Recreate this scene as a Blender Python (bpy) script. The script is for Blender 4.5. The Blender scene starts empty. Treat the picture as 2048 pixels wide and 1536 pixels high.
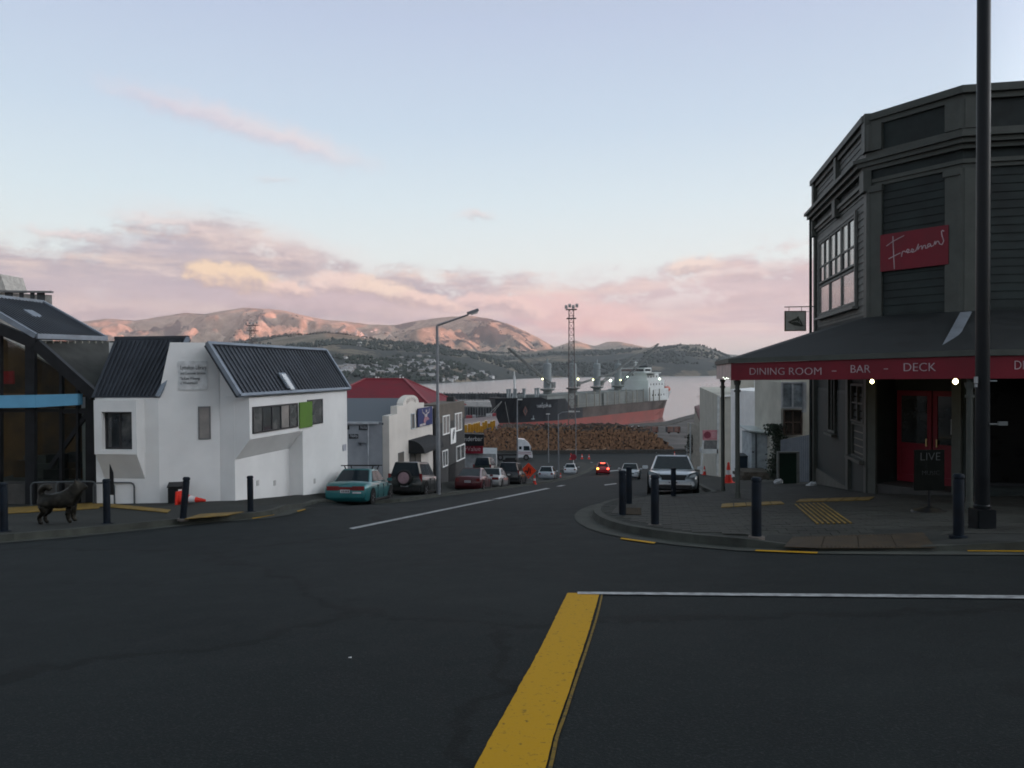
import bpy, bmesh, math, random
import numpy as np
from mathutils import Vector, Matrix, noise
random.seed(7)
R = math.radians
scn = bpy.context.scene
C = scn.collection

# ---------------------------------------------------------------- camera
F = 1550.0                       # focal length in pixels of the 2048 wide photograph
CAMZ = 1.6
ROLL = R(0.4)
PITCH = R(-1.0)
cam_d = bpy.data.cameras.new('camera'); cam = bpy.data.objects.new('camera', cam_d); C.objects.link(cam)
cam_d.sensor_width = 36; cam_d.lens = F/2048*36
cam_d.clip_start = .1; cam_d.clip_end = 60000
cam.location = (0, 0, CAMZ)
CR = Matrix.Rotation(R(90)+PITCH, 3, 'X') @ Matrix.Rotation(-ROLL, 3, 'Z')
cam.rotation_euler = CR.to_euler()
scn.camera = cam

# ---------------------------------------------------------------- colour management
scn.view_settings.view_transform = 'Standard'; scn.view_settings.look = 'None'
scn.view_settings.exposure = 1.0; scn.view_settings.gamma = 1.0
scn.render.engine = 'CYCLES'
scn.cycles.max_bounces = 6; scn.cycles.diffuse_bounces = 3; scn.cycles.glossy_bounces = 3
scn.cycles.transparent_max_bounces = 6; scn.cycles.volume_bounces = 0
scn.cycles.use_denoising = True
scn.cycles.pixel_filter_type = 'BLACKMAN_HARRIS'; scn.cycles.filter_width = 1.8

SUN_EL = R(4.2); SUN_AZ = R(104)          # azimuth clockwise from the view direction (+Y)

# ---------------------------------------------------------------- node arithmetic
class NG:
    def __init__(s, nt): s.nt = nt
    def node(s, t, **k):
        n = s.nt.nodes.new(t)
        for a, v in k.items(): setattr(n, a, v)
        return n
    def m(s, op, *a, clamp=False):
        n = s.node('ShaderNodeMath', operation=op, use_clamp=clamp)
        for i, v in enumerate(a):
            if isinstance(v, V): s.nt.links.new(v.o, n.inputs[i])
            else: n.inputs[i].default_value = v
        return V(s, n.outputs[0])
    def sm(s, x, lo, hi):                  # smoothstep
        n = s.node('ShaderNodeMapRange', interpolation_type='SMOOTHSTEP')
        s.put(n.inputs[0], x); s.put(n.inputs[1], lo); s.put(n.inputs[2], hi)
        return V(s, n.outputs[0])
    def put(s, inp, v):
        if isinstance(v, V): s.nt.links.new(v.o, inp)
        elif isinstance(v, (tuple, list)) and len(v) == 3 and inp.type == 'RGBA': inp.default_value = (*v, 1)
        else: inp.default_value = v
    def xyz(s, x, y, z):
        n = s.node('ShaderNodeCombineXYZ')
        for i, v in enumerate((x, y, z)): s.put(n.inputs[i], v)
        return V(s, n.outputs[0])
    def noise(s, vec, scale, detail=4, rough=.5, dist=0):
        n = s.node('ShaderNodeTexNoise')
        if vec is not None: s.put(n.inputs['Vector'], vec)
        n.inputs['Scale'].default_value = scale; n.inputs['Detail'].default_value = detail
        n.inputs['Roughness'].default_value = rough; n.inputs['Distortion'].default_value = dist
        return V(s, n.outputs[0])
    def mix(s, f, a, b, mode='MIX'):
        n = s.node('ShaderNodeMix', data_type='RGBA', blend_type=mode)
        s.put(n.inputs[0], f); s.put(n.inputs[6], a); s.put(n.inputs[7], b)
        return V(s, n.outputs[2])
    def curve(s, x, pts):                  # piecewise linear lookup
        r = s.node('ShaderNodeValToRGB'); lo = pts[0][0]; hi = pts[-1][0]
        vlo = min(p[1] for p in pts); vhi = max(p[1] for p in pts)
        e = r.color_ramp.elements
        while len(e) < len(pts): e.new(.5)
        for i, (a, v) in enumerate(pts):
            e[i].position = (a-lo)/(hi-lo)
        for i, (a, v) in enumerate(pts):
            g = (v-vlo)/(vhi-vlo); e[i].color = (g, g, g, 1)
        s.put(r.inputs[0], (x-lo)*(1/(hi-lo)))
        t = V(s, r.outputs[0])
        return t*(vhi-vlo)+vlo
    def ramp(s, x, pts):
        r = s.node('ShaderNodeValToRGB'); e = r.color_ramp.elements
        while len(e) < len(pts): e.new(.5)
        for i, (a, v) in enumerate(pts): e[i].position = a; e[i].color = (*v, 1)
        s.put(r.inputs[0], x)
        return V(s, r.outputs[0])
class V:
    def __init__(s, g, o): s.g = g; s.o = o
    def __add__(s, b): return s.g.m('ADD', s, b)
    def __radd__(s, b): return s.g.m('ADD', s, b)
    def __sub__(s, b): return s.g.m('SUBTRACT', s, b)
    def __rsub__(s, b): return s.g.m('SUBTRACT', b, s)
    def __mul__(s, b): return s.g.m('MULTIPLY', s, b)
    def __rmul__(s, b): return s.g.m('MULTIPLY', s, b)
    def __truediv__(s, b): return s.g.m('DIVIDE', s, b)

def lin(r, g, b):
    f = lambda c: ((c/255+.055)/1.055)**2.4 if c > 10 else c/255/12.92
    return (f(r), f(g), f(b))

# ---------------------------------------------------------------- sky
world = bpy.data.worlds.new('World'); scn.world = world; world.use_nodes = True
nt = world.node_tree; nt.nodes.clear(); g = NG(nt)
out = g.node('ShaderNodeOutputWorld')
tc = g.node('ShaderNodeTexCoord'); sp = g.node('ShaderNodeSeparateXYZ')
nt.links.new(tc.outputs['Generated'], sp.inputs[0])
dx, dy, dz = (V(g, sp.outputs[i]) for i in range(3))
a_ = g.m('ARCTAN2', dx, dy)*1550.0                      # azimuth, 1550 units to the radian
e_ = g.m('ARCSINE', dz)*1550.0                          # elevation, same units
def AE(px, py):                                         # photograph pixel -> (azimuth, elevation) in those units
    t = (px-1024)/F; a = math.atan(t)
    yh = 741-(px-1024)*math.tan(ROLL)
    return a*1550, math.atan((yh-py)/F*math.cos(a))*1550
sky = g.node('ShaderNodeTexSky', sky_type='NISHITA'); sky.sun_disc = False
sky.sun_elevation = SUN_EL; sky.sun_rotation = SUN_AZ
sky.air_density = 1.0; sky.dust_density = 1.0; sky.ozone_density = 1.5
nish = V(g, sky.outputs[0])
el = g.m('MAXIMUM', e_, 0.0)
clear = g.ramp(el*(1/1550.0), [(0, lin(250, 226, 218)), (.03, lin(255, 242, 230)), (.075, lin(255, 254, 250)), (.14, lin(242, 255, 255)), (.21, lin(228, 247, 255)),
                               (.30, lin(210, 231, 249)), (.42, lin(196, 213, 239)), (.55, lin(182, 196, 214)), (.75, lin(160, 176, 186)), (1, lin(140, 158, 164))])
SK = .10
nsc = g.mix(1.0, nish, (SK, SK, SK), 'MULTIPLY')
base = g.mix(.90, nsc, clear)
# clouds: a bank over the far hills, puffs catching the low sun, a long wisp above
vec = g.xyz(a_*(1/400.0), e_*(1/170.0), a_*0.0+3.0)
w1 = g.noise(vec, 2.2, 8, .6)-.5
w2 = g.noise(g.xyz(a_*(1/300.0), e_*(1/200.0), a_*0.0+9.0), 3.0, 9, .62)-.5
w3 = g.noise(g.xyz(a_*(1/90.0), e_*(1/62.0), a_*0.0+5.0), 2.0, 8, .62)-.5
w4 = g.noise(g.xyz(a_*(1/34.0), e_*(1/26.0), a_*0.0+7.0), 2.0, 5, .6)-.5
aw = a_+w2*80.0+w3*44.0+w4*8.0; ew = e_+w1*44.0+w3*40.0+w4*9.0
def blob(px, py, rx, ry, rot=0, soft=.6, warp=1.0):
    ca, ce = AE(px, py); c, s_ = math.cos(R(rot)), math.sin(R(rot))
    X = aw-ca; Y = ew-ce
    u = (X*c+Y*s_)*(1/rx); v = (Y*c-X*s_)*(1/ry)
    d = g.m('SQRT', u*u+v*v)
    return g.sm(d, 1.0+soft*.5, 1.0-soft), v
top = g.curve(a_, [(-5000, 160), (-1100, 190)] + [(AE(px, 741)[0], 741-py) for px, py in
      [(0, 512), (150, 522), (300, 470), (380, 440), (500, 458), (620, 490), (760, 535), (860, 552), (1100, 562), (1300, 560), (1400, 538), (1600, 520)]] + [(1100, 200), (5000, 150)])
dens = g.sm(top-e_+w1*190.0+w3*80.0+w4*18.0, -16.0, 30.0)
gap = g.sm(e_, 85.0, 45.0)*g.sm(a_, 20.0, 260.0)       # paler gap above the right hand hills
streak = g.sm(g.noise(g.xyz(a_*(1/260.0), e_*(1/16.0), a_*0.0+2.0), 2.0, 5, .55), .5, .64)
holes = g.sm(w2+w1*.7+w3*.3, .05, .2)*g.sm(e_, 100.0, 150.0)*.85
dens = dens*(1.0-holes)*(1.0-gap*.7)*(1.0-streak*.35*g.sm(e_, 170.0, 60.0))
tone = g.noise(g.xyz(a_*(1/420.0), e_*(1/70.0), a_*0.0+1.0), 2.0, 8, .62)+w3*.25
grey = g.ramp(tone, [(.36, lin(150, 153, 170)), (.49, lin(186, 178, 185)), (.6, lin(228, 210, 202)), (.7, lin(250, 230, 214))])
warm = g.sm(a_+w2*200.0, -420.0, 250.0)
grey = g.mix(warm*.45, grey, lin(232, 205, 205))
low = g.sm(e_, 70.0, 20.0)
grey = g.mix(low*.4, grey, lin(224, 208, 208))
col = g.mix(dens*.95, base, grey)
peach = lin(255, 226, 192); pink = lin(244, 210, 205)
def puff(px, py, rx, ry, rot, strength, light, soft=.6, dark=(188, 172, 176)):
    global col
    m_, v = blob(px, py, rx, ry, rot, soft)
    lit = g.sm(v+w3*1.3+w4*.8, -1.0, .35)
    cc = g.mix(lit, lin(*dark), light)
    col = g.mix(m_*strength, col, cc)
puff(520, 492, 210, 40, -12, .6, lin(239, 221, 216), .9)
puff(330, 505, 120, 26, 0, .5, lin(201, 196, 207), .9)
puff(640, 606, 340, 34, -4, .85, lin(210, 191, 197), .9)
puff(200, 590, 330, 50, 0, .75, lin(200, 190, 198), .9)
puff(110, 620, 200, 16, 0, .6, lin(235, 216, 212), .9)
puff(1170, 634, 180, 44, -9, .9, lin(243, 207, 202), .35, (206, 166, 172))
puff(1230, 655, 150, 18, -4, .7, lin(252, 214, 201), .8, (226, 176, 172))
puff(1430, 590, 200, 34, 0, .5, lin(226, 207, 208), .8)
puff(420, 545, 46, 26, -4, .98, peach, .35)
puff(490, 558, 74, 30, -8, .98, peach, .35)
puff(585, 578, 52, 20, -8, .95, lin(252, 222, 207), .35)
puff(690, 572, 66, 26, -10, .9, lin(252, 226, 214), .35)
puff(780, 588, 80, 26, -14, .98, lin(255, 230, 210), .35)
puff(870, 604, 80, 20, -12, .95, lin(252, 222, 208), .35)
puff(960, 604, 48, 20, -8, .9, lin(247, 216, 208), .35)
puff(1040, 614, 70, 20, -14, .95, lin(249, 216, 207), .35)
puff(1390, 530, 54, 18, 2, .85, lin(252, 229, 215), .4)
puff(1500, 545, 90, 14, 2, .6, lin(239, 221, 216), .6)
puff(150, 468, 70, 10, -4, .6, lin(242, 222, 219), .8)
puff(330, 448, 90, 9, -6, .5, lin(244, 226, 222), .9)
puff(955, 432, 34, 11, 0, .55, lin(243, 225, 222), .9)
puff(340, 212, 100, 16, -14, .6, lin(233, 219, 225), 1.2, (206, 194, 210))
puff(450, 240, 110, 20, -17, .6, lin(235, 221, 225), 1.2, (206, 194, 208))
puff(600, 286, 130, 24, -14, .75, lin(240, 225, 225), 1.2, (212, 198, 210))
puff(550, 366, 40, 7, 0, .35, lin(239, 225, 225), 1.0)
# western sky towards the low sun, boosted mostly out of view to light the walls
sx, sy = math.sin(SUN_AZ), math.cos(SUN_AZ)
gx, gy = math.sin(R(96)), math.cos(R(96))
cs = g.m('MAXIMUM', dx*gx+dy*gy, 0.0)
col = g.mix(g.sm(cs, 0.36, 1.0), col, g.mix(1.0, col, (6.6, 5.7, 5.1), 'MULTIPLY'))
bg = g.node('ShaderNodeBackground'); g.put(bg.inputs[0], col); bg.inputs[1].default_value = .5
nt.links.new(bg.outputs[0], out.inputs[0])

# ---------------------------------------------------------------- sun, low in the west behind the right hand ridge
sd = bpy.data.lights.new('sun', 'SUN'); so = bpy.data.objects.new('sun', sd); C.objects.link(so)
sd.energy = 5.0; sd.angle = R(.5); sd.color = (1.0, .34, .23)
sdir = Vector((math.sin(SUN_AZ)*math.cos(SUN_EL), math.cos(SUN_AZ)*math.cos(SUN_EL), math.sin(SUN_EL)))
so.rotation_euler = sdir.to_track_quat('Z', 'Y').to_euler(); so.location = sdir*100

# ---------------------------------------------------------------- projection helpers (photograph pixel -> place)
def ray(px, py):
    d = CR @ Vector(((px-1024)/F, -(py-768)/F, -1)); return d/d.y
def W(px, py, Y):
    d = ray(px, py); return Vector((d.x*Y, Y, CAMZ+d.z*Y))
_gp = [(-80, 7.6), (-20, 2.0), (0, .05), (10, -.93), (20, -1.95), (30, -3.1), (40, -4.35), (50, -5.65), (70, -8.15), (90, -10.4), (110, -12.3),
       (140, -14.6), (160, -15.6), (180, -16.0), (200, -17.5), (240, -21.3), (300, -21.5), (99999, -21.5)]
def _zs(y):
    for (a, za), (b, zb) in zip(_gp, _gp[1:]):
        if y <= b: return za+(zb-za)*(y-a)/(b-a)
    return -21.5
def G(x, y):                                            # height of the ground
    z = sum(_zs(y+d) for d in (-3, -1.5, 0, 1.5, 3))/5
    s = (x+8.3)*.9823-(y-24.41)*.1874                    # metres out from the left hand building line
    if y > 21 and y < 150:                               # the roadway falls away from the footpaths, more so on the left
        cl = lambda v: max(0.0, min(1.0, v))
        k = (1+cl((y-30)/50)*.8)*cl((150-y)/40)
        z -= cl((y-21)/8)*(.10*cl((150-y)/40)+.02*max(0, min(14, 14-s))*k)*cl(s)*cl((17.5-s)/3)
    return z+.0145*max(-15, min(15, x))*(1 if y < 30 else max(0, 1-(y-30)/60))
def GP(px, py, h=0.0):                                  # where a pixel's ray meets the ground
    d = ray(px, py); Y = 2.0
    while Y < 400:
        if CAMZ+d.z*Y < G(d.x*Y, Y)+h: break
        Y += .25
    lo, hi = Y-.25, Y
    for _ in range(18):
        m_ = (lo+hi)/2
        if CAMZ+d.z*m_ < G(d.x*m_, m_)+h: hi = m_
        else: lo = m_
    return Vector((d.x*hi, hi, G(d.x*hi, hi)+h))
TH = R(10.8)
U = Vector((math.sin(TH), math.cos(TH), 0)); VR = Vector((math.cos(TH), -math.sin(TH), 0)); VL = -VR
UROT = R(90)-TH                                         # local x runs down the street, local y to its left

# ---------------------------------------------------------------- materials
_m = {}
def mat(name, col, rough=.6, metal=0.0, var=.12, scale=3.0, bump=0.0, bscale=20.0, spec=.28, coat=0.0, col2=None, emit=None, estr=0.0, bounds=(.35, .65), detail=5):
    if name in _m: return _m[name]
    m = bpy.data.materials.new(name); m.use_nodes = True; nt = m.node_tree
    b = nt.nodes['Principled BSDF']; g = NG(nt)
    tc = g.node('ShaderNodeTexCoord'); o = V(g, tc.outputs['Object'])
    n = g.noise(o, scale, detail, .6)
    c2 = col2 or tuple(c*(1-var*2) for c in col); c1 = col if col2 else tuple(min(1, c*(1+var)) for c in col)
    g.put(b.inputs['Base Color'], g.ramp(n, [(bounds[0], c2), (bounds[1], c1)]))
    b.inputs['Metallic'].default_value = metal
    g.put(b.inputs['Roughness'], g.m('ADD', (n-.5)*.25, rough, clamp=True))
    b.inputs['Specular IOR Level'].default_value = spec
    b.inputs['Coat Weight'].default_value = coat; b.inputs['Coat Roughness'].default_value = .08
    if emit: b.inputs['Emission Color'].default_value = (*emit, 1); b.inputs['Emission Strength'].default_value = estr
    if bump:
        bn = g.node('ShaderNodeBump'); bn.inputs['Strength'].default_value = bump; bn.inputs['Distance'].default_value = .02
        g.put(bn.inputs['Height'], g.noise(o, bscale, 4, .6)); nt.links.new(bn.outputs[0], b.inputs['Normal'])
    _m[name] = m; return m
def glass(name, tint=(.02, .025, .03), rough=.06, col2=None, scale=1.5):
    return mat(name, tint, rough, 0, .3, scale, spec=.9, coat=.5, col2=col2)

# ---------------------------------------------------------------- mesh builder
class MB:
    def __init__(s): s.v = []; s.f = []; s.mi = []; s.k = 0
    def face(s, pts):
        i = len(s.v); s.v += [tuple(p) for p in pts]; s.f.append(tuple(range(i, i+len(pts)))); s.mi.append(s.k); return s
    def mesh(s, vs, fs):
        i = len(s.v); s.v += [tuple(p) for p in vs]
        for f in fs: s.f.append(tuple(i+a for a in f)); s.mi.append(s.k)
        return s
    def box(s, x0, x1, y0, y1, z0, z1):
        vs = [(x, y, z) for z in (z0, z1) for y in (y0, y1) for x in (x0, x1)]
        return s.mesh(vs, [(0, 2, 3, 1), (4, 5, 7, 6), (0, 1, 5, 4), (2, 6, 7, 3), (0, 4, 6, 2), (1, 3, 7, 5)])
    def obox(s, c, ax, ay, az):                        # box from centre and three half axes
        c, ax, ay, az = Vector(c), Vector(ax), Vector(ay), Vector(az)
        vs = [c+ax*i+ay*j+az*k for k in (-1, 1) for j in (-1, 1) for i in (-1, 1)]
        return s.mesh(vs, [(0, 2, 3, 1), (4, 5, 7, 6), (0, 1, 5, 4), (2, 6, 7, 3), (0, 4, 6, 2), (1, 3, 7, 5)])
    def bar(s, p, q, w, h, up=(0, 0, 1)):
        p, q = Vector(p), Vector(q); d = q-p; L = d.length; d.normalize()
        sd = d.cross(Vector(up));
        if sd.length < 1e-4: sd = d.cross(Vector((1, 0, 0)))
        sd.normalize(); u = sd.cross(d)
        return s.obox((p+q)/2, d*(L/2), sd*(w/2), u*(h/2))
    def prism(s, pts, ext):                            # closed polygon extruded by a vector
        n = len(pts); e = Vector(ext); a = [Vector(p) for p in pts]
        vs = a+[p+e for p in a]
        return s.mesh(vs, [tuple(range(n))[::-1], tuple(range(n, 2*n))]+[(i, (i+1) % n, n+(i+1) % n, n+i) for i in range(n)])
    def tube(s, p, q, r0, r1=None, n=10, caps=True):
        p, q = Vector(p), Vector(q); r1 = r0 if r1 is None else r1
        d = (q-p).normalized(); a = d.orthogonal().normalized(); b = d.cross(a)
        vs = []
        for c, r in ((p, r0), (q, r1)):
            for i in range(n):
                t = 2*math.pi*i/n; vs.append(c+a*(r*math.cos(t))+b*(r*math.sin(t)))
        fs = [(i, (i+1) % n, n+(i+1) % n, n+i) for i in range(n)]
        if caps: fs += [tuple(range(n))[::-1], tuple(range(n, 2*n))]
        return s.mesh(vs, fs)
    def path(s, pts, r, n=8):
        for a, b in zip(pts, pts[1:]): s.tube(a, b, r, r, n)
        return s
    def lathe(s, prof, c=(0, 0, 0), n=16, axis='z'):   # prof: (radius, height)
        vs = []; c = Vector(c)
        for r, h in prof:
            for i in range(n):
                t = 2*math.pi*i/n; x, y = r*math.cos(t), r*math.sin(t)
                vs.append(c+(Vector((x, y, h)) if axis == 'z' else Vector((x, h, y))))
        fs = []
        for k in range(len(prof)-1):
            for i in range(n):
                j = (i+1) % n; fs.append((k*n+i, k*n+j, (k+1)*n+j, (k+1)*n+i))
        fs += [tuple(range(n))[::-1], tuple((len(prof)-1)*n+i for i in range(n))]
        return s.mesh(vs, fs)
    def grid(s, P, nu, nv):                            # P(i, j) -> point
        vs = [P(i, j) for j in range(nv+1) for i in range(nu+1)]
        fs = [(j*(nu+1)+i, j*(nu+1)+i+1, (j+1)*(nu+1)+i+1, (j+1)*(nu+1)+i) for j in range(nv) for i in range(nu)]
        return s.mesh(vs, fs)
    def build(s, name, mats, parent=None, world=False, smooth=False, bevel=0.0):
        me = bpy.data.meshes.new(name); vs = s.v
        if world and parent is not None:
            Mi = parent_mat(parent).inverted(); vs = [tuple(Mi @ Vector(v)) for v in vs]
        me.from_pydata(vs, [], s.f)
        for m in (mats if isinstance(mats, (list, tuple)) else [mats]): me.materials.append(m)
        me.polygons.foreach_set('material_index', s.mi)
        if smooth: me.polygons.foreach_set('use_smooth', [True]*len(s.f))
        me.update()
        if smooth or bevel:
            bm = bmesh.new(); bm.from_mesh(me)
            if smooth: bmesh.ops.remove_doubles(bm, verts=bm.verts, dist=1e-4)
            bmesh.ops.recalc_face_normals(bm, faces=bm.faces)
            if bevel: bmesh.ops.bevel(bm, geom=bm.edges[:], offset=bevel, segments=2, affect='EDGES', clamp_overlap=True)
            bm.to_mesh(me); bm.free()
            if smooth:
                try: me.set_sharp_from_angle(angle=R(38))
                except Exception: pass
        o = bpy.data.objects.new(name, me); C.objects.link(o)
        if parent is not None: o.parent = parent
        return o
_pm = {}
def parent_mat(p):
    M = Matrix.Translation(p.location) @ p.rotation_euler.to_matrix().to_4x4()
    if p.parent is not None: M = parent_mat(p.parent) @ M
    return M
def tag(o, label=None, cat=None, group=None, kind=None):
    if label: o['label'] = label
    if cat: o['category'] = cat
    if group: o['group'] = group
    if kind: o['kind'] = kind
    return o
def thing(name, label, cat, loc=(0, 0, 0), rz=0.0, group=None, rot=None):
    o = bpy.data.objects.new(name, None); C.objects.link(o); o.location = loc
    o.rotation_euler = rot or (0, 0, rz); o.empty_display_size = .2
    return tag(o, label, cat, group)
def kids(o): return [c for c in bpy.data.objects if c.parent == o]
def copy_tree(o, parent=None, ch=None):
    c = o.copy(); C.objects.link(c); c.parent = parent
    for k in kids(o): copy_tree(k, c)
    return c
def text_mesh(name, body, size, material, parent, M, extrude=.004, offset=0.0, align='LEFT', spacing=1.0, world=False, sx=1.0):
    cu = bpy.data.curves.new(name, 'FONT'); cu.body = body; cu.size = size; cu.extrude = extrude; cu.offset = offset
    cu.align_x = align; cu.space_character = spacing; cu.resolution_u = 3
    t = bpy.data.objects.new(name, cu); C.objects.link(t)
    dg = bpy.context.evaluated_depsgraph_get(); dg.update()
    me = bpy.data.meshes.new_from_object(t.evaluated_get(dg)); me.name = name
    bpy.data.objects.remove(t); bpy.data.curves.remove(cu)
    me.transform(Matrix.Diagonal((sx, 1, 1, 1)))
    me.transform(M)
    if world and parent is not None: me.transform(parent_mat(parent).inverted())
    me.materials.clear(); me.materials.append(material)
    o = bpy.data.objects.new(name, me); C.objects.link(o); o.parent = parent
    return o
def frame(o, x, z):                                     # matrix with x along x, y along z (text up), normal x cross z
    x = Vector(x).normalized(); z = Vector(z).normalized(); n = x.cross(z)
    M = Matrix((x, z, n)).transposed().to_4x4(); M.translation = Vector(o); return M
# ================================================================ land and water
# --- road and town ground
asph = mat('asphalt', (.043, .047, .052), .82, 0, .22, .8, bump=.35, bscale=180, spec=.35)
def asphalt():
    m = bpy.data.materials.new('road_asphalt'); m.use_nodes = True; nt = m.node_tree; g = NG(nt); b = nt.nodes['Principled BSDF']
    o = V(g, g.node('ShaderNodeTexCoord').outputs['Object'])
    big = g.noise(o, .22, 5, .6); fine = g.noise(o, 60, 3, .7); mid = g.noise(o, 2.2, 6, .65)
    c = g.ramp(big*.55+mid*.45, [(.36, (.006, .0085, .0092)), (.5, (.0092, .0125, .0132)), (.63, (.0145, .0185, .019))])
    c = g.mix(g.sm(fine, .5, .7)*.6, c, (.036, .040, .040))
    c = g.mix(g.sm(g.noise(o, .9, 8, .7, 1.2), .60, .63)*.35, c, (.006, .007, .007))
    seam = g.node('ShaderNodeTexVoronoi', feature='DISTANCE_TO_EDGE'); seam.inputs['Scale'].default_value = .16
    g.put(seam.inputs['Vector'], g.mix(.35, o, g.xyz(big*9.0, mid*2.0, 0.0)))
    c = g.mix(g.sm(V(g, seam.outputs['Distance']), .010, .004)*.55, c, (.004, .005, .005))
    g.put(b.inputs['Base Color'], c)
    g.put(b.inputs['Roughness'], .62+mid*.3)
    b.inputs['Specular IOR Level'].default_value = .10
    bn = g.node('ShaderNodeBump'); bn.inputs['Strength'].default_value = .5; bn.inputs['Distance'].default_value = .01
    g.put(bn.inputs['Height'], fine+mid*.6); nt.links.new(bn.outputs[0], b.inputs['Normal'])
    return m
roadm = asphalt()
mb = MB(); ys = [-60+2.0*i for i in range(0, 116)]
mb.grid(lambda i, j: (-60+1.5*i, ys[j], G(-60+1.5*i, ys[j])), 80, len(ys)-1)
tag(mb.build('road', roadm), kind='structure', label='dark grey asphalt intersection and street running downhill')
earth = mat('yard_ground', (.10, .09, .085), .9, 0, .3, .05, bump=.2, bscale=3, detail=8)
def shoreY(px):
    t = [(-3000, 330), (900, 318), (985, 292), (1100, 300), (1330, 345), (1430, 447), (1600, 520), (4000, 900)]
    for (a, ya), (b, yb) in zip(t, t[1:]):
        if px <= b: return ya+(yb-ya)*(px-a)/(b-a)
    return 900
mb = MB(); xs = [-420+10*i for i in range(0, 100)]; ys2 = [-60+6.0*i for i in range(0, 100)]
def gz(x, y):
    z = G(x, y)-.06-(.9 if -62 < x < 62 and y < 168 else 0)
    px = 1024+F*x/max(y, 5)
    if y > 200 and y > shoreY(px): z = -30
    return (x, y, z)
mb.grid(lambda i, j: gz(xs[i], ys2[j]), len(xs)-1, len(ys2)-1)
tag(mb.build('ground', earth), kind='structure', label='port yard and town ground sloping to the harbour')
# quay edge follows the shore
conc = mat('concrete', (.24, .24, .235), .85, 0, .15, 1.2, bump=.2, bscale=40)
qw = mat('quay_face', (.08, .075, .07), .9, 0, .3, .3)
mb = MB(); pts = []
for px in range(700, 1900, 20):
    Y = shoreY(px)-9; pts.append(((px-1024)/F*Y, Y))
for (x0, y0), (x1, y1) in zip(pts, pts[1:]):
    mb.prism([(x0, y0, -27), (x1, y1, -27), (x1, y1, -21.2), (x0, y0, -21.2)], (0, -14, 0))
tag(mb.build('quay', qw), kind='structure', label='dark wharf edge along the harbour')

# --- water
def water():
    m = bpy.data.materials.new('harbour_water'); m.use_nodes = True; nt = m.node_tree; g = NG(nt); b = nt.nodes['Principled BSDF']
    o = V(g, g.node('ShaderNodeTexCoord').outputs['Object'])
    b.inputs['Base Color'].default_value = (.19, .165, .155, 1); b.inputs['Roughness'].default_value = .2; b.inputs['IOR'].default_value = 1.9
    bn = g.node('ShaderNodeBump'); bn.inputs['Strength'].default_value = .3; bn.inputs['Distance'].default_value = .5
    g.put(bn.inputs['Height'], g.noise(o, .35, 5, .6)+g.noise(o, .03, 3, .5)*2.0); nt.links.new(bn.outputs[0], b.inputs['Normal'])
    return m
mb = MB(); mb.face([(-14000, 150, -24.4), (14000, 150, -24.4), (14000, 15000, -24.4), (-14000, 15000, -24.4)])
tag(mb.build('water', water()), kind='structure', label='pale pink calm harbour water')

# --- far hills, one height field: near peninsula, middle land, back range
def interp(t, x):
    if x <= t[0][0]: return t[0][1]
    for (a, va), (b, vb) in zip(t, t[1:]):
        if x <= b:
            s = (x-a)/(b-a); return va+(vb-va)*s
    return t[-1][1]
def lay(sil, D, sh):
    H = []
    for px, py in sil:
        d = ray(px, py); t = 1024+F*d.x; H.append((t, CAMZ+d.z*interp(D, px)+24.4))
    return H, D, sh
L1 = lay([(-900, 660), (-200, 690), (100, 700), (400, 694), (560, 672), (650, 666), (700, 671), (760, 681), (820, 686), (880, 692), (940, 704), (1000, 722), (1040, 736), (1075, 752), (1120, 768)],
         [(-900, 4200), (400, 3900), (700, 3300), (1075, 2700)], [(-900, 1900), (400, 1700), (700, 1500), (870, 1640), (930, 1820), (1000, 2150), (1080, 2600)])
L2 = lay([(-900, 700), (700, 700), (900, 700), (1000, 706), (1060, 704), (1110, 697), (1200, 699), (1270, 698), (1320, 693), (1360, 688), (1400, 691), (1430, 700), (1455, 712), (1480, 721), (1560, 716), (1700, 690), (2400, 670)],
         [(-900, 5200), (1100, 4700), (1300, 4300), (1500, 4400)], [(-900, 3400), (900, 3100), (1050, 2750), (1250, 2850), (1430, 3000), (1600, 3300)])
L3 = lay([(-900, 600), (-200, 625), (60, 655), (150, 645), (210, 637), (270, 641), (330, 632), (370, 625), (410, 628), (450, 620), (490, 615), (530, 617), (570, 621), (610, 631), (650, 639), (700, 643), (740, 649), (790, 650),
          (830, 642), (870, 636), (900, 633), (940, 631), (980, 637), (1020, 649), (1050, 662), (1080, 677), (1110, 694), (1130, 687), (1150, 680), (1170, 687), (1190, 692), (1215, 683), (1240, 683), (1262, 688), (1290, 694), (1350, 700), (1500, 712), (2400, 700)],
         [(-900, 9000), (300, 8400), (700, 8000), (1080, 7000), (1150, 8200), (1500, 8200)], [(-900, 4800), (600, 4800), (900, 4900), (1100, 5200), (1500, 5400)])
def fbm(x, y, o, s): return noise.fractal(Vector((x*s, y*s, 1.7)), 1.0, 2.0, o)
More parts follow.
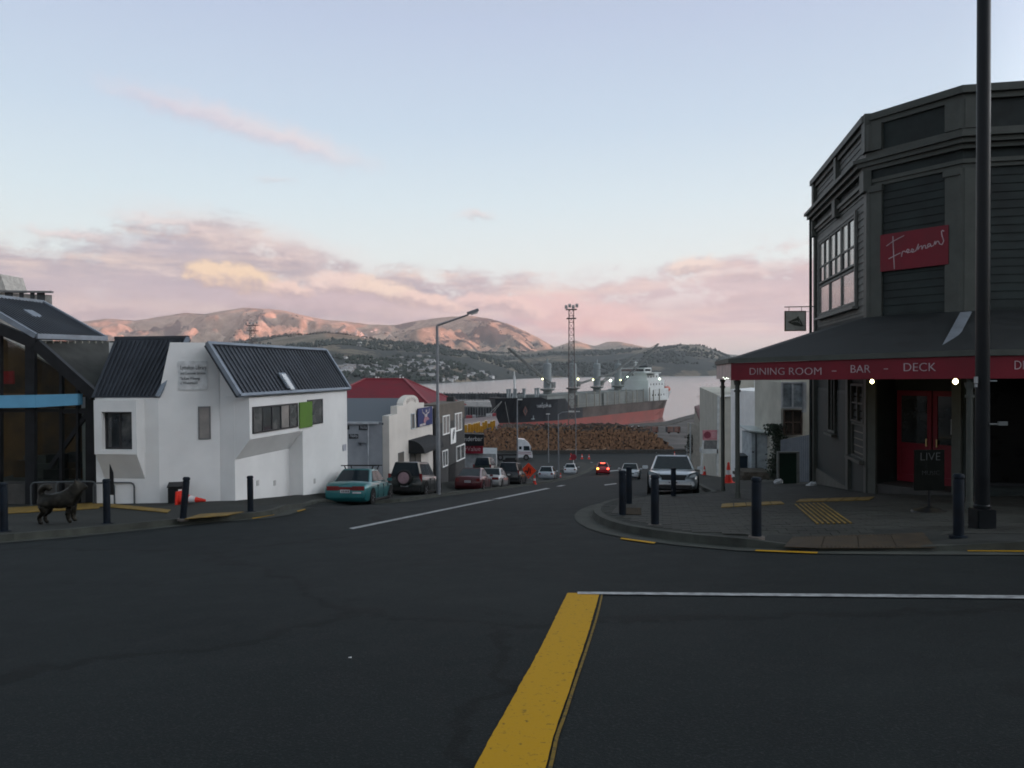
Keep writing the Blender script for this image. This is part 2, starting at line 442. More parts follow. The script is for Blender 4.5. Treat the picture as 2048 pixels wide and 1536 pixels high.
def hill(px, Y):
    x = (px-1024)/F*Y
    h = -6.0
    n = fbm(x, Y, 6, 1/900.0); rg = noise.ridged_multi_fractal(Vector((x/800.0, Y/1500.0, 4.2)), 1.0, 2.1, 5, 1.0, 2.0)
    for k, (H, D, sh) in enumerate((L1, L2, L3)):
        Hh = interp(H, px); Dd = interp(D, px); s0 = interp(sh, px)
        s = (Y-s0)/(Dd-s0)
        if s <= -.05: continue
        if s <= 1:
            s_ = max(0, s); env = s_**(.75 if k < 2 else 1.15)*(1-.0*s_)
            rough = math.sin(math.pi*min(1, s_))**.8
            hh = Hh*(env+rough*(n*.15+(rg-1.2)*(-.06 if k < 2 else -.13)))
            if k == 2:
                g2 = noise.ridged_multi_fractal(Vector((x/520.0+n*.6, Y/1500.0, 8.1)), .9, 2.1, 5, 1.0, 2.0)
                hh += Hh*rough*(.08*math.sin(x/330+n*4+Y/900)+.30*(g2-1.0)+.04*fbm(x, Y, 5, 1/200.0))
            hh = min(hh, Hh*(.45+.55*s_)+2)
        else:
            hh = Hh*math.exp(-((s-1)*(Dd-s0)/(1400 if k < 2 else 2200))**2)
        if s < 0: hh = -6*(-s/.05)
        h = max(h, hh)
    return h-24.4
NX, NY = 560, 250
pxs = [-900+(2500+900)*i/NX for i in range(NX+1)]
Ys = [1450*(10800/1450)**(j/NY) for j in range(NY+1)]
HZ = np.empty((NY+1, NX+1), dtype=np.float32)
mb = MB()
for j, Y in enumerate(Ys):
    for i, p in enumerate(pxs): HZ[j, i] = hill(p, Y)
mb.grid(lambda i, j: ((pxs[i]-1024)/F*Ys[j], Ys[j], float(HZ[j, i])), NX, NY)
def hillmat():
    m = bpy.data.materials.new('hill_grass_and_bush'); m.use_nodes = True; nt = m.node_tree; g = NG(nt); b = nt.nodes['Principled BSDF']
    geo = g.node('ShaderNodeNewGeometry'); P = V(g, geo.outputs['Position'])
    sp = g.node('ShaderNodeSeparateXYZ'); nt.links.new(P.o, sp.inputs[0]); z = V(g, sp.outputs[2]); y = V(g, sp.outputs[1])
    n1 = g.noise(P, .0016, 8, .62); n2 = g.noise(P, .008, 7, .65, .6); n3 = g.noise(P, .03, 5, .6)
    grass = g.ramp(n2, [(.36, (.19, .145, .105)), (.5, (.30, .235, .175)), (.64, (.42, .335, .26))])
    grass = g.mix(g.sm(n3, .5, .7)*.3, grass, (.12, .12, .08))
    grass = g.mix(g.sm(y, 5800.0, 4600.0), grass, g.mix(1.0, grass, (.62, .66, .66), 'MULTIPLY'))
    bush = g.ramp(n3, [(.3, (.028, .033, .034)), (.7, (.055, .061, .054))])
    lowb = g.sm(z, 190.0, 10.0); near = g.sm(y, 5600.0, 4300.0)
    th = n1+(n2-.5)*.45+lowb*near*.15-.06
    c = g.mix(g.sm(th, .515, .535), grass, bush)
    g.put(b.inputs['Base Color'], c); b.inputs['Roughness'].default_value = .95; b.inputs['Specular IOR Level'].default_value = .1
    bn = g.node('ShaderNodeBump'); bn.inputs['Strength'].default_value = .6; bn.inputs['Distance'].default_value = 12
    g.put(bn.inputs['Height'], n2+n3*.4); nt.links.new(bn.outputs[0], b.inputs['Normal'])
    return m
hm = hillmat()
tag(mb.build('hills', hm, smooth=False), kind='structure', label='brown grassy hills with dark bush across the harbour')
bpy.data.objects['hills'].data.polygons.foreach_set('use_smooth', [True]*(NX*NY))
def hillz(x, Y):
    px = 1024+F*x/Y; i = (px+900)/(3400)*NX; j = math.log(Y/1450)/math.log(10800/1450)*NY
    i0, j0 = int(max(0, min(NX-1, i))), int(max(0, min(NY-1, j))); u, v = i-i0, j-j0
    return float(HZ[j0, i0]*(1-u)*(1-v)+HZ[j0, i0+1]*u*(1-v)+HZ[j0+1, i0]*(1-u)*v+HZ[j0+1, i0+1]*u*v)

# --- the ridge west of the town, outside the frame, whose evening shadow lies over the harbour
line = [(1500, -4500), (2000, -1500), (2300, 0), (3100, 2400), (4300, 4400), (6100, 8000), (8000, 12000)]
mb = MB(); NL = 140
def rp(i, j):
    t = i/NL*(len(line)-1); k = min(len(line)-2, int(t)); f_ = t-k
    c = Vector(line[k]).lerp(Vector(line[k+1]), f_); d = (Vector(line[k+1])-Vector(line[k])).normalized(); n_ = Vector((d.y, -d.x))
    s = (j/24-.5)*2; q = c+n_*(s*1100)
    h = (520+160*fbm(c.x, c.y, 5, 1/1300.0)+45*fbm(q.x, q.y, 5, 1/350.0))*max(0, (1-abs(s)))**.8
    return (q.x, q.y, -30+h)
mb.grid(rp, NL, 24)
tag(mb.build('hill_ridge', hm), kind='structure', label='steep grassy ridge west of the town')
bpy.data.objects['hill_ridge'].data.polygons.foreach_set('use_smooth', [True]*(NL*24))
# sheltered valley floor under the ridge and behind the camera
mb = MB(); mb.grid(lambda i, j: (-3000+400*i, -4500+296*j, min(G(0, max(-60, -4500+296*j))-.4, 5)), 16, 15)
tag(mb.build('terrain', hm), kind='structure', label='grassy land behind the viewer')
# ================================================================ buildings
def LZ(v): return Vector((v[0], v[1], 0))
def PL(px, py, O, D):                                   # pixel ray on the vertical plane through O along D: (t, point)
    d = ray(px, py); O = Vector(O); D = Vector(D)
    den = d.x*D.y-d.y*D.x
    t = (O.x*d.y-O.y*d.x)/den
    P = O+D*t
    return t, Vector((P.x, P.y, CAMZ+d.z*P.y))
def word(name, body, parent, O, D, px0, px1, pyb, capm, material, ext=.006, off=0.0, out=.012, N=None):
    t0, p0 = PL(px0, pyb, O, D); t1, p1 = PL(px1, pyb, O, D)
    cu = bpy.data.curves.new(name, 'FONT'); cu.body = body; cu.size = capm/.70; cu.extrude = ext; cu.offset = off; cu.resolution_u = 3
    t = bpy.data.objects.new(name, cu); C.objects.link(t); dg = bpy.context.evaluated_depsgraph_get(); dg.update()
    me = bpy.data.meshes.new_from_object(t.evaluated_get(dg)); me.name = name
    bpy.data.objects.remove(t); bpy.data.curves.remove(cu)
    xs = [v.co.x for v in me.vertices]; w = max(xs)-min(xs)
    s = abs(t1-t0)/w; me.transform(Matrix.Translation((-min(xs), 0, 0))); me.transform(Matrix.Diagonal((s, 1, 1, 1)))
    X = Vector(D).normalized()*(1 if t1 > t0 else -1); n = X.cross(Vector((0, 0, 1)))
    M = Matrix((X, Vector((0, 0, 1)), n)).transposed().to_4x4(); M.translation = p0+n*out
    me.transform(M); me.transform(parent_mat(parent).inverted())
    me.materials.clear(); me.materials.append(material)
    o = bpy.data.objects.new(name, me); C.objects.link(o); o.parent = parent
    return o
white = mat('white_render', (.70, .70, .69), .8, 0, .04, .7, bump=.12, bscale=60)
whitep = mat('white_paint', (.78, .78, .77), .5, 0, .04, 2)
slate = mat('charcoal_roofing', (.045, .052, .064), .42, .2, .15, 1.2)
slate2 = mat('blue_grey_trim', (.20, .23, .27), .4, .3, .1, 2)
blackp = mat('black_steel', (.012, .013, .015), .45, .2, .2, 3)
win = glass('dark_window_glass', (.035, .04, .045))
winw = glass('window_glass_with_blinds', (.12, .12, .115), .12, col2=(.03, .035, .04), scale=2.5)
winpink = glass('window_glass_pale_reflection', (.30, .27, .25), .2, col2=(.20, .19, .18), scale=1.2)  # pale pink reflection painted into the pane colour

def window(parent, O, D, x0, y0, x1, y1, ncol=2, nrow=1, fmat=None, gmat=None, depth=.05, fw=.045, name='window', quad=None, inset=0.0, mull=None, pane=True):
    """window on the vertical plane (O, D) spanned by photograph pixels; frame, mullions and panes are real pieces"""
    t0, a = PL(x0, y0, O, D); t1, b = PL(x1, y1, O, D); ta, c = PL(x0, y1, O, D)
    z1 = a.z; z0 = c.z if quad is None else quad
    return window_m(parent, O, D, min(t0, t1), max(t0, t1), min(z0, z1), max(z0, z1), ncol, nrow, fmat, gmat, depth, fw, name, inset, mull, pane)
def window_m(parent, O, D, t0, t1, z0, z1, ncol=2, nrow=1, fmat=None, gmat=None, depth=.05, fw=.045, name='window', inset=0.0, mull=None, pane=True):
    D = Vector(D).normalized(); O = LZ(O)
    n = Vector((D.y, -D.x, 0))
    if n.dot(-O) < 0: n = -n                            # outward = towards the viewer
    Z = Vector((0, 0, 1)); f = MB()
    q = lambda t, z, o: O+D*t+Z*z+n*(o-inset)
    def bb(ta, tb, za, zb, oa, ob):
        c = (q(ta, za, oa)+q(tb, zb, ob))/2
        f.obox(c, D*(abs(tb-ta)/2), n*(abs(ob-oa)/2), Z*(abs(zb-za)/2))
    bb(t0, t1, z0, z0+fw, 0, depth); bb(t0, t1, z1-fw, z1, 0, depth)
    bb(t0, t0+fw, z0+fw, z1-fw, 0, depth); bb(t1-fw, t1, z0+fw, z1-fw, 0, depth)
    cols = [t0+(t1-t0)*i/ncol for i in range(ncol+1)]; rows = mull or [z0+(z1-z0)*i/nrow for i in range(nrow+1)]
    for t in cols[1:-1]: bb(t-fw*.5, t+fw*.5, z0+fw, z1-fw, .002, depth*.9)
    for z in rows[1:-1]: bb(t0+fw, t1-fw, z-fw*.4, z+fw*.4, .004, depth*.8)
    fr = f.build(name, fmat or whitep, parent, world=True)
    if pane:
        for i in range(len(cols)-1):
            for j in range(len(rows)-1):
                f = MB(); gm = gmat[(i+j) % len(gmat)] if isinstance(gmat, (list, tuple)) else (gmat or win)
                bb(cols[i]+.004, cols[i+1]-.004, rows[j]+.004, rows[j+1]-.004, .006, .016)
                me = f.build('pane', gm, fr, world=True)
    return fr

# ---------------------------------------------------------------- the white library on the left corner
A = Vector((-9.3, 24.6, 0)); LDIR = Vector((-1, -.36, 0)).normalized(); LB = Vector((-1, .13, 0)).normalized()
AB = LZ(PL(317, 850, A, LDIR)[1])
O2 = A+VR*1.02; O1 = A+VR*.5
lib = thing('library', 'white library with dark ribbed mansard roofs and a bright green sunshade', 'library', (A.x, A.y, G(A.x, A.y)), UROT)
zE = .87; zR = 2.46; T2 = 7.79
def P2(O, D, t, z, n=0.0): return Vector(O)+Vector(D)*t+Vector((0, 0, z))+VR*n
# front (sign) wall and main body
zb = -4.6
t_l = (PL(190, 800, AB, LB)[0])
tsg, psg = PL(316, 800, A, LDIR); tst, _ = PL(340, 684, A, LDIR)
back = Vector((0, 1, 0))
m = MB()
zts = PL(384, 685, A, LDIR)[1].z
wallpts = [A+Vector((0, 0, zb)), AB+Vector((0, 0, zb)), AB+Vector((0, 0, .84)), A+LDIR*tst+Vector((0, 0, zts)), A+LDIR*PL(428, 686, A, LDIR)[0]+Vector((0, 0, zts)), A+Vector((0, 0, 2.0))]
m.prism(wallpts, Vector((-.12, .33, 0)))
m.prism([AB+Vector((0, 0, zb)), AB+LB*t_l+Vector((0, 0, zb)), AB+LB*t_l+Vector((0, 0, .83)), AB+Vector((0, 0, .83))], back*.35)
m.build('wall', white, lib, world=True)
m = MB()
m.prism([P2(O1, U, 0, zb), P2(O1, U, T2, zb), P2(O1, U, T2, .86)+VL*6, P2(O1, U, 0, .86)+VL*6], VL*.01) if False else None
# downhill block: recessed lower wall, projecting bay, full height right hand section
tb0 = 0.05; tb1, _ = PL(605, 850, O2, U); trs, _ = PL(588, 940, O2, U)
def blockbox(mb, t0, t1, n0, n1, z0, z1, O=A):
    c = Vector(O)+U*((t0+t1)/2)+VR*((n0+n1)/2)+Vector((0, 0, (z0+z1)/2))
    mb.obox(c, U*((t1-t0)/2), VR*((n1-n0)/2), Vector((0, 0, (z1-z0)/2)))
m = MB(); blockbox(m, .02, tb1, -5, .5, zb, zE-.05); m.build('wall', white, lib, world=True)
m = MB(); blockbox(m, tb1, T2, -5, 1.02, zb-.6, zE-.03); m.build('wall', white, lib, world=True)
zs0 = PL(495, 880, O2, U)[1].z; zs1 = PL(469, 921, O1, U)[1].z
m = MB()
prof = [(.49, zE-.06), (1.02, zE-.06), (1.02, zs0), (.49, zs1)]
m.prism([A+U*.03+VR*n+Vector((0, 0, z)) for n, z in prof], U*(tb1-.033))
m.build('bay', white, lib, world=True)
wf = mat('window_frame_dark', (.03, .03, .032), .4)
tw0, pw = PL(504, 814, O2, U); tw1, pw1 = PL(603, 812, O2, U)
zwb = PL(504, 868, O2, U)[1].z
window_m(lib, O2, U, tw0, tw1-.35, zwb, pw.z, 5, 1, wf, [winw, win, winw, winpink, winw], depth=.04, fw=.05)
window(lib, O2, U, 614, 800, 645, 849, 1, 1, wf, winw, depth=.03, quad=PL(614, 851, O2, U)[1].z)
# green panel standing off the wall beside the long window
green = mat('lime_green_panel', (.095, .19, .03), .7, 0, .05)
tg, pg = PL(597, 805, O2, U); tg2, _ = PL(622, 805, O2, U)
m = MB(); blockbox(m, tg, tg2, 1.03, 1.07, PL(597, 857, O2, U)[1].z, pg.z, A)
m.build('sunshade', green, lib, world=True)
# mansard roof of the downhill block
def roofpt(t, s):                                       # s: 0 at the eave, 1 at the ridge
    return A+U*t+VR*(1.10-1.05*s)+Vector((0, 0, zE+.02+(zR-zE)*s))
e0, e1 = -.72, T2+.05
sk0, _ = PL(565, 760, O2, U); sk1, _ = PL(590, 760, O2, U)
slope = (roofpt(0, 1)-roofpt(0, 0)).normalized(); nrm = slope.cross(U).normalized()
if nrm.z < 0: nrm = -nrm
m = MB(); m.prism([roofpt(e0, 0), roofpt(e1, 0), roofpt(e1, 1), roofpt(e0, 1)], -nrm*.12)
rf = m.build('roof', slate, lib, world=True)
nr = 34
for i in range(nr):
    t = e0+.12+(e1-e0-.24)*i/(nr-1)
    if sk0-.05 < t < sk1+.2: s1 = .36
    else: s1 = 0
    m = MB(); a_0 = roofpt(t, s1+.02)+nrm*.012; b_0 = roofpt(t, .97)+nrm*.012
    m.bar(a_0, b_0, .045, .05, nrm); m.build('rib', slate, rf, world=True)
for s, w_ in ((1.0, .12), (-.005, .10)):
    m = MB(); m.bar(roofpt(e0-.02, s)+nrm*.03, roofpt(e1+.02, s)+nrm*.03, .10, w_, nrm); m.build('flashing', slate2 if s else blackp, rf, world=True)
for t, mm in ((e0, slate2), (e1, slate2)):
    m = MB(); m.bar(roofpt(t, 0)+nrm*.04, roofpt(t, 1)+nrm*.04, .15, .12, nrm); m.build('flashing', mm, rf, world=True)
m = MB(); blockbox(m, 1.3, e1-.1, -4, .03, zE-.2, zR-.04); m.build('roof', slate, lib, world=True)
m = MB(); m.prism([A+VR*n+U*.02+Vector((0, 0, z)) for n, z in ((1.0, zE-.05), (.06, zR-.1), (-.35, zR-.1), (-.35, zE-.04))], U*.25); m.build('wall', white, lib, world=True)
# open roof window
m = MB(); tm = (sk0+sk1)/2
m.prism([roofpt(tm-.25, .06)+nrm*.05, roofpt(tm+.25, .06)+nrm*.05, roofpt(tm+.25, .40)+nrm*.05, roofpt(tm-.25, .40)+nrm*.05], nrm*.05)
sk = m.build('roof_window', slate2, lib, world=True)
m = MB(); m.prism([roofpt(tm-.17, .02)+nrm*.11, roofpt(tm+.13, .02)+nrm*.11, roofpt(tm+.13, .36)+nrm*.11, roofpt(tm-.17, .36)+nrm*.11], nrm*.02)
m.build('pane', mat('bright_pane', (.6, .62, .63), .15), sk, world=True)
# mansard over the box window side
def roofl(t, s): return AB+LB*t+Vector((0, .95*s-.04, .85+1.85*s))
m = MB(); tl0 = PL(318, 795, AB, LB)[0]; tl1 = t_l+.1
m.prism([roofl(tl0, 0), roofl(tl0-.62, 1), roofl(tl1-.3, 1), roofl(tl1, 0)], Vector((0, .15, -.05)))
rf2 = m.build('roof', slate, lib, world=True)
for i in range(16):
    t = tl0+.08+(tl1-tl0-.2)*i/15; off = -.62*(1-i/15)-.3*(i/15)
    m = MB(); m.bar(roofl(t, .02)+Vector((0, -.03, .01)), roofl(t+off, .97)+Vector((0, -.03, .01)), .03, .04, (0, -1, .5)); m.build('rib', slate, rf2, world=True)
m = MB(); m.bar(roofl(tl0, 0)+Vector((0, -.05, .02)), roofl(tl0-.62, 1)+Vector((0, -.05, .02)), .12, .10, (0, -1, .5)); m.build('flashing', slate2, rf2, world=True)
m = MB(); m.bar(roofl(tl0-.6, 1.02), roofl(tl1-.3, 1.02), .1, .10); m.build('flashing', slate, rf2, world=True)
m = MB(); m.prism([A+Vector((-.2, 1.2, .5)), AB+LB*t_l+Vector((0, .9, .5)), AB+LB*t_l+Vector((0, .9, 2.6)), A+Vector((-.2, .9, 2.4))], back*4); m.build('wall', white, lib, world=True)
# box window, its sloping underside
bx0 = PL(207, 850, AB, LB)[0]; bx1 = PL(290, 850, AB, LB)[0]; zt_ = .78; zb_ = PL(250, 905, AB, LB)[1].z
m = MB(); fr_ = .55
pa = [AB+LB*bx0, AB+LB*bx1]
def bq(t, o, z): return AB+LB*t+Vector((0, -o, z))
wx0, wx1 = PL(222, 850, AB, LB)[0], PL(281, 850, AB, LB)[0]; wz1 = PL(250, 822, AB, LB)[1].z; wz0 = PL(250, 896, AB, LB)[1].z
for (ta, tb, za, zc) in ((bx0, bx1, wz1, zt_), (bx0, bx1, zb_, wz0), (bx0, wx0, wz0, wz1), (wx1, bx1, wz0, wz1)):
    c = (bq(ta, fr_, za)+bq(tb, 0, zc))/2
    m.obox(c, LB*(abs(tb-ta)/2), Vector((0, fr_/2, 0)), Vector((0, 0, (zc-za)/2)))
bw = m.build('bay', white, lib, world=True)
zu = PL(250, 957, AB, LB)[1].z
m = MB(); m.prism([bq(bx0-.02, fr_-.02, zb_-.003), bq(bx0-.02, 0, zb_-.003), bq(bx0-.02, 0, zu)], LB*(bx1-bx0+.04)); m.build('soffit', white, lib, world=True)
window_m(lib, AB+Vector((0, -.30, 0)), LB, min(wx0, wx1), max(wx0, wx1), wz0, wz1, 2, 1, wf, [winw, win], depth=.05, fw=.05)
window(lib, A+Vector((0, -.0, 0)), LDIR, 396, 813, 422, 879, 1, 1, mat('grey_frame', (.16, .16, .16), .5), winpink, depth=.03)
# library sign
SN = Vector((-LDIR.y, LDIR.x, 0))
SN = SN if SN.y < 0 else -SN
signw = mat('sign_panel_pale', (.62, .63, .63), .6)
ts0, ps0 = PL(356, 722, A, LDIR); ts1, ps1 = PL(415, 779, A, LDIR)
m = MB(); c = (ps0+ps1)/2; m.obox(c+SN*.02, LDIR*((ts0-ts1)/2), SN*.012, Vector((0, 0, (ps0.z-ps1.z)/2)))
sgn = m.build('library_sign', signw, lib, world=True)
ink = mat('dark_ink', (.06, .07, .075), .6)
Osg = A+SN*.034
for body, x0, x1, yb, cap in (('Lyttelton Library', 361, 413, 739, .13), ('and Customer Services', 361, 411, 749, .085), ('Te Kete W\u0101nanga', 361, 400, 759.5, .085), ('o Whakaraup\u014d', 361, 395, 768.5, .085)):
    word('lettering', body, sgn, Osg, LDIR, x0, x1, yb, cap, ink, out=.004)
m = MB(); t_, p_ = PL(688, 895, O2, U); m.obox(p_+VR*.02, U*.16, VR*.01, Vector((0, 0, .13))); m.build('notice_plate', mat('notice_grey', (.35, .37, .42), .5), lib, world=True)
for px, py in ((515, 966), (549, 966), (629, 962)):
    m = MB(); O_ = O1 if px < 580 else O2; t_, p_ = PL(px, py, O_, U); m.obox(p_+VR*.01, U*.07, VR*.01, Vector((0, 0, .09))); m.build('vent', mat('vent_grey', (.45, .45, .44), .6), lib, world=True)

# ---------------------------------------------------------------- glazed gable building at the far left
GY = 25.05
gl = thing('glazed_building', 'black framed glass gable building with pale blue beam at left edge', 'building', (-15, GY, G(-15, GY)))
def fp(px, py, dy=0): return W(px, py, GY+dy)
dark = mat('dark_cladding', (.035, .036, .033), .6, 0, .2, 2)
wood = mat('warm_timber_interior', (.16, .085, .03), .6, 0, .35, 1.2, col2=(.05, .03, .015))
beamb = mat('pale_blue_beam', (.12, .33, .50), .5, 0, .06, 1)
gdark = glass('tinted_glass', (.012, .013, .012), .05)
# roof: eave and ridge recede down the street
e_n, e_f = W(72, 672, GY-.3), W(213, 677, GY+3.2)
r_f = W(85, 605, GY+3.2); r_n = e_n+(r_f-e_f)
r_n = Vector((r_n.x, r_n.y, r_f.z)); sl = (r_f-e_f)*1.0
m = MB(); m.prism([e_n, e_f, r_f, r_n+(r_n-e_n)*.0], Vector((0, 0, -.12))); gr = m.build('roof', slate, gl, world=True)
for i in range(22):
    a0 = e_n.lerp(e_f, (i+.5)/22); b0 = r_n.lerp(r_f, (i+.5)/22); m = MB(); m.bar(a0+Vector((0, 0, .015)), b0+Vector((0, 0, .015)), .04, .04); m.build('rib', slate, gr, world=True)
for p, q in ((e_n, e_f), (e_f, r_f), (r_n, r_f), (e_n, r_n)):
    m = MB(); m.bar(p, q, .12, .16); m.build('flashing', slate2, gr, world=True)
q0 = e_n.lerp(r_n, .5).lerp(e_f.lerp(r_f, .5), .42)
m = MB(); m.prism([q0, q0+(e_f-e_n)*.12, q0+(e_f-e_n)*.12+(r_n-e_n)*.13, q0+(r_n-e_n)*.13], Vector((-.05, 0, .09))); m.build('skylight', slate2, gl, world=True)
# side cladding under the eave
a1, a2, a3, a4 = fp(72, 682, .12), W(240, 682, GY+3.3), W(240, 800, GY+3.3), fp(190, 800, .12)
m = MB(); m.face([a1, a2, a3, a4, fp(183, 778, .12)])
m.prism([a1, a2, a3, a4], Vector((0, .08, 0)))
cl = m.build('cladding', dark, gl, world=True)
for i in range(13):
    f_ = i/12; p = a1.lerp(a2, f_); q = a4.lerp(a3, f_)
    pb = fp(72+(183-72)*min(1, f_*1.25), 684+(778-684)*min(1, f_*1.25), .12)
    zl = max(q.z, pb.z if f_ < .8 else q.z)
    m = MB(); m.bar(p+Vector((.05, -.02, 0)), Vector((p.x+.05, p.y-.02, zl)), .06, .07, (0, 1, 0)); m.build('batten', mat('cladding_batten', (.17, .165, .14), .7), cl, world=True)
# interior, floor and back wall seen through the glass
m = MB(); m.prism([fp(-60, 640, 3), fp(188, 780, 3), fp(188, 960, 3), fp(-60, 960, 3)], Vector((0, .2, 0))); m.build('interior_wall', wood, gl, world=True)
m = MB(); m.prism([fp(-60, 968, 0), fp(195, 968, 0), fp(195, 1015, 0), fp(-60, 1015, 0)], Vector((0, 3.2, 0))); m.build('floor', mat('floor_slab', (.07, .068, .063), .8), gl, world=True)
random.seed(3)
for i in range(16):
    px = random.uniform(5, 170); hh = random.uniform(20, 60); m = MB(); p = fp(px, 962, random.uniform(1, 2.6)); w_ = random.uniform(.15, .4)
    m.box(p.x-w_, p.x+w_, p.y, p.y+.3, p.z, p.z+hh/1550*26)
    m.build('shelf', mat('interior_dark_%d' % (i % 3), [(.09, .045, .015), (.02, .022, .02), (.10, .10, .09)][i % 3], .6), gl, world=True)
m = MB(); p = fp(10, 755, 1.5); m.obox(p, (.3, 0, 0), (0, .05, 0), (0, 0, .22)); m.build('poster', mat('red_poster', (.45, .02, .02), .5), gl, world=True)
# glass wall pieces
cols = [-60, 0, 66, 127, 160, 188]
for i in range(len(cols)-1):
    x0, x1 = cols[i], cols[i+1]
    f_ = lambda x: 688+(778-688)*(x-73)/(183-73) if x > 73 else 660+(688-660)*x/73
    for (ya, yb, yc, yd) in ((f_(x0)+14, f_(x1)+14, 786, 788), (816, 814, 962, 962)):
        if ya > yc-4 and ya > yd-4: continue
        m = MB(); m.prism([fp(x0, min(ya, yc-1)), fp(x1, min(yb, yd-1)), fp(x1, yd), fp(x0, yc)], Vector((0, .02, 0)))
        pn = m.build('pane', gdark, gl, world=True)
gm = bpy.data.materials['tinted_glass']; gm.node_tree.nodes['Principled BSDF'].inputs['Transmission Weight'].default_value = .0
# make the panes real clear glass over the dim room
def clearglass():
    m = bpy.data.materials.new('clear_glass'); m.use_nodes = True; nt = m.node_tree; nt.nodes.clear(); g = NG(nt)
    o = g.node('ShaderNodeOutputMaterial'); t = g.node('ShaderNodeBsdfTransparent'); t.inputs[0].default_value = (.75, .78, .76, 1)
    gs = g.node('ShaderNodeBsdfGlossy'); gs.inputs['Roughness'].default_value = .03
    fr = g.node('ShaderNodeFresnel'); fr.inputs[0].default_value = 1.5; mx = g.node('ShaderNodeMixShader')
    nt.links.new(fr.outputs[0], mx.inputs[0]); nt.links.new(t.outputs[0], mx.inputs[1]); nt.links.new(gs.outputs[0], mx.inputs[2]); nt.links.new(mx.outputs[0], o.inputs[0])
    return m
cg = clearglass()
for o in kids(gl):
    if o.name.startswith('pane'): o.data.materials[0] = cg
for x, w_ in ((0, .25), (66, .30), (127, .09), (160, .08), (186, .30)):
    m = MB(); top_ = fp(x, (688+(x-73)*.82) if x > 73 else 665); b_ = fp(x, 985); m.bar(Vector((top_.x, GY-.1, top_.z)), Vector((b_.x, GY-.1, b_.z-.4)), w_, .16, (0, 1, 0)); m.build('post', blackp, gl, world=True)
m = MB(); m.bar(fp(-60, 632, -.25), fp(73, 688, -.25), .2, .34); m.bar(fp(73, 688, -.25), fp(190, 792, -.25), .2, .34); m.build('rafter', blackp, gl, world=True)
m = MB(); m.bar(fp(178, 822, -.05), fp(100, 935, -.05), .12, .12); m.build('brace', blackp, gl, world=True)
for (xa, ya, yb, xb, yc, yd) in ((-60, 792, 817, 70, 790, 815), (70.5, 790, 815, 155, 788, 810)):
    m = MB(); m.prism([fp(xa, ya, -.45), fp(xb, yc, -.45), fp(xb, yd, -.45), fp(xa, yb, -.45)], Vector((0, .3, 0))); m.build('beam', beamb, gl, world=True)
m = MB(); m.bar(fp(-60, 822, -.1), fp(186, 820, -.1), .12, .10); m.bar(fp(127, 825, -.1), fp(186, 825, -.1), .1, .06); m.build('transom', blackp, gl, world=True)

# pale stepped block far behind the gable
tw = thing('tower_block', 'pale flat topped building with dark openings above the ribbed roof', 'building', (-38, 60, -3))
m = MB(); a0, b0 = W(-300, 575, 60), W(104, 590, 60); m.prism([(a0.x, 60, -3), (b0.x, 60, -3), (b0.x, 60, b0.z), (a0.x, 60, a0.z)], (-9, 14, 0)); m.build('wall', mat('pale_block', (.42, .40, .37), .8), tw, world=True)
for px in (18, 43, 65, 82, -20):
    m = MB(); p = W(px, 590+px*.04, 59.98); m.obox(p, (.16 if px in (43, 65) else .3, 0, 0), (0, .03, 0), (0, 0, .33)); m.build('window', mat('window_dark_plain', (.05, .055, .06), .4), tw, world=True)
m = MB(); p, q = W(-300, 579, 59.8), W(105, 584, 59.8); m.bar(p, q, .3, .14); m.build('coping', mat('coping_grey', (.2, .2, .2), .7), tw, world=True)
m = MB(); m.prism([W(-40, 545, 66), W(1, 548, 66), W(12, 580, 66), W(-60, 580, 66)], (0, 3, 0)); m.build('roof', mat('pale_block', (.42, .40, .37), .8), tw, world=True)

# ---------------------------------------------------------------- white shop with arched parapet
SA = Vector((-8.3, 24.41, 0))                           # street line on this side
tA, pA = PL(778, 850, SA+VL*.6, U); SB = SA+VL*.6
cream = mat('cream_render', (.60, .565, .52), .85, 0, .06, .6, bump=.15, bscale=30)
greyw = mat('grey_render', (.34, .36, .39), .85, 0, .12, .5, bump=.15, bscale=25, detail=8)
sh = thing('shopfront', 'white stepped shop with round arched parapet and dark curved awning', 'shop', (pA.x, pA.y, G(pA.x, pA.y)), UROT)
def sp_(px, py): return PL(px, py, SB, U)[1]
yb = -8
prof = [(778, None), (778, 832), (794, 828), (794, 812.5), (806, 811)]
pts = [sp_(x, y) for x, y in prof[1:]]
import itertools
t806 = PL(806, 811, SB, U)[0]; t838 = PL(838, 808, SB, U)[0]; zc0 = sp_(806, 811).z; zc1 = zc0
ct = (t806+t838)/2; rr = abs(t838-t806)/2; ztop = sp_(824, 790).z; zc = zc0
for k in range(1, 12):
    a = math.pi*k/12; pts.append(Vector(SB)+U*(ct-rr*math.cos(a))+Vector((0, 0, zc+(ztop-zc)*math.sin(a))))
p838 = Vector(SB)+U*t838+Vector((0, 0, zc)); pts.append(p838)
t848 = PL(848, 808, SB, U)[0]; pts.append(Vector(SB)+U*t848+Vector((0, 0, zc))); z2 = sp_(848, 816).z
pts.append(Vector(SB)+U*t848+Vector((0, 0, z2)))
t866 = PL(866, 820, SB, U)[0]; pts.append(Vector(SB)+U*t866+Vector((0, 0, z2)))
pts.append(Vector(SB)+U*t866+Vector((0, 0, yb))); pts.append(Vector(SB)+U*PL(778, 850, SB, U)[0]+Vector((0, 0, yb)))
m = MB(); m.prism(pts, VL*.35); m.build('wall', cream, sh, world=True)
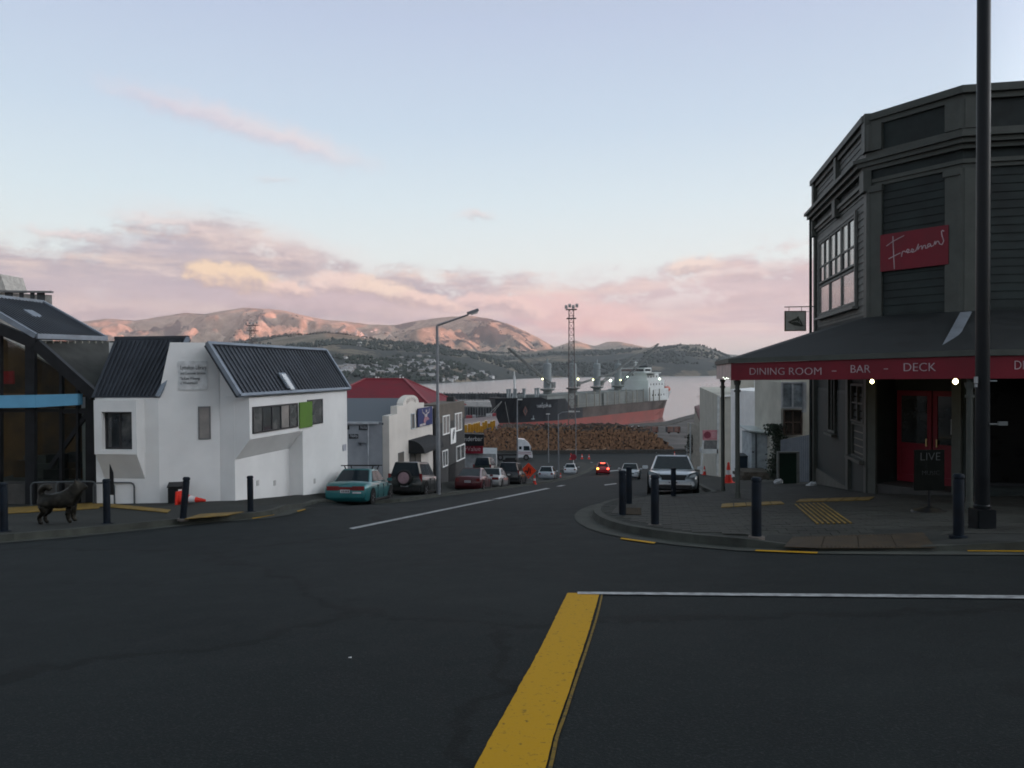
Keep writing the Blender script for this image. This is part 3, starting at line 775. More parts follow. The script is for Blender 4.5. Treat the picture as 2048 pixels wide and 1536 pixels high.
# side wall facing uphill, slate roof behind
sc = Vector(SB)+U*PL(778, 850, SB, U)[0]
ze = W(740, 846, sc.y).z
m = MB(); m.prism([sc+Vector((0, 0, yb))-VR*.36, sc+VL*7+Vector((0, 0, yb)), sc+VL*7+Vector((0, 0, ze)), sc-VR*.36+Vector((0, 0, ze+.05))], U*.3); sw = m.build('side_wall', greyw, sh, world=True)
# poster boards on the side wall
pos = mat('poster_board', (.22, .24, .27), .6, 0, .35, 9)
dk = mat('dark_plate', (.035, .04, .045), .6)
def onside(px, py): # point on the uphill facing wall plane
    return PL(px, py, sc, VL)[1]-U*.02
for (x0, y0, x1, y1, body) in ((718, 851, 736, 860, 'Nolita'), (698, 868, 717, 877, 'Nolita'), (690, 851, 698, 859, None), (714, 885, 734, 891, 'Espresso')):
    a0, b0 = onside(x0, y0), onside(x1, y1); m = MB(); m.obox((a0+b0)/2, VL*(abs((b0-a0).length)/2*.9), U*.012, Vector((0, 0, abs(a0.z-b0.z)/2)))
    pl = m.build('sign_plate', dk if body != 'Espresso' else pos, sh, world=True)
    if body:
        word('lettering', body, pl, sc-U*.035, VL, x0+3, x1-2, y1-2.5, .16 if body != 'Espresso' else .10, mat('grey_lettering', (.4, .42, .45), .6) if body != 'Espresso' else dk, out=.004)
m = MB(); a0, b0 = onside(737, 848), onside(737, 990); m.bar(a0, b0, .05, .05, (0, 1, 0)); m.build('downpipe', mat('pale_pipe', (.5, .52, .55), .5), sh, world=True)
m = MB(); a0, b0 = onside(690, 848), onside(757, 848); m.bar(a0+Vector((0, -.05, .05)), b0+Vector((0, -.05, .05)), .1, .1); m.build('gutter', mat('pale_pipe', (.5, .52, .55), .5), sh, world=True)
rz_ = W(740, 798, sc.y+4).z
m = MB(); m.prism([sc+VL*7.0+Vector((0, 0, ze)), sc+VL*.3+Vector((0, 0, ze)), sc+VL*.3+U*5+Vector((0, 0, rz_)), sc+VL*7.0+U*5+Vector((0, 0, rz_))], (0, 0, -.1)); rr_ = m.build('roof', mat('slate_blue_roof', (.06, .075, .09), .5, .1, .12, 2), sh, world=True)
# openings
recess = mat('recess_glass', (.10, .09, .08), .5)  # brown grey pane colour for the shop openings
window(sh, SB, U, 821.5, 827, 828, 859, 1, 1, mat('blue_grey_frame', (.42, .46, .50), .5), recess, depth=.06)
window(sh, SB, U, 796, 906, 807, 930, 1, 1, mat('grey_frame', (.16, .16, .16), .5), recess, depth=.04)
window(sh, SB, U, 819, 898, 841, 975, 2, 1, mat('grey_frame', (.16, .16, .16), .5), recess, depth=.05, name='door', quad=sp_(819, 975).z)
window(sh, SB, U, 849, 895, 857, 908, 1, 1, mat('grey_frame', (.16, .16, .16), .5), recess, depth=.04)
# barrel awning
aw0, aw1 = PL(817, 890, SB, U)[0], PL(858, 890, SB, U)[0]; za, zbm = sp_(838, 878).z+.1, sp_(838, 900).z
m = MB(); pr = []
for k in range(9):
    a = math.pi/2*k/8; pr.append((.9*math.sin(a), za-(za-zbm)*(1-math.cos(a))))
m.prism([Vector(SB)+U*aw0+VR*n+Vector((0, 0, z)) for n, z in pr]+[Vector(SB)+U*aw0+Vector((0, 0, zbm))], U*(aw1-aw0)); m.build('awning', mat('dark_canvas', (.018, .02, .023), .8), sh, world=True)
# blue picture panel
blue = mat('deep_blue_panel', (.02, .03, .12), .5)
a0, b0 = sp_(832, 816), sp_(861, 851); m = MB(); ca = (a0+b0)/2; ww = PL(861, 830, SB, U)[0]-PL(832, 830, SB, U)[0]; zz = sp_(845, 815).z, sp_(845, 851.5).z
cpan = Vector(SB)+U*((PL(861, 830, SB, U)[0]+PL(832, 830, SB, U)[0])/2)+Vector((0, 0, (zz[0]+zz[1])/2))
m.obox(cpan+VR*.1, U*(ww/2), VR*.02, Vector((0, 0, (zz[0]-zz[1])/2))); bp = m.build('picture_panel', blue, sh, world=True)
m = MB(); hh = (zz[0]-zz[1])/2
def pp(u, v): return cpan+VR*.125+U*(u*ww/2)+Vector((0, 0, v*hh))
def stroke(mb, P, r):
    for a, b in zip(P, P[1:]): mb.bar(pp(*a), pp(*b), r, .01, VR)
m.prism([pp(-.15, .25), pp(.25, .3), pp(.2, -.05), pp(-.1, -.02)], VR*.01); stroke(m, [(-.15, .3), (-.4, .5), (-.45, .85)], .07); stroke(m, [(.2, .3), (.5, .4), (.55, .8)], .07)
m.prism([pp(0, .45), pp(.18, .45), pp(.2, .72), pp(.02, .75)], VR*.01); stroke(m, [(-.8, -.85), (0, -.8)], .12)
m.build('picture_figure', mat('pale_flesh', (.42, .38, .38), .6), bp, world=True)
m = MB(); m.prism([pp(-.15, -.05), pp(.25, -.05), pp(.55, -.4), pp(.1, -.45), pp(-.1, -.75), pp(-.3, -.5)], VR*.013); m.build('picture_skirt', mat('dusty_pink', (.32, .16, .2), .6), bp, world=True)
m = MB(); a = Vector(SB)+U*(t866-.05)+VR*.06; m.tube(a+Vector((0, 0, z2-.1)), a+Vector((0, 0, yb)), .06); m.build('downpipe', blackp, sh, world=True)
# faint arch lettering
for k, ch in enumerate('VOLCANO'):
    an = math.pi*(.82-.64*k/6); c = Vector(SB)+U*(ct-rr*.62*math.cos(math.pi-an))+Vector((0, 0, zc+(ztop-zc)*.58*math.sin(an)))+VR*.004
    an2 = an-math.pi/2; X = U*math.cos(an2)+Vector((0, 0, math.sin(an2))); Z_ = -U*math.sin(an2)+Vector((0, 0, math.cos(an2)))
    # lettering on the arch is worn beyond reading; small raised strokes stand for it
    m = MB(); m.obox(c, X*.10, VR*.005, Z_*.02); m.obox(c, X*.025, VR*.006, Z_*.12); m.build('worn_lettering', mat('worn_ink', (.38, .34, .31), .8), sh, world=True)

# ---------------------------------------------------------------- red roofed house behind
redr = mat('red_iron_roof', (.15, .008, .018), .7, 0, .12, 1)
rh = thing('red_roof_house', 'large house with dark red hipped iron roof behind the shops', 'house', (-8, 53, G(-8, 53)))
f_l, f_r, b_r, b_l = Vector((-13.2, 47.8, -.85)), Vector((-4.75, 48.0, -.85)), Vector((-3.6, 60, -1.05)), Vector((-13.2, 60, -1.05))
r_l, r_r = W(730, 757.5, 54), W(808, 757.5, 54)
m = MB()
for q in ([f_l, f_r, r_r, r_l], [f_r, b_r, r_r], [b_r, b_l, r_l, r_r], [b_l, f_l, r_l]): m.face(q)
m.face([f_l, b_l, b_r, f_r]); m.build('roof', redr, rh, world=True)
m = MB()
for p, q in ((f_r, r_r), (r_l, r_r), (f_l, r_l), (b_r, r_r)): m.bar(p+Vector((0, 0, .02)), q+Vector((0, 0, .02)), .16, .07)
m.build('ridge_cap', mat('ridge_red', (.25, .05, .06), .5), rh, world=True)
m = MB(); m.prism([(-13, 48.3, -9), (-5.3, 48.5, -9), (-4.3, 59.5, -9), (-13, 59.5, -9)], (0, 0, 8.1)); m.build('wall', mat('dark_slate_wall', (.05, .055, .065), .8), rh, world=True)
for px in (752, 757, 800, 806):
    m = MB(); p = W(px, 757, 54); m.tube(p, p+Vector((0, 0, .12)), .05); m.build('roof_vent', whitep, rh, world=True)

# ---------------------------------------------------------------- charcoal two storey building
SA0 = SA; SA = SA+VL*.45
tD0, pD0 = PL(877, 830, SA, U); tD1, pD1 = PL(929, 830, SA, U)
dgrey = mat('charcoal_render', (.055, .055, .055), .85, 0, .12, 1)
browng = mat('taupe_render', (.12, .105, .09), .85, 0, .12, 1)
cb = thing('charcoal_building', 'charcoal two storey building with white framed windows and fern sign', 'building', (pD0.x, pD0.y, G(pD0.x, pD0.y)), UROT)
def dp(px, py): return PL(px, py, SA, U)[1]
z_t = dp(900, 806).z
m = MB(); c0 = Vector(SA)+U*tD0; c1 = Vector(SA)+U*tD1
zsplit = dp(900, 842).z
m.prism([c0+Vector((0, 0, zsplit)), c1+Vector((0, 0, zsplit)), c1+VL*5+Vector((0, 0, zsplit)), c0+VL*5+Vector((0, 0, zsplit))], (0, 0, z_t-zsplit)); m.build('wall', browng, cb, world=True)
m = MB(); m.prism([c0+Vector((0, 0, -9)), c1+Vector((0, 0, -9)), c1+VL*5+Vector((0, 0, -9)), c0+VL*5+Vector((0, 0, -9))], (0, 0, 9+zsplit)); m.build('wall', dgrey, cb, world=True)
for (x0, y0, x1, yb_, gm) in ((884.5, 832, 898.5, 871, winpink), (909, 827, 923, 864, winpink), (884, 902, 895, 936, winw), (912, 893, 929, 924, winw)):
    window(cb, SA, U, x0, y0, x1, yb_-3, 2, 1, whitep, gm, depth=.05, fw=.07, quad=dp(x0, yb_).z)
m = MB(); a0 = dp(899.5, 857); b0 = dp(909.5, 885); m.obox(Vector(SA)+U*((PL(899.5, 860, SA, U)[0]+PL(909.5, 860, SA, U)[0])/2)+VR*.06+Vector((0, 0, (dp(904, 856).z+dp(904, 887).z)/2)), U*(abs(PL(899.5, 860, SA, U)[0]-PL(909.5, 860, SA, U)[0])/2), VR*.02, Vector((0, 0, (dp(904, 856).z-dp(904, 887).z)/2)))
fs = m.build('fern_sign', whitep, cb, world=True)
cf = Vector(SA)+U*((PL(899.5, 860, SA, U)[0]+PL(909.5, 860, SA, U)[0])/2)+VR*.085+Vector((0, 0, (dp(904, 856).z+dp(904, 887).z)/2))
m = MB(); H_ = (dp(904, 856).z-dp(904, 887).z)/2*.8; W_ = .42
m.bar(cf+U*(-W_*.5)+Vector((0, 0, -H_)), cf+U*(W_*.45)+Vector((0, 0, H_)), .03, .01, VR)
for k in range(9):
    f_ = k/8; c = cf+U*(-W_*.3+W_*.75*f_)+Vector((0, 0, -H_*.6+H_*1.5*f_)); l_ = .20*math.sin(math.pi*(f_*.8+.15))+.04
    for s in (-1, 1): m.bar(c, c+U*(s*l_)+Vector((0, 0, l_*.5)), .05, .01, VR)
m.build('fern_emblem', ink, fs, world=True)
m = MB(); c = c1-U*.9+VL*.7+Vector((0, 0, z_t)); m.obox(c+Vector((0, 0, .15)), U*.25, VR*.25, Vector((0, 0, .15))); m.build('chimney', dgrey, cb, world=True)
m = MB(); dd0, dd1 = PL(897, 930, SA, U)[0], PL(911, 930, SA, U)[0]
m.obox(Vector(SA)+U*((dd0+dd1)/2)+VR*.01+Vector((0, 0, dp(904, 965).z)), U*((dd1-dd0)/2), VR*.02, Vector((0, 0, dp(904, 928).z-dp(904, 965).z))); m.build('doorway', blackp, cb, world=True)

# ---------------------------------------------------------------- sign boards down the street
sb = thing('bar_sign', 'black panel with grey bar name letters above the red supermarket sign', 'sign', W(948, 900, 74))
m = MB(); m.prism([W(905, 867, 74), W(968, 868.5, 74), W(968, 892, 74), W(905, 892, 74)], (0, .5, 0)); m.build('panel', blackp, sb, world=True)
word('lettering', 'Wunderbar', sb, (0, 73.98, 0), (1, 0, 0), 911, 965, 882, .42, mat('grey_letters', (.42, .42, .42), .6), out=.02)
st = thing('supermarket_building', 'low pale building with deep red supermarket sign board', 'shop', W(945, 925, 76))
m = MB(); m.prism([W(900, 906, 76), W(992, 908, 76), W(992, 945, 76), W(900, 945, 76)], (0, 6, 0)); m.build('wall', mat('pale_grey_wall', (.26, .28, .29), .8), st, world=True)
m = MB(); m.prism([W(900, 889, 75.6), W(966, 891, 75.6), W(966, 907, 75.6), W(900, 907, 75.6)], (0, .4, 0)); sg = m.build('sign_board', mat('crimson_board', (.22, .012, .03), .5), st, world=True)
word('lettering', 'SuperValue', sg, (0, 75.58, 0), (1, 0, 0), 906, 961, 902, .42, mat('pink_white_letters', (.6, .42, .45), .6), out=.02)
# ================================================================ the corner bar on the right
C1 = Vector((9.7, 21.0, 0)); C2 = C1-U*1.7+VR*1.7
gpaint = mat('lit_grey_green_weatherboard', (.105, .110, .100), .62, 0, .2, 2.5, bump=.1, bscale=30)  # street face boards painted paler, the light on that face in the colour
dpaint = mat('dark_shaded_green_grey_paint', (.015, .022, .021), .65, 0, .25, 1.6, detail=8)  # dark paint, with the shade of the other faces put into it
trim = mat('olive_grey_trim', (.062, .068, .060), .55, 0, .1, 2)
iron = mat('dark_iron_roof', (.012, .014, .015), .75, 0, .2, 1.5)
redp = mat('crimson_paint', (.15, .004, .014), .5, 0, .08, 1.5)
pinkw = mat('pale_pink_lettering', (.42, .33, .35), .55)
fb = thing('corner_bar', 'grey green two storey weatherboard bar with chamfered corner and red fascia', 'bar', (C1.x, C1.y, G(C1.x, C1.y)), UROT)
g0 = G(C1.x, C1.y)
def fl(x, y, z): return C1+U*x+VL*y+Vector((0, 0, z))     # local: x down the street, y towards the street
def wp(pts, z0, z1): return [fl(x, y, z0) for x, y in pts], Vector((0, 0, z1-z0))
foot = [(7.4, 0), (0, 0), (-1.7, -1.7), (-1.7, -15), (7.4, -15)]
m = MB(); m.prism(*wp(foot, 1.9, 8.2)); m.build('wall', dpaint, fb, world=True)
low = [(7.4, 0), (.06, 0), (-.12, -.12), (.62, -.86), (-.82, -2.30), (-1.58, -1.58), (-1.7, -1.75), (-1.7, -15), (7.4, -15)]
m = MB(); m.prism(*wp(low, -5.2, 1.9)); lw = m.build('wall', dpaint, fb, world=True)
def boards(parent, a, b, n, z0, z1, pitch, material):
    a, b, n = Vector(a), Vector(b), Vector(n); z = z0; k = 0
    while z < z1-.02:
        h = min(pitch, z1-z)
        o = MB(); A0 = Vector((a.x, a.y, z)); B0 = Vector((b.x, b.y, z))
        o.prism([A0+n*.002, A0+n*.034, A0+n*.010+Vector((0, 0, h+.012)), A0+n*.002+Vector((0, 0, h+.012))], B0-A0)
        o.build('weatherboard', material, parent, world=True); z += pitch; k += 1
nO = VL; nL = -U; nC = (VL-U).normalized()
ox = MB(); ox.box(0, .001, 0, .001, 0, .001)
w_ox = fb
boards(fb, fl(.25, 0, 0), fl(7.35, 0, 0), nO, 2.75, 6.46, .20, gpaint)
boards(fb, fl(.1, 0, 0), fl(7.35, 0, 0), nO, 7.40, 8.1, .18, gpaint)
boards(fb, fl(.35, 0, 0), fl(7.2, 0, 0), nO, -2.0, .9, .20, dpaint)
boards(fb, fl(-1.7, -2.1, 0), fl(-1.7, -14.9, 0), nL, 3.05, 6.46, .20, dpaint)
cd = (fl(-1.7, -1.7, 0)-fl(0, 0, 0)).normalized()
boards(fb, fl(0, 0, 0)+cd*.38, fl(0, 0, 0)+cd*2.0, nC, 3.05, 6.46, .20, dpaint)
# mouldings that wrap the three faces: (z0, z1, projection, material)
def wrap(name, z0, z1, pr, material, inner=0.0):
    base = [(7.5, 0), (0, 0), (-1.7, -1.7), (-1.7, -15)]
    k = math.tan(R(22.5))
    def off(p): return [(7.5, p), (p*k, p), (-1.7-p, -1.7-(-p*k)) if False else (-1.7-p, -1.7+p*k), (-1.7-p, -15)]
    o = MB(); A0 = off(inner); B0 = off(pr)
    for (a0, a1, b0, b1) in zip(A0, A0[1:], B0, B0[1:]):
        o.prism([fl(*a0, z0), fl(*b0, z0), fl(*b1, z0), fl(*a1, z0)], (0, 0, z1-z0))
    return o.build(name, material, fb, world=True)
wrap('cornice', 6.90, 7.02, .18, trim); wrap('cornice', 7.02, 7.14, .30, trim); wrap('cornice', 7.14, 7.24, .40, trim); wrap('cornice', 7.24, 7.40, .10, trim)
wrap('moulding', 6.46, 6.56, .08, trim); wrap('moulding', 6.56, 6.66, .14, trim); wrap('frieze', 6.66, 6.90, .04, dpaint)
wrap('parapet_cap', 8.1, 8.24, .10, trim); wrap('parapet_cap', 8.24, 8.42, .2, trim)
wrap('skirting', 2.9, 3.06, .05, dpaint)
# pilasters
def pil(name, cx, cy, dx_, n, w_, z0, z1, pr, material):
    o = MB(); c = fl(cx, cy, (z0+z1)/2); d = Vector(dx_).normalized()
    o.obox(c+n*(pr/2), d*(w_/2), n*(pr/2), Vector((0, 0, (z1-z0)/2))); return o.build(name, material, fb, world=True)
for (cx, cy, d, n, w_) in ((.10, 0, U, nO, .34), (3.6, 0, U, nO, .30), (7.2, 0, U, nO, .30)):
    pil('pilaster', cx, cy, d, n, w_, 7.41, 8.44, .16, trim)
    if cx != 3.6: pil('pilaster', cx, cy, d, n, w_, 2.72, 6.45, .10, trim)
    pil('capital', cx, cy, d, n, w_+.1, 6.35, 6.9, .2, trim)
for s in (.20, 2.2):
    cxy = (-.7071*s, -.7071*s)
    pil('pilaster', *cxy, cd, nC, .36, 7.41, 8.1, .12, trim); pil('pilaster', *cxy, cd, nC, .36, 2.9, 6.45, .10, trim); pil('capital', *cxy, cd, nC, .42, 6.3, 6.46, .15, trim)
pil('pilaster', -1.7, -1.87, VR, nL, .34, 2.9, 6.45, .10, trim); pil('pilaster', -1.7, -1.87, VR, nL, .34, 7.41, 8.1, .12, trim)
o = MB(); o.tube(fl(-1.66, -1.68, 2.9), fl(-1.66, -1.68, 6.45), .13, .13, 8); o.tube(fl(-1.66, -1.68, 7.41), fl(-1.66, -1.68, 8.1), .15, .15, 8); o.build('pilaster', trim, fb, world=True)
o = MB(); o.tube(fl(-.03, .0, 2.8), fl(-.03, .0, 6.45), .11, .11, 8); o.tube(fl(-.03, .0, 7.41), fl(-.03, .0, 8.1), .15, .15, 8); o.build('pilaster', trim, fb, world=True)
# big upstairs window on the street side: three double hung sashes above three fixed panes
wtrim = mat('window_trim_grey', (.15, .155, .145), .6)
blind = glass('glass_with_pale_blind', (.40, .40, .36), .25, col2=(.30, .30, .28))
tq0 = PL(1716, 500, C1, U)[0]; tq1 = PL(1643, 500, C1, U)[0]; zt = PL(1716, 430, C1, U)[1].z; zb2 = PL(1716, 606, C1, U)[1].z; ztr = PL(1716, 534, C1, U)[1].z; zmr = PL(1716, 490, C1, U)[1].z
tq0, tq1 = min(tq0, tq1), max(tq0, tq1)
surround = window_m(fb, C1+VL*.04, U, tq0-.1, tq1+.1, zb2-.12, zt+.12, 1, 1, wtrim, win, depth=.07, fw=.10, name='window_surround', pane=False)
wd = (tq1-tq0)/3
for k in range(3):
    a0, b0 = tq0+wd*k, tq0+wd*(k+1)
    window_m(fb, C1+VL*.035, U, a0+.03, b0-.03, ztr+.05, zt, 2, 2, wtrim, [blind, win, blind], depth=.06, fw=.06, mull=[ztr+.05, zmr, zt])
    window_m(fb, C1+VL*.035, U, a0+.03, b0-.03, zb2, ztr-.02, 1, 1, wtrim, winpink, depth=.05, fw=.06)
o = MB(); o.bar(fl(tq0-.2, .12, zb2-.13), fl(tq1+.2, .12, zb2-.13), .16, .08); o.build('sill', wtrim, fb, world=True)
# ground floor windows on the street side
window_m(fb, C1+VL*.0, U, .35, 1.75, .05, 1.15, 2, 2, trim, win, depth=.10, fw=.06)
window_m(fb, C1+VL*.0, U, .35, 1.75, -.95, 0.02, 1, 1, trim, mat('frosted_lower_pane', (.17, .16, .125), .5), depth=.08, fw=.05)
window_m(fb, C1+VL*.0, U, 3.9, 4.9, -.5, 1.3, 2, 1, trim, win, depth=.10, fw=.07)
o = MB(); o.bar(fl(.2, .13, -1.0), fl(1.9, .13, -1.0), .2, .09); o.bar(fl(3.8, .12, -.56), fl(5.0, .12, -.56), .18, .08); o.build('sill', trim, fb, world=True)
pil('plinth', 3.6, 0, U, nO, 7.3, -4.2, -2.0, .07, mat('plinth_grey', (.09, .088, .078), .8)); pil('pilaster', 2.15, 0, U, nO, .28, -3.6, 1.3, .12, trim); pil('pilaster', 7.2, 0, U, nO, .3, -3.9, 1.9, .14, trim)
pil('pilaster', .14, 0, U, nO, .26, -3.0, 1.9, .10, trim)
for s in (.10, 2.3): pil('pilaster', -.7071*s, -.7071*s, cd, nC, .22, -3.0, 1.9, .09, trim)
# recessed red double doors
dc = (fl(.62, -.86, 0)+fl(-.82, -2.30, 0))/2; zf = -1.50; dtop = .98
for s in (-1, 1):
    cc = dc+cd*(s*.49)+nC*.06; o = MB()
    hw = .47; st_ = .11
    def db(a0, a1, z0, z1, o0, o1):
        p = cc+cd*((a0+a1)/2)+nC*((o0+o1)/2)+Vector((0, 0, (z0+z1)/2)); o.obox(p, cd*((a1-a0)/2), nC*((o1-o0)/2), Vector((0, 0, (z1-z0)/2)))
    db(-hw, -hw+st_, zf, dtop, 0, .05); db(hw-st_, hw, zf, dtop, 0, .05); db(-hw+st_, hw-st_, dtop-.14, dtop, 0, .05); db(-hw+st_, hw-st_, zf, zf+.2, 0, .05); db(-hw+st_, hw-st_, zf+.92, zf+1.06, 0, .05)
    db(-hw+st_, hw-st_, zf+.2, zf+.92, 0, .03)
    dr = o.build('door', redp, fb, world=True)
    o = MB(); db(-hw+st_+.002, hw-st_-.002, zf+1.06, dtop-.14, .01, .02); o.build('pane', win, dr, world=True)
    o = MB(); db(-s*hw*.75-.015, -s*hw*.75+.015, zf+1.0, zf+1.2, .05, .10); o.build('handle', mat('brass', (.5, .4, .2), .35, 1), dr, world=True)
    if s == 1:
        o = MB(); db(-.02, .26, zf+1.35, zf+1.75, .022, .03); o.build('notice', mat('paper', (.5, .52, .55), .7), dr, world=True)
o = MB(); o.prism([fl(-.1, -.1, zf-.35), fl(-1.6, -1.6, zf-.35), fl(-.84, -2.3, zf-.35), fl(.6, -.9, zf-.35)], (0, 0, .33)); o.build('doorstep', mat('step_dark', (.05, .05, .048), .8), fb, world=True)
o = MB(); p = dc+nC*.05+Vector((0, 0, (dtop+1.9)/2)); o.obox(p, cd*1.02, nC*.04, Vector((0, 0, (1.9-dtop)/2-.01))); o.build('fanlight', dpaint, fb, world=True)
# London side ground floor: dark glazing behind posts
for k in range(5):
    window_m(fb, C2, VR, .4+2.3*k, 2.5+2.3*k, -1.3, 1.5, 2, 1, blackp, mat('deep_dark_glass', (.004, .004, .004), .3, spec=.1), depth=.08, fw=.08)
# red name board on the chamfer
sx0, sx1 = PL(1763, 500, C1+nC*.06, cd)[0], PL(1899, 500, C1+nC*.06, cd)[0]
Os = C1+nC*.09; z_hi = PL(1830, 460, Os, cd)[1].z; z_lo = PL(1830, 536, Os, cd)[1].z
o = MB(); o.obox(LZ(Os)+cd*((sx0+sx1)/2)+Vector((0, 0, (z_hi+z_lo)/2)), cd*((sx1-sx0)/2), nC*.03, Vector((0, 0, (z_hi-z_lo)/2))); nb = o.build('name_board', redp, fb, world=True)
def sg(px, py): return PL(px, py, Os+nC*.035, cd)[1]
def zz_(x, y): return (1560+x/4.197, 420+y/4.197)
strokes = [[(948, 220), (950, 300), (955, 400), (960, 495)], [(893, 303), (940, 268), (1000, 235), (1040, 215)], [(912, 410), (960, 385), (1010, 360)],
           [(1020, 392), (1024, 360), (1030, 348), (1045, 345), (1052, 352)], [(1054, 352), (1075, 350), (1085, 335), (1072, 328), (1060, 345), (1072, 360), (1095, 352)],
           [(1095, 352), (1112, 348), (1122, 333), (1108, 325), (1100, 342), (1112, 356), (1140, 342)], [(1140, 342), (1162, 285), (1156, 335), (1175, 305), (1190, 300), (1192, 330), (1205, 300), (1220, 296), (1222, 322), (1240, 316)],
           [(1262, 282), (1246, 284), (1236, 303), (1250, 310), (1264, 288), (1268, 308), (1290, 296)], [(1290, 296), (1302, 262), (1304, 290), (1318, 262), (1330, 262), (1340, 285), (1360, 290), (1375, 260), (1360, 215), (1355, 180), (1366, 170), (1376, 178)]]
o = MB()
for s_ in strokes:
    P_ = [sg(*zz_(*p)) for p in s_]
    for a, b in zip(P_, P_[1:]): o.bar(a, b+(b-a).normalized()*.005, .020, .006, nC)
o.build('handwritten_name', pinkw, nb, world=True)
# verandah: roof, fascia, posts
F0, F1, F2, F3 = (3.4, 3.79), (-1.74, 3.79), (-6.0, -.44), (-6.0, -15)
z1_, z0_ = 1.72, 1.28; zwall = 2.95
def vr(name, pts, material):
    o = MB(); o.prism([fl(*p) for p in pts], (0, 0, .05)); return o.build(name, material, fb, world=True)
vroof = vr('verandah_roof', [(*F0, z1_+.04), (*F1, z1_+.04), (0, 0, zwall), (4.9, 0, zwall)], iron)
vr('verandah_roof', [(*F1, z1_+.07), (*F2, z1_+.14), (-1.7, -1.7, zwall), (0, 0, zwall)], iron)
vr('verandah_roof', [(*F2, z1_+.14), (*F3, z1_+.14), (-1.7, -15, zwall), (-1.7, -1.7, zwall)], iron)
DZ = {F0: .0, F1: .03, F2: .10, F3: .10}
def fseg(a, b, z0, z1, th, material, name, out_=0.0):
    A0 = fl(*a, 0); B0 = fl(*b, 0); d = (B0-A0).normalized(); n = Vector((d.y, -d.x, 0))
    if n.dot(C1-A0) > 0: n = -n
    o = MB(); o.prism([A0+n*out_+Vector((0, 0, z0+DZ[a])), B0+n*out_+Vector((0, 0, z0+DZ[b])), B0+n*out_+Vector((0, 0, z1+DZ[b])), A0+n*out_+Vector((0, 0, z1+DZ[a]))], -n*th)
    return o.build(name, material, fb, world=True), A0, d, n
palef = mat('pink_reflection_fascia', (.50, .38, .36), .6)  # pink reflected light painted into the short street side fascia
fa, _, _, _ = fseg(F0, F1, z0_, z1_, .05, palef, 'fascia')
f1o, a_1, d_1, n_1 = fseg(F1, F2, z0_, z1_, .05, redp, 'fascia')
f2o, a_2, d_2, n_2 = fseg(F2, F3, z0_, z1_, .05, redp, 'fascia')
for a, b in ((F0, F1), (F1, F2), (F2, F3)): fseg(a, b, z1_+.005, z1_+.12, .12, trim, 'gutter', .06)
Of = a_1+n_1*.001
for body, x0, x1, yb_ in (('DINING ROOM', 1500, 1643, 749.5), ('-', 1664, 1673, 747), ('BAR', 1702, 1741, 745.5), ('-', 1768, 1776, 743), ('DECK', 1808, 1872, 742.5)):
    word('lettering', body, f1o, Of, d_1, x0, x1, yb_, .175, pinkw, off=-.0035, out=.006)
word('lettering', 'DINING ROOM', f2o, a_2+n_2*.001, d_2, 2029, 2180, 739, .175, pinkw, off=-.0035, out=.006)
# soffit lining
o = MB(); o.prism([fl(3.3, 3.6, z0_+.42), fl(-1.7, 3.6, z0_+.42), fl(-5.8, -.5, z0_+.42), fl(-5.8, -15, z0_+.42), fl(-1.72, -15, z0_+.42), fl(-1.72, -1.7, z0_+.42), fl(0, .02, z0_+.42), fl(3.3, .02, z0_+.42)], (0, 0, .03)); o.build('soffit', dpaint, fb, world=True)
for (x, y) in ((3.15, 3.62), (-1.62, 3.62), (-5.72, -.42), (-5.85, -5.5), (-5.85, -10)):
    gp = fl(x, y, 0); gz_ = G(gp.x, gp.y)+.1
    o = MB(); o.tube(fl(x, y, gz_), fl(x, y, z0_+.42), .062, .058, 14); o.tube(fl(x, y, z0_-.28), fl(x, y, z0_-.22), .085, .085, 14); o.tube(fl(x, y, z0_-.1), fl(x, y, z0_+.02), .075, .10, 14); o.tube(fl(x, y, gz_), fl(x, y, gz_+.18), .08, .075, 14)
    o.build('verandah_post', trim, fb, world=True, smooth=True)
# metal strip down the hip of the verandah roof
pa_, pb_ = W(1943, 626, 18.2), W(1893, 696, 16.1)
def roofz(p):
    return p
o = MB(); o.prism([W(1922, 626, 18.2), W(1944, 624, 18.2), W(1908, 693, 16.0), W(1884, 696, 16.0)], (0, .03, .02)); o.build('roof_flashing', mat('zinc_flashing', (.30, .33, .38), .35, .5), fb, world=True)
# security lamp on the roof
o = MB(); p = W(1745, 663, 20.2); o.obox(p, (.09, 0, 0), (0, .04, 0), (0, 0, .05)); o.tube(p, p+Vector((-.2, .3, .1)), .02); o.build('floodlight', mat('lamp_casing', (.4, .42, .44), .4), fb, world=True)
# vents in the plinth, downpipes
o = MB(); o.tube(fl(7.3, .2, -3.4), fl(7.3, .2, 7), .05); o.build('downpipe', dpaint, fb, world=True)
# two lit lamps under the verandah
lampm = mat('lit_bulb', (.9, .85, .6), .5, emit=(1.0, .86, .42), estr=6)
def bulb(px, py, Y, r, e):
    p = W(px, py, Y); t = thing('verandah_lamp', 'lit bulb under the verandah %s' % ('left of the red doors' if px < 1800 else 'right of the red doors'), 'lamp', p, group='lit lamps under the verandah')
    MB().lathe([(.001, -r*1.2), (r*.8, -r*.6), (r, 0), (r*.7, r*.7), (r*.3, r*1.1)], n=14).build('bulb', lampm, t, smooth=True)
    MB().tube((0, 0, r*1.1), (0, 0, r*2.4), .03).build('fitting', blackp, t)
    ld = bpy.data.lights.new('lamp_light', 'POINT'); lo = bpy.data.objects.new('lamp_light', ld); C.objects.link(lo); lo.parent = t
    lo.location = (-.15, -.25, -.1); ld.energy = e; ld.color = (1, .82, .45); ld.shadow_soft_size = .06
bulb(1744, 763, 20.0, .05, 1.2); bulb(1911, 763, 18.0, .06, 1.8)
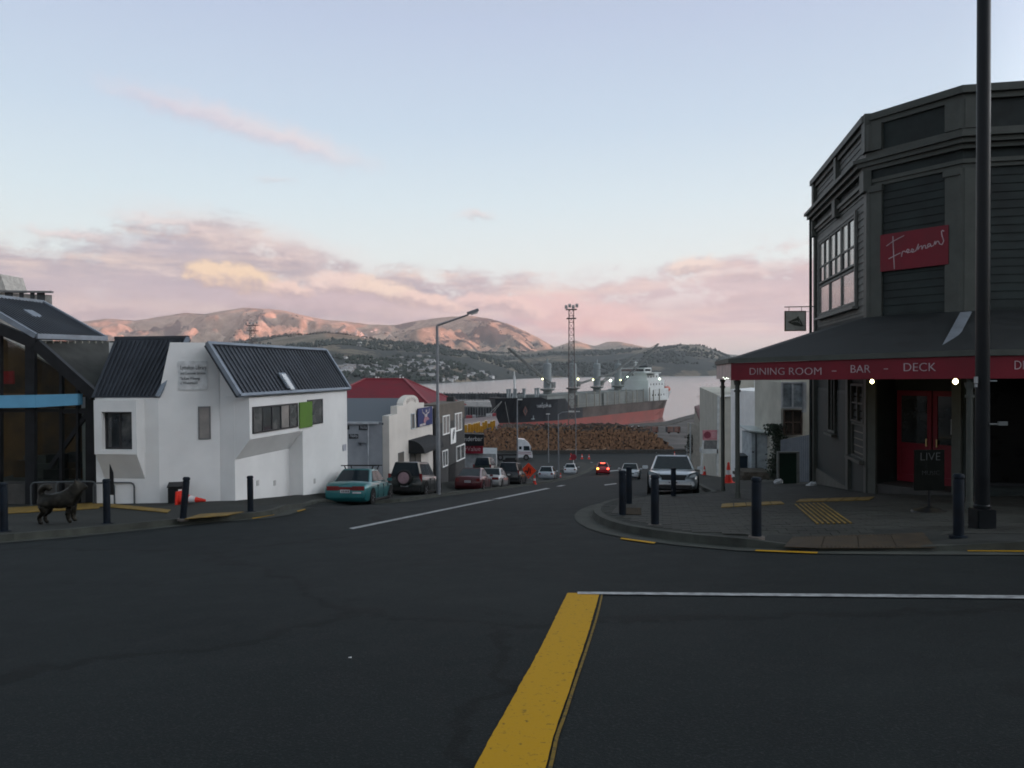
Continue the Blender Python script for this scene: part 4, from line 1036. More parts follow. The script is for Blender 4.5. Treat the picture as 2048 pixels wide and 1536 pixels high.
# string of tiny lights at the fascia end
t = thing('string_lights', 'short string of tiny white lights at the verandah end', 'lights', W(1450, 757, 21.5))
for k, (px, py) in enumerate(((1447, 755), (1450, 758), (1453, 756), (1456, 757), (1460, 757))):
    p = W(px, py, 20.4); o = MB(); o.lathe([(.001, -.015), (.015, 0), (.001, .015)], p, 8); o.build('bulb', mat('tiny_bulb', (.8, .9, .8), .5, emit=(.9, 1, .85), estr=2), t, world=True)

# hanging pub sign
ps = thing('hanging_sign', 'square cream hanging sign with dark leaf shape on a bracket', 'sign', W(1590, 640, 26.5))
Y_ = 26.3
o = MB(); o.bar(W(1569, 614, Y_), W(1630, 613, Y_), .03, .03); o.bar(W(1578, 614, Y_), W(1578, 622, Y_), .015, .015, (0, 1, 0)); o.bar(W(1603, 614, Y_), W(1603, 622, Y_), .015, .015, (0, 1, 0)); o.bar(W(1612, 623, Y_), W(1622, 624, Y_), .012, .012); o.build('bracket', trim, ps, world=True)
a, b = W(1569, 622, Y_), W(1612, 662, Y_)
o = MB(); o.box(a.x, b.x, Y_-.02, Y_+.02, b.z, a.z); o.build('frame', mat('bronze_frame', (.10, .08, .05), .5), ps, world=True)
o = MB(); o.box(a.x+.035, b.x-.035, Y_-.026, Y_+.026, b.z+.035, a.z-.035); bd = o.build('board', mat('cream_board', (.40, .40, .35), .6), ps, world=True)
lp = [W(*zz_(x, y), Y_-.03) for x, y in ((66, 940), (110, 918), (140, 905), (152, 888), (160, 905), (178, 935), (192, 968), (206, 972), (180, 978), (120, 968), (90, 955))]
o = MB(); o.prism(lp, (0, -.006, 0)); o.build('leaf_shape', mat('dark_leaf', (.06, .065, .05), .6), bd, world=True)
o = MB()
for k in range(4):
    o.bar(W(*zz_(95+k*22, 942-k*6), Y_-.04), W(*zz_(150+k*8, 930+k*10), Y_-.04), .012, .004, (0, 1, 0))
o.build('leaf_vein', mat('cream_board', (.40, .40, .35), .6), bd, world=True)

# ---------------------------------------------------------------- buildings further down on the right
palew = mat('pale_stucco', (.42, .41, .36), .85, 0, .08, .8, bump=.12, bscale=20)
wb = thing('tall_cream_building', 'tall plain cream building with small dark windows beyond the verandah', 'building', W(1460, 955, 56))
def zw(px, py, Y): return W(px, py, Y).z
def slab(parent, name, px0, px1, pyt, Y, dep, material, zb=-11, pyt2=None):
    a, b = W(px0, pyt, Y), W(px1, pyt2 or pyt, Y); o = MB(); o.prism([(a.x, Y, zb), (b.x, Y, zb), (b.x, Y, b.z), (a.x, Y, a.z)], (0, dep, 0)); return o.build(name, material, parent, world=True)
slab(wb, 'wall', 1480, 1575, 738, 58, 2.5, palew)
def eslab(parent, name, px0, px1, pyt, Y, ext, material, zb=-11):
    a, b = W(px0, pyt, Y), W(px1, pyt, Y); o = MB(); o.prism([(a.x, Y, zb), (b.x, Y, zb), (b.x, Y, a.z), (a.x, Y, a.z)], ext); return o.build(name, material, parent, world=True)
eslab(wb, 'wall', 1437, 1530, 791, 54, U*26, palew, -13)
o = MB(); o.bar(W(1440, 793, 53.9), W(1478, 790, 53.9), .1, .12); o.bar(W(1478, 790, 53.9), W(1510, 786, 53.9), .1, .10); o.bar(W(1510, 786, 53.9), W(1510, 760, 53.9), .08, .08, (0, 1, 0)); o.build('trim', whitep, wb, world=True)
window(wb, (0, 53.9, 0), (1, 0, 0), 1497, 839, 1527, 859, 1, 1, mat('grey_frame', (.16, .16, .16), .5), win, depth=.06)
window(wb, (0, 57.9, 0), (1, 0, 0), 1545, 765, 1563, 777, 1, 1, mat('grey_frame', (.16, .16, .16), .5), win, depth=.06)
window(wb, (0, 53.9, 0), (1, 0, 0), 1477, 897, 1500, 902, 1, 1, mat('grey_frame', (.16, .16, .16), .5), win, depth=.06)
# white building with deck glazing
nb_ = thing('white_house', 'white house with large glazed deck screens next to the bar', 'house', W(1570, 940, 38))
slab(nb_, 'wall', 1524, 1571, 784, 42, 6, whitep, pyt2=780)
slab(nb_, 'wall', 1562, 1640, 700, 37, 4, palew)
slab(nb_, 'parapet', 1523, 1566, 778, 41.8, .18, whitep, zb=zw(1540, 786, 41.8))
window(nb_, (0, 41.9, 0), (1, 0, 0), 1543, 807, 1563, 860, 2, 1, whitep, winw, depth=.07)
gs = glass('frosted_screen_glass', (.25, .28, .30), .25)
window(nb_, (0, 35, 0), (1, 0, 0), 1562, 764, 1607, 812, 2, 1, mat('steel_frame', (.3, .31, .32), .5), gs, depth=.08, fw=.07, quad=zw(1580, 817, 35))
window(nb_, (0, 35.2, 0), (1, 0, 0), 1566, 820, 1604, 870, 2, 2, mat('brown_frame', (.06, .04, .03), .6), glass('brown_glass', (.03, .02, .015)), depth=.06, fw=.06)
o = MB(); o.box(W(1562, 800, 35.3).x, W(1607, 800, 35.3).x, 35.3, 37, zw(1580, 880, 35.3), zw(1580, 764, 35.3)); o.build('deck_box', palew, nb_, world=True)
slab(nb_, 'corner_post', 1607, 1613, 764, 34.9, .2, mat('steel_frame', (.3, .31, .32), .5), zb=zw(1610, 825, 34.9))
# shed
shd = thing('garden_shed', 'small white shed with sloping pale roof beside climbing plant', 'shed', (W(1526, 940, 39).x, 39, W(1526, 940, 39).z))
slab(shd, 'wall', 1503, 1549, 866, 39, 1.6, mat('shed_white', (.36, .40, .42), .7), zb=zw(1526, 940, 39))
o = MB(); o.bar(W(1512, 868, 38.97), W(1512, 938, 38.97), .05, .04, (0, 1, 0)); o.build('door_edge', slate, shd, world=True)
o = MB(); o.obox(W(1506, 904, 38.96), (.05, 0, 0), (0, .02, 0), (0, 0, .03)); o.build('door_handle', slate, shd, world=True)
o = MB(); o.prism([W(1498, 861, 38.7), W(1553, 866, 38.7), W(1553, 868.5, 38.7), W(1498, 863.5, 38.7)], (0, 2.2, .15)); o.build('roof', mat('pale_metal', (.5, .55, .55), .4, .3), shd, world=True)
rw = thing('retaining_wall', 'low brown block wall below the white shed', 'wall', (W(1512, 965, 37).x, 37, W(1512, 965, 37).z))
bm_ = mat('brown_block', (.085, .075, .062), .9, 0, .25, 3)
a, b = W(1484, 944, 37), W(1545, 968, 37)
for r_ in range(4):
    n_ = 7
    for k in range(n_):
        w_ = (b.x-a.x)/n_; x = a.x+w_*k+(w_/2 if r_ % 2 else 0); x1 = min(x+w_-.012, b.x); h_ = (a.z-b.z)/4
        if x1-x < .03: continue
        o = MB(); o.box(x, x1, 37-random.uniform(0, .015), 38.6, b.z+h_*r_-(.5 if r_ == 0 else 0), b.z+h_*(r_+1)-.01); o.build('block', bm_, rw, world=True)
# fence and framed panel
gf = thing('grey_fence', 'tall blue grey board fence beside the bar wall', 'fence', W(1590, 970, 31))
p0, p1 = W(1561, 880, 33), W(1627, 868, 29.5)
nbd = 16
for k in range(nbd):
    f0, f1 = k/nbd, (k+.94)/nbd; a = p0.lerp(p1, f0); b = p0.lerp(p1, f1); o = MB()
    o.prism([(a.x, a.y, G(a.x, a.y)-.1), (b.x, b.y, G(b.x, b.y)-.1), (b.x, b.y, b.z), (a.x, a.y, a.z)], (.01, .03, 0)); o.build('board', mat('blue_grey_fence', (.10, .115, .135), .75, 0, .1, 2), gf, world=True)
gp_ = thing('framed_panel', 'dark green panel in a pale grey upright frame by the fence', 'panel', (W(1575, 972, 29).x, 29, G(9.9, 29)))
a, b = W(1554, 903, 29), W(1598, 972, 29)
o = MB()
for (x0, x1, z0, z1) in ((a.x, b.x, a.z-.06, a.z), (a.x, b.x, b.z, b.z+.06), (a.x, a.x+.07, b.z+.06, a.z-.06), (b.x-.10, b.x, b.z+.06, a.z-.06)): o.box(x0, x1, 28.95, 29.05, z0, z1)
o.build('frame', mat('grey_green_frame', (.16, .17, .16), .6), gp_, world=True)
o = MB(); o.box(a.x+.07, b.x-.10, 28.98, 29.02, b.z+.06, a.z-.06); o.build('board', mat('bottle_green', (.006, .022, .014), .5), gp_, world=True)
# ivy on the shed
random.seed(11)
iv = thing('climbing_plant', 'dark leafy climbing plant between shed and grey fence', 'plant', W(1556, 940, 36))
lf = MB()
for k in range(5200):
    u = random.random(); px = 1556+random.gauss(0, 7)-18*(random.random()**3)*(1 if u > .6 else 0)+4; py = 848+115*u
    px = px if py > 870 else px+random.uniform(-22, 8)
    p = W(px, py, 35.5+random.uniform(-.4, .4)); s = random.uniform(.03, .075)
    d1 = Vector((random.gauss(0, 1), random.gauss(0, 1), random.gauss(0, 1))).normalized(); d2 = d1.orthogonal().normalized()
    lf.face([p-d1*s, p+d2*s*.6, p+d1*s, p-d2*s*.6])
lf.build('foliage', mat('ivy_leaf', (.014, .026, .013), .6, 0, .35, 5), iv, world=True)
o = MB(); o.path([W(1560, 968, 35.5), W(1558, 930, 35.5), W(1553, 890, 35.5)], .04); o.build('stem', mat('stem_brown', (.05, .04, .03), .9), iv, world=True)
# maroon roofed house, small, at the end of the street
mh = thing('maroon_roof_house', 'small pale house with a rusty maroon roof near the wharf', 'house', W(1415, 890, 95))
a0, a1, a2, a3 = W(1396, 812, 92), W(1440, 808, 104), W(1440, 856, 92), W(1405, 856, 92)
o = MB(); o.prism([W(1389, 812, 100), W(1412, 806, 108), W(1445, 800, 108), W(1445, 853, 92), W(1404, 853, 92)], (0, .1, -.15)); o.build('roof', mat('maroon_roof', (.11, .06, .06), .7), mh, world=True)
slab(mh, 'wall', 1405, 1450, 854, 92.5, 8, mat('weathered_cream', (.30, .28, .24), .8), zb=-12)
o = MB(); o.prism([W(1389, 813, 100), W(1405, 852, 92.4), W(1405, 905, 92.4), W(1389, 885, 100)], (.1, 0, 0)); o.build('wall', mat('weathered_cream', (.30, .28, .24), .8), mh, world=True)
slab(mh, 'parapet', 1441, 1447, 808, 92, .3, palew, zb=-9)
# frame structure with pink round sign
fs_ = thing('shop_sign_frame', 'white post frame with pink board bearing a maroon disc', 'sign', W(1418, 955, 52))
Yf = 52
o = MB(); o.bar(W(1408, 860, Yf), W(1402, 948, Yf), .11, .08, (0, 1, 0)); o.build('post', mat('dull_white', (.42, .44, .44), .6), fs_, world=True)
o = MB(); o.bar(W(1437, 792, Yf), W(1435, 950, Yf), .14, .1, (0, 1, 0)); o.build('post', mat('dull_white', (.42, .44, .44), .6), fs_, world=True)
o = MB(); o.box(W(1405, 860, Yf).x, W(1434, 860, Yf).x, Yf-.05, Yf, zw(1420, 880, Yf), zw(1420, 860, Yf)); pb = o.build('board', mat('faded_pink', (.38, .17, .19), .6), fs_, world=True)
o = MB(); c = W(1415, 870, Yf-.06); o.lathe([(.001, 0), (.24, 0), (.24, .02), (.001, .02)], c, 20, 'y'); o.build('disc', mat('maroon_disc', (.16, .03, .05), .6), pb, world=True)
o = MB()
for k in range(3): o.bar(W(1424, 866+k*4, Yf-.06), W(1433, 866+k*4, Yf-.06), .03, .01, (0, 1, 0))
o.build('worn_lettering', mat('pale_pink_lettering', (.62, .50, .52), .55), pb, world=True)
o = MB(); o.box(W(1406, 899, Yf).x, W(1436, 899, Yf).x, Yf-.05, Yf+1, zw(1420, 907, Yf), zw(1420, 898, Yf)); o.build('shelf', mat('dull_white', (.42, .44, .44), .6), fs_, world=True)
o = MB(); o.box(W(1408, 880, Yf).x, W(1434, 880, Yf).x, Yf, Yf+.05, zw(1420, 898, Yf), zw(1420, 881, Yf)); o.build('pane', winw, fs_, world=True)
# ================================================================ pavements, markings, street furniture
pave = mat('pavement_asphalt', (.020, .0225, .020), .9, 0, .18, 1.5, bump=.3, bscale=90)
paver_m = mat('brick_paver', (.026, .0275, .0235), .8, 0, .25, 1.3, bump=.2, bscale=60)
kerb_m = mat('kerb_concrete', (.045, .049, .042), .85, 0, .2, 2, bump=.25, bscale=50)
yel = mat('yellow_road_paint', (.42, .23, .006), .75, 0, .2, 26, bump=.15, bscale=90, detail=8, col2=(.12, .075, .01), bounds=(.30, .42), spec=.15)
yel2 = mat('yellow_tactile', (.20, .125, .022), .7, 0, .25, 5)
oran = mat('worn_orange_tactile', (.038, .025, .012), .75, 0, .25, 6)
wht = mat('white_road_paint', (.30, .31, .32), .6, 0, .25, 9, detail=8)
KH = .13
def kh(x, y):                                            # pavement height above the road, dropped at the crossing
    a, b = DROP; d = (b-a).normalized(); p = Vector((x, y, 0))-a; t = p.dot(d); L = (b-a).length; s = abs(p.x*d.y-p.y*d.x)
    k = max(0, min(1, (t+.5)/.6))*max(0, min(1, (L+.5-t)/.6))*max(0, min(1, 1.5-s/1.1))
    return KH-.10*k
def ribbon(name, A, B, n, h, material, label, name2=None):
    o = MB(); N = len(A)-1
    def P(i, j):
        p = Vector(A[i]).lerp(Vector(B[i]), j/n); return (p.x, p.y, G(p.x, p.y)+h)
    o.grid(P, N, n); return o
def dens(pts, step=.8):
    out = []
    for a, b in zip(pts, pts[1:]):
        a, b = Vector(a), Vector(b); k = max(1, int((b-a).length/step))
        for i in range(k): out.append(a.lerp(b, i/k))
    out.append(Vector(pts[-1])); return out
def xy(px, py, h=0.0): p = GP(px, py, h); return Vector((p.x, p.y, 0))
def resample(pts, n):
    pts = [Vector(p) for p in pts]; L = [0]
    for a, b in zip(pts, pts[1:]): L.append(L[-1]+(b-a).length)
    out = []
    for i in range(n+1):
        t = L[-1]*i/n; k = 0
        while k < len(L)-2 and L[k+1] < t: k += 1
        f_ = (t-L[k])/max(1e-6, L[k+1]-L[k]); out.append(pts[k].lerp(pts[k+1], f_))
    return out
def smooth(pts, it=2):
    for _ in range(it):
        q = [pts[0]]
        for a, b in zip(pts, pts[1:]): q += [a.lerp(b, .25), a.lerp(b, .75)]
        pts = q+[pts[-1]]
    return pts
def strip_along(path, w0, w1, h0, h1, o):                # strip between offsets w0..w1 left of the path
    pts = path; L, Rr = [], []
    for i, p in enumerate(pts):
        d = (pts[min(i+1, len(pts)-1)]-pts[max(0, i-1)]).normalized(); n = Vector((-d.y, d.x, 0))
        a, b = p+n*w0, p+n*w1; L.append((a.x, a.y, G(a.x, a.y)+h0+(kh(a.x, a.y)-KH if h0 > .1 else 0))); Rr.append((b.x, b.y, G(b.x, b.y)+h1+(kh(b.x, b.y)-KH if h1 > .1 else 0)))
    for i in range(len(pts)-1): o.face([L[i], L[i+1], Rr[i+1], Rr[i]])
def kerbline(path, side, label):
    """kerb stones and gutter channel; side +1 when the pavement is left of the path"""
    s = side; o = MB(); strip_along(path, 0, s*.16, KH+.006, KH+.006, o); strip_along(path, -s*.02, 0, -.02, KH+.004, o)
    tag(o.build('kerb', kerb_m), kind='structure', label=label)
    o = MB(); strip_along(path, -s*.42, -s*.02, .012, .006, o); tag(o.build('gutter', kerb_m), kind='structure', label=label.replace('kerb', 'gutter channel'))
DROP = (LZ(GP(1565, 1099)), LZ(GP(1875, 1100)))
# ---- right hand corner pavement (kerb face line, from the right edge of the picture round the tip and down the street)
kr_px = [(2048, 1103), (1950, 1103), (1880, 1102), (1760, 1102), (1640, 1101), (1560, 1099), (1480, 1095), (1400, 1088), (1310, 1077), (1250, 1066), (1205, 1051), (1186, 1036), (1188, 1024), (1205, 1014), (1235, 1006), (1290, 1000), (1345, 998), (1395, 996)]
kr = [xy(*p) for p in kr_px]
kr = [kr[0]+Vector((10, -1.2, 0)), kr[0]+Vector((4, -.5, 0))]+kr
p_last = kr[-1]
col_ = [Vector((1.0, 0, 0))]
line_r = [C1+U*t+VL*3.95 for t in (3.2, 6, 12, 20, 30, 40, 55, 70, 90, 110)]
line_r = [Vector((p.x, p.y, 0)) for p in line_r]
kr = smooth(kr, 2)+[p_last.lerp(line_r[0], .6)]+line_r
outer = resample(kr, 150)
inner_pts = [Vector((16, 12.5, 0)), fl(-1.7, -6, 0), fl(-1.7, -1.7, 0), fl(0, 0, 0)]+[C1+U*t for t in (7, 20, 40, 70, 110)]
inner = resample([LZ(p) for p in inner_pts], 150)
# pair outer stations with the inner line by nearest progress
Lout = []
o = MB()
def near_on(pts, p):
    best = min(range(len(pts)), key=lambda i: (pts[i]-p).length); return best
idx = []; last = 0
for p in outer:
    k = near_on(inner, p+VR*2.2-U*.0); last = max(last, k) if idx else k; idx.append(last)
N = len(outer)-1; nsub = 8
def PR(i, j):
    p = outer[i].lerp(inner[idx[i]], (j/nsub)**1.6); return (p.x, p.y, G(p.x, p.y)+kh(p.x, p.y))
o.grid(PR, N, nsub)
rp_ = tag(o.build('pavement', pave), kind='structure', label='paved corner footpath on the right with brick pavers')
kerbline(outer, -1, 'concrete kerb around the right hand corner')
# ---- brick pavers on the near part of the right hand pavement, laid in courses
def inside(p, poly):
    c = False; n = len(poly); j = n-1
    for i in range(n):
        a, b = poly[i], poly[j]
        if (a.y > p.y) != (b.y > p.y) and p.x < (b.x-a.x)*(p.y-a.y)/(b.y-a.y)+a.x: c = not c
        j = i
    return c
cut = [p for p in outer if p.y < 27]
poly = [Vector((p.x, p.y, 0)) for p in smooth([q for q in cut], 0)]
shr = []
for i, p in enumerate(cut):
    d = (cut[min(i+1, len(cut)-1)]-cut[max(0, i-1)]).normalized(); n_ = Vector((d.y, -d.x, 0)); shr.append(p+n_*.19)
poly = shr+[LZ(C1+U*5+VL*.1), LZ(C1+VL*.1), LZ(fl(-1.8, -1.7, 0)), LZ(fl(-1.8, -6.2, 0)), Vector((15.5, 12.7, 0))]
random.seed(5); pv = []; pl_, pw_ = .30, .20
for r_ in range(-50, 70):
    for c_ in range(-60, 60):
        c = LZ(C1)+U*(r_*pw_)+VR*(c_*pl_+(pl_/2 if r_ % 2 else 0))
        cs_ = [c+U*(a*(pw_/2-.004))+VR*(b*(pl_/2-.004)) for a, b in ((-1, -1), (1, -1), (1, 1), (-1, 1))]
        if c.y < 10 or c.y > 26 or c.x > 15 or (c-LZ(C1)).length > 16: continue
        px = 1024+F*c.x/c.y
        if px > 2120: continue
        if all(inside(q, poly) for q in cs_): pv.append((c, cs_))
pv.sort(key=lambda e: e[0].length)
def paver_geo(o, cs_):
    h = .007+random.uniform(-.002, .002); t_ = [Vector((q.x, q.y, G(q.x, q.y)+h+kh(q.x, q.y))) for q in cs_]; o.prism(t_, (0, 0, -.02))
for c, cs_ in pv[:300]:
    o = MB(); paver_geo(o, cs_); o.build('paver', paver_m, rp_)
o = MB()
for c, cs_ in pv[300:]: paver_geo(o, cs_)
if pv[300:]: tag(o.build('pavers', paver_m, rp_), kind='stuff')
# ---- left pavement
kl_px = [(-120, 1090), (0, 1084), (60, 1079), (130, 1073), (210, 1065), (290, 1057), (360, 1049), (410, 1044), (470, 1040), (520, 1036), (556, 1029), (585, 1018), (620, 1011), (660, 1006)]
kl = [xy(*p) for p in kl_px]; kl = [kl[0]+Vector((-9, .8, 0))]+kl
line_l = [LZ(SA0+U*t+VR*2.6) for t in (6.5, 10, 16, 24, 34, 46, 60, 80, 105)]
kl = smooth(kl, 2)+line_l
outl = resample(kl, 150)
innl = resample([Vector((-30, 26, 0)), Vector((-14, 25.0, 0)), LZ(A), LZ(A)+VR*.5]+[LZ(SA0+U*t+VL*.3) for t in (2, 10, 30, 60, 105)], 150)
o = MB(); idl = []; last = 0
for p in outl:
    k = near_on(innl, p+VL*2.0); last = max(last, k) if idl else k; idl.append(last)
def PLf(i, j):
    p = outl[i].lerp(innl[idl[i]], j/nsub); return (p.x, p.y, G(p.x, p.y)+KH)
o.grid(PLf, len(outl)-1, nsub)
tag(o.build('pavement', pave), kind='structure', label='asphalt footpath in front of the library')
kerbline(outl, 1, 'concrete kerb along the library side')
# ---- road markings
def marking(name, label, cat, px, material, h=.008, kind=None, group=None, base=(0, 0), hh=0.0):
    pts = [GP(x, y, hh) for x, y in px]; o = MB(); n = len(pts)
    # subdivide quads along their length so they follow the slope
    if n == 4:
        k = max(1, int((pts[1]-pts[0]).length/.7)+1)
        for i in range(k):
            lp2 = lambda a, b, t: GP(a[0]+(b[0]-a[0])*t, a[1]+(b[1]-a[1])*t, hh)
            q = [lp2(px[0], px[1], i/k), lp2(px[0], px[1], (i+1)/k), lp2(px[3], px[2], (i+1)/k), lp2(px[3], px[2], i/k)]
            o.face([(p.x, p.y, G(p.x, p.y)+hh+h) for p in q])
    else: o.face([(p.x, p.y, G(p.x, p.y)+hh+h) for p in pts])
    ob = o.build(name, material); ob['kind'] = 'structure'; ob['label'] = label; return ob
eL = [(1135, 1187), (1112, 1234), (1087, 1286), (1064, 1330), (1036, 1378), (1010, 1428), (983, 1474), (966, 1504), (940, 1560)]
eR = [(1199, 1188), (1188, 1228), (1175, 1273), (1158, 1322), (1139, 1380), (1121, 1432), (1106, 1476), (1099, 1506), (1086, 1560)]
eS = [(1204.5, 1188), (1196, 1228), (1182, 1273), (1166, 1322), (1146, 1380), (1130, 1432), (1113, 1476), (1108, 1506), (1095, 1560)]
def edge(pp_): return resample(smooth([LZ(GP(x, y)) for x, y in pp_], 2), 60)
random.seed(2); a_e, b_e, s_e = edge(eL), edge(eR), edge(eS); o = MB(); jit = lambda p, k: Vector((p.x+random.gauss(0, k), p.y, 0))
qa, qb = [jit(p, .0015) for p in a_e], [jit(p, .0015) for p in b_e]
for i in range(60): o.face([(p.x, p.y, G(p.x, p.y)+.008) for p in (qa[i], qa[i+1], qb[i+1], qb[i])])
tag(o.build('road_marking', yel), kind='structure', label='thick yellow diagonal line in the foreground')
o = MB()
for i in range(60):
    if random.random() < .995:
        w_ = .010; p, q = s_e[i], s_e[i+1]; o.face([(p.x-w_, p.y, G(p.x, p.y)+.007), (q.x-w_, q.y, G(q.x, q.y)+.007), (q.x+w_, q.y, G(q.x, q.y)+.007), (p.x+w_, p.y, G(p.x, p.y)+.007)])
tag(o.build('road_marking', mat('worn_yellow_paint', (.16, .098, .01), .8, 0, .3, 30, col2=(.04, .03, .012), bounds=(.35, .5))), kind='structure', label='thin worn yellow edge beside the thick diagonal line')
marking('road_marking', 'white limit line reaching the right edge', 'road marking', [(1155, 1185.5), (2100, 1193.5), (2100, 1200), (1155, 1190)], wht, h=.012)
marking('road_marking', 'long white centre line going down the street', 'road marking', [(698, 1057), (1092, 976.5), (1101, 977), (706, 1059)], wht)
for k, q in enumerate([[(1112, 973), (1122, 970.5), (1132, 970.5), (1122, 973)], [(1208, 969.5), (1232, 966.5), (1234, 968), (1210, 971)], [(1212, 942), (1236, 939.8), (1238, 941.2), (1214, 943.5)], [(1148, 929), (1185, 923.5), (1187, 924.8), (1150, 930.3)]]):
    marking('road_marking', 'short white dash %s' % ['at the end of the centre line', 'on the street by the white car', 'across the lower street', 'near the bottom of the street'][k], 'road marking', q, wht)
for q, lb in (([(1243, 1077), (1312, 1086.5), (1308, 1089), (1240, 1079.5)], 'left of the right hand kerb'), ([(1512, 1101.5), (1636, 1106), (1634, 1109), (1510, 1104)], 'below the right hand bollard'), ([(1935, 1102), (2100, 1103.5), (2100, 1106), (1935, 1104.5)], 'by the right edge'),
          ([(503, 1037), (546, 1029.5), (549, 1031), (506, 1038.8)], 'beside the left kerb'), ([(593, 1023), (609, 1019), (612, 1020), (596, 1024.5)], 'behind the teal car')):
    marking('road_marking', 'thin yellow no stopping dash '+lb, 'road marking', q, yel, h=.016)
# tactile strips: real tiles
def tiles(name, px, n, material, label, gap=.06, h=.014, rows=1):
    """n flat tiles between two edges; px = four corners near-left, near-right, far-right, far-left"""
    root = thing(name, label, 'tactile strip', GP(*px[0], KH)); P_ = [GP(x, y, KH) for x, y in px]
    for i in range(n):
        for j in range(rows):
            f0, f1 = (i+gap/2)/n, (i+1-gap/2)/n; g0_, g1_ = (j+gap/2)/rows, (j+1-gap/2)/rows
            def q(u, v): return P_[0].lerp(P_[1], u).lerp(P_[3].lerp(P_[2], u), v)
            c4 = [q(f0, g0_), q(f1, g0_), q(f1, g1_), q(f0, g1_)]
            o = MB(); o.prism([(p.x, p.y, G(p.x, p.y)+KH+h) for p in c4], (0, 0, .012)); o.build('tile', material, root, world=True)
    return root
tiles('tactile_strip', [(-30, 1031), (198, 1018), (204, 1006), (-30, 1019)], 9, yel2, 'yellow tactile strip on the left footpath behind the dog statue', .015)
tiles('tactile_strip', [(190, 1013), (335, 1027), (342, 1021), (200, 1007)], 6, yel2, 'yellow tactile strip pointing right behind the bollards on the left', .015)
tiles('tactile_strip', [(368, 1040), (452, 1033), (488, 1025), (400, 1030)], 3, yel2, 'short yellow tactile strip at the left crossing beside the kerb', .015)
tiles('tactile_strip', [(1441, 1017), (1570, 1009.5), (1562, 1004), (1443, 1009)], 5, yel2, 'yellow tactile tiles under the verandah post', .07)
tiles('tactile_strip', [(1590, 1006), (1738, 1002), (1750, 995), (1600, 1000)], 5, yel2, 'yellow tactile tiles in front of the bar doors', .07)
root = thing('tactile_bars', 'group of parallel yellow guidance bars on the corner footpath', 'tactile strip', GP(1640, 1030, KH))
for k in range(7):
    f_ = k/6; x0, x1 = 1589+f_*54, 1635+f_*66; o = MB()
    P_ = [GP(x1-1, 1050-f_*1.5, KH), GP(x1+3, 1050-f_*1.5, KH), GP(x0+3, 1010-f_*2.5, KH), GP(x0, 1010-f_*2.5, KH)]
    o.prism([(p.x, p.y, G(p.x, p.y)+KH+.014) for p in P_], (0, 0, .014)); o.build('bar', yel2, root, world=True)
# orange studded areas
def studs(px, nu, nv, label):
    root = thing('tactile_paving', label, 'tactile paving', GP(*px[0], KH)); P_ = [GP(x, y, KH) for x, y in px]
    nm = 4
    for a in range(nm):
        o = MB()
        def q(u, v): return P_[0].lerp(P_[1], u).lerp(P_[3].lerp(P_[2], u), v)
        c4 = [q(a/nm+.002, 0), q((a+1)/nm-.002, 0), q((a+1)/nm-.002, 1), q(a/nm+.002, 1)]
        o.prism([(p.x, p.y, G(p.x, p.y)+kh(p.x, p.y)+.016) for p in c4], (0, 0, .007))
        for i in range(nu):
            for j in range(nv):
                p = q((a+(i+.5)/nu)/nm, (j+.5)/nv); o.lathe([(.022, 0), (.015, .008)], (p.x, p.y, G(p.x, p.y)+kh(p.x, p.y)+.0235), 6)
        o.build('tile', oran, root, world=True)
studs([(1567, 1085), (1872, 1084), (1846, 1063), (1585, 1067)], 9, 9, 'worn orange studded tactile area at the dropped kerb on the right')
studs([(1238, 1030), (1283, 1031), (1281, 1018), (1255, 1017)], 3, 9, 'small orange studded tactile area between the left pair of bollards')

# ---- bollards
bolm = mat('navy_bollard_paint', (.004, .008, .014), .6, 0, .25, 4, spec=.14)
tapm = mat('bollard_base_ring', (.11, .095, .085), .8)
def bollard(loc, label, h=1.0, ring=False, lean=(0, 0), grp='bollards round the right hand corner'):
    t = thing('bollard', label, 'bollard', loc, group=grp); t.rotation_euler = (lean[0], lean[1], 0)
    MB().lathe([(.072, -.05), (.072, h-.10), (.066, h-.085), (.066, h-.07), (.078, h-.06), (.078, h-.03), (.06, h-.005), (.001, h)], n=18).build('post', bolm, t, smooth=True)
    MB().lathe([(.12, -.03), (.12, .012), (.075, .02)], n=16).build('base_plate', tapm if ring else bolm, t)
    return t
for px, py, yt, ring, lb in ((1245, 1030, 940, 0, 'dark navy bollard on the left tip of the corner footpath'), (1258, 1008, 933, 0, 'dark navy bollard standing just behind another at the kerb tip'),
                        (1310, 1050, 948, 1, 'navy bollard with pale base ring in front of the silver wagon'), (1347, 993, 935, 0, 'small bollard directly before the grille of the silver wagon'),
                        (1513, 1074, 953, 1, 'navy bollard with pale base ring before the verandah posts'), (1917, 1073, 946, 0, 'dark bollard left of the tall black lamp column')):
    p = GP(px, py, KH); bollard(p, lb, (py-yt)/F*p.y, bool(ring))
for px, py, yt, ring, lb, ln in ((8, 1063, 964, 0, 'navy bollard at the left edge behind the kerb', (0, 0)), (214, 1047, 957, 0, 'navy bollard right of the dog statue', (0, 0)),
                            (366, 1038, 953, 1, 'leaning bollard beside the fallen orange cone', (0, .10)), (501, 1023, 951, 0, 'bollard in front of the long library window', (0, 0))):
    p = GP(px, py, KH); bollard(p, lb, (py-yt)/F*p.y, bool(ring), ln, 'bollards along the library side kerb')

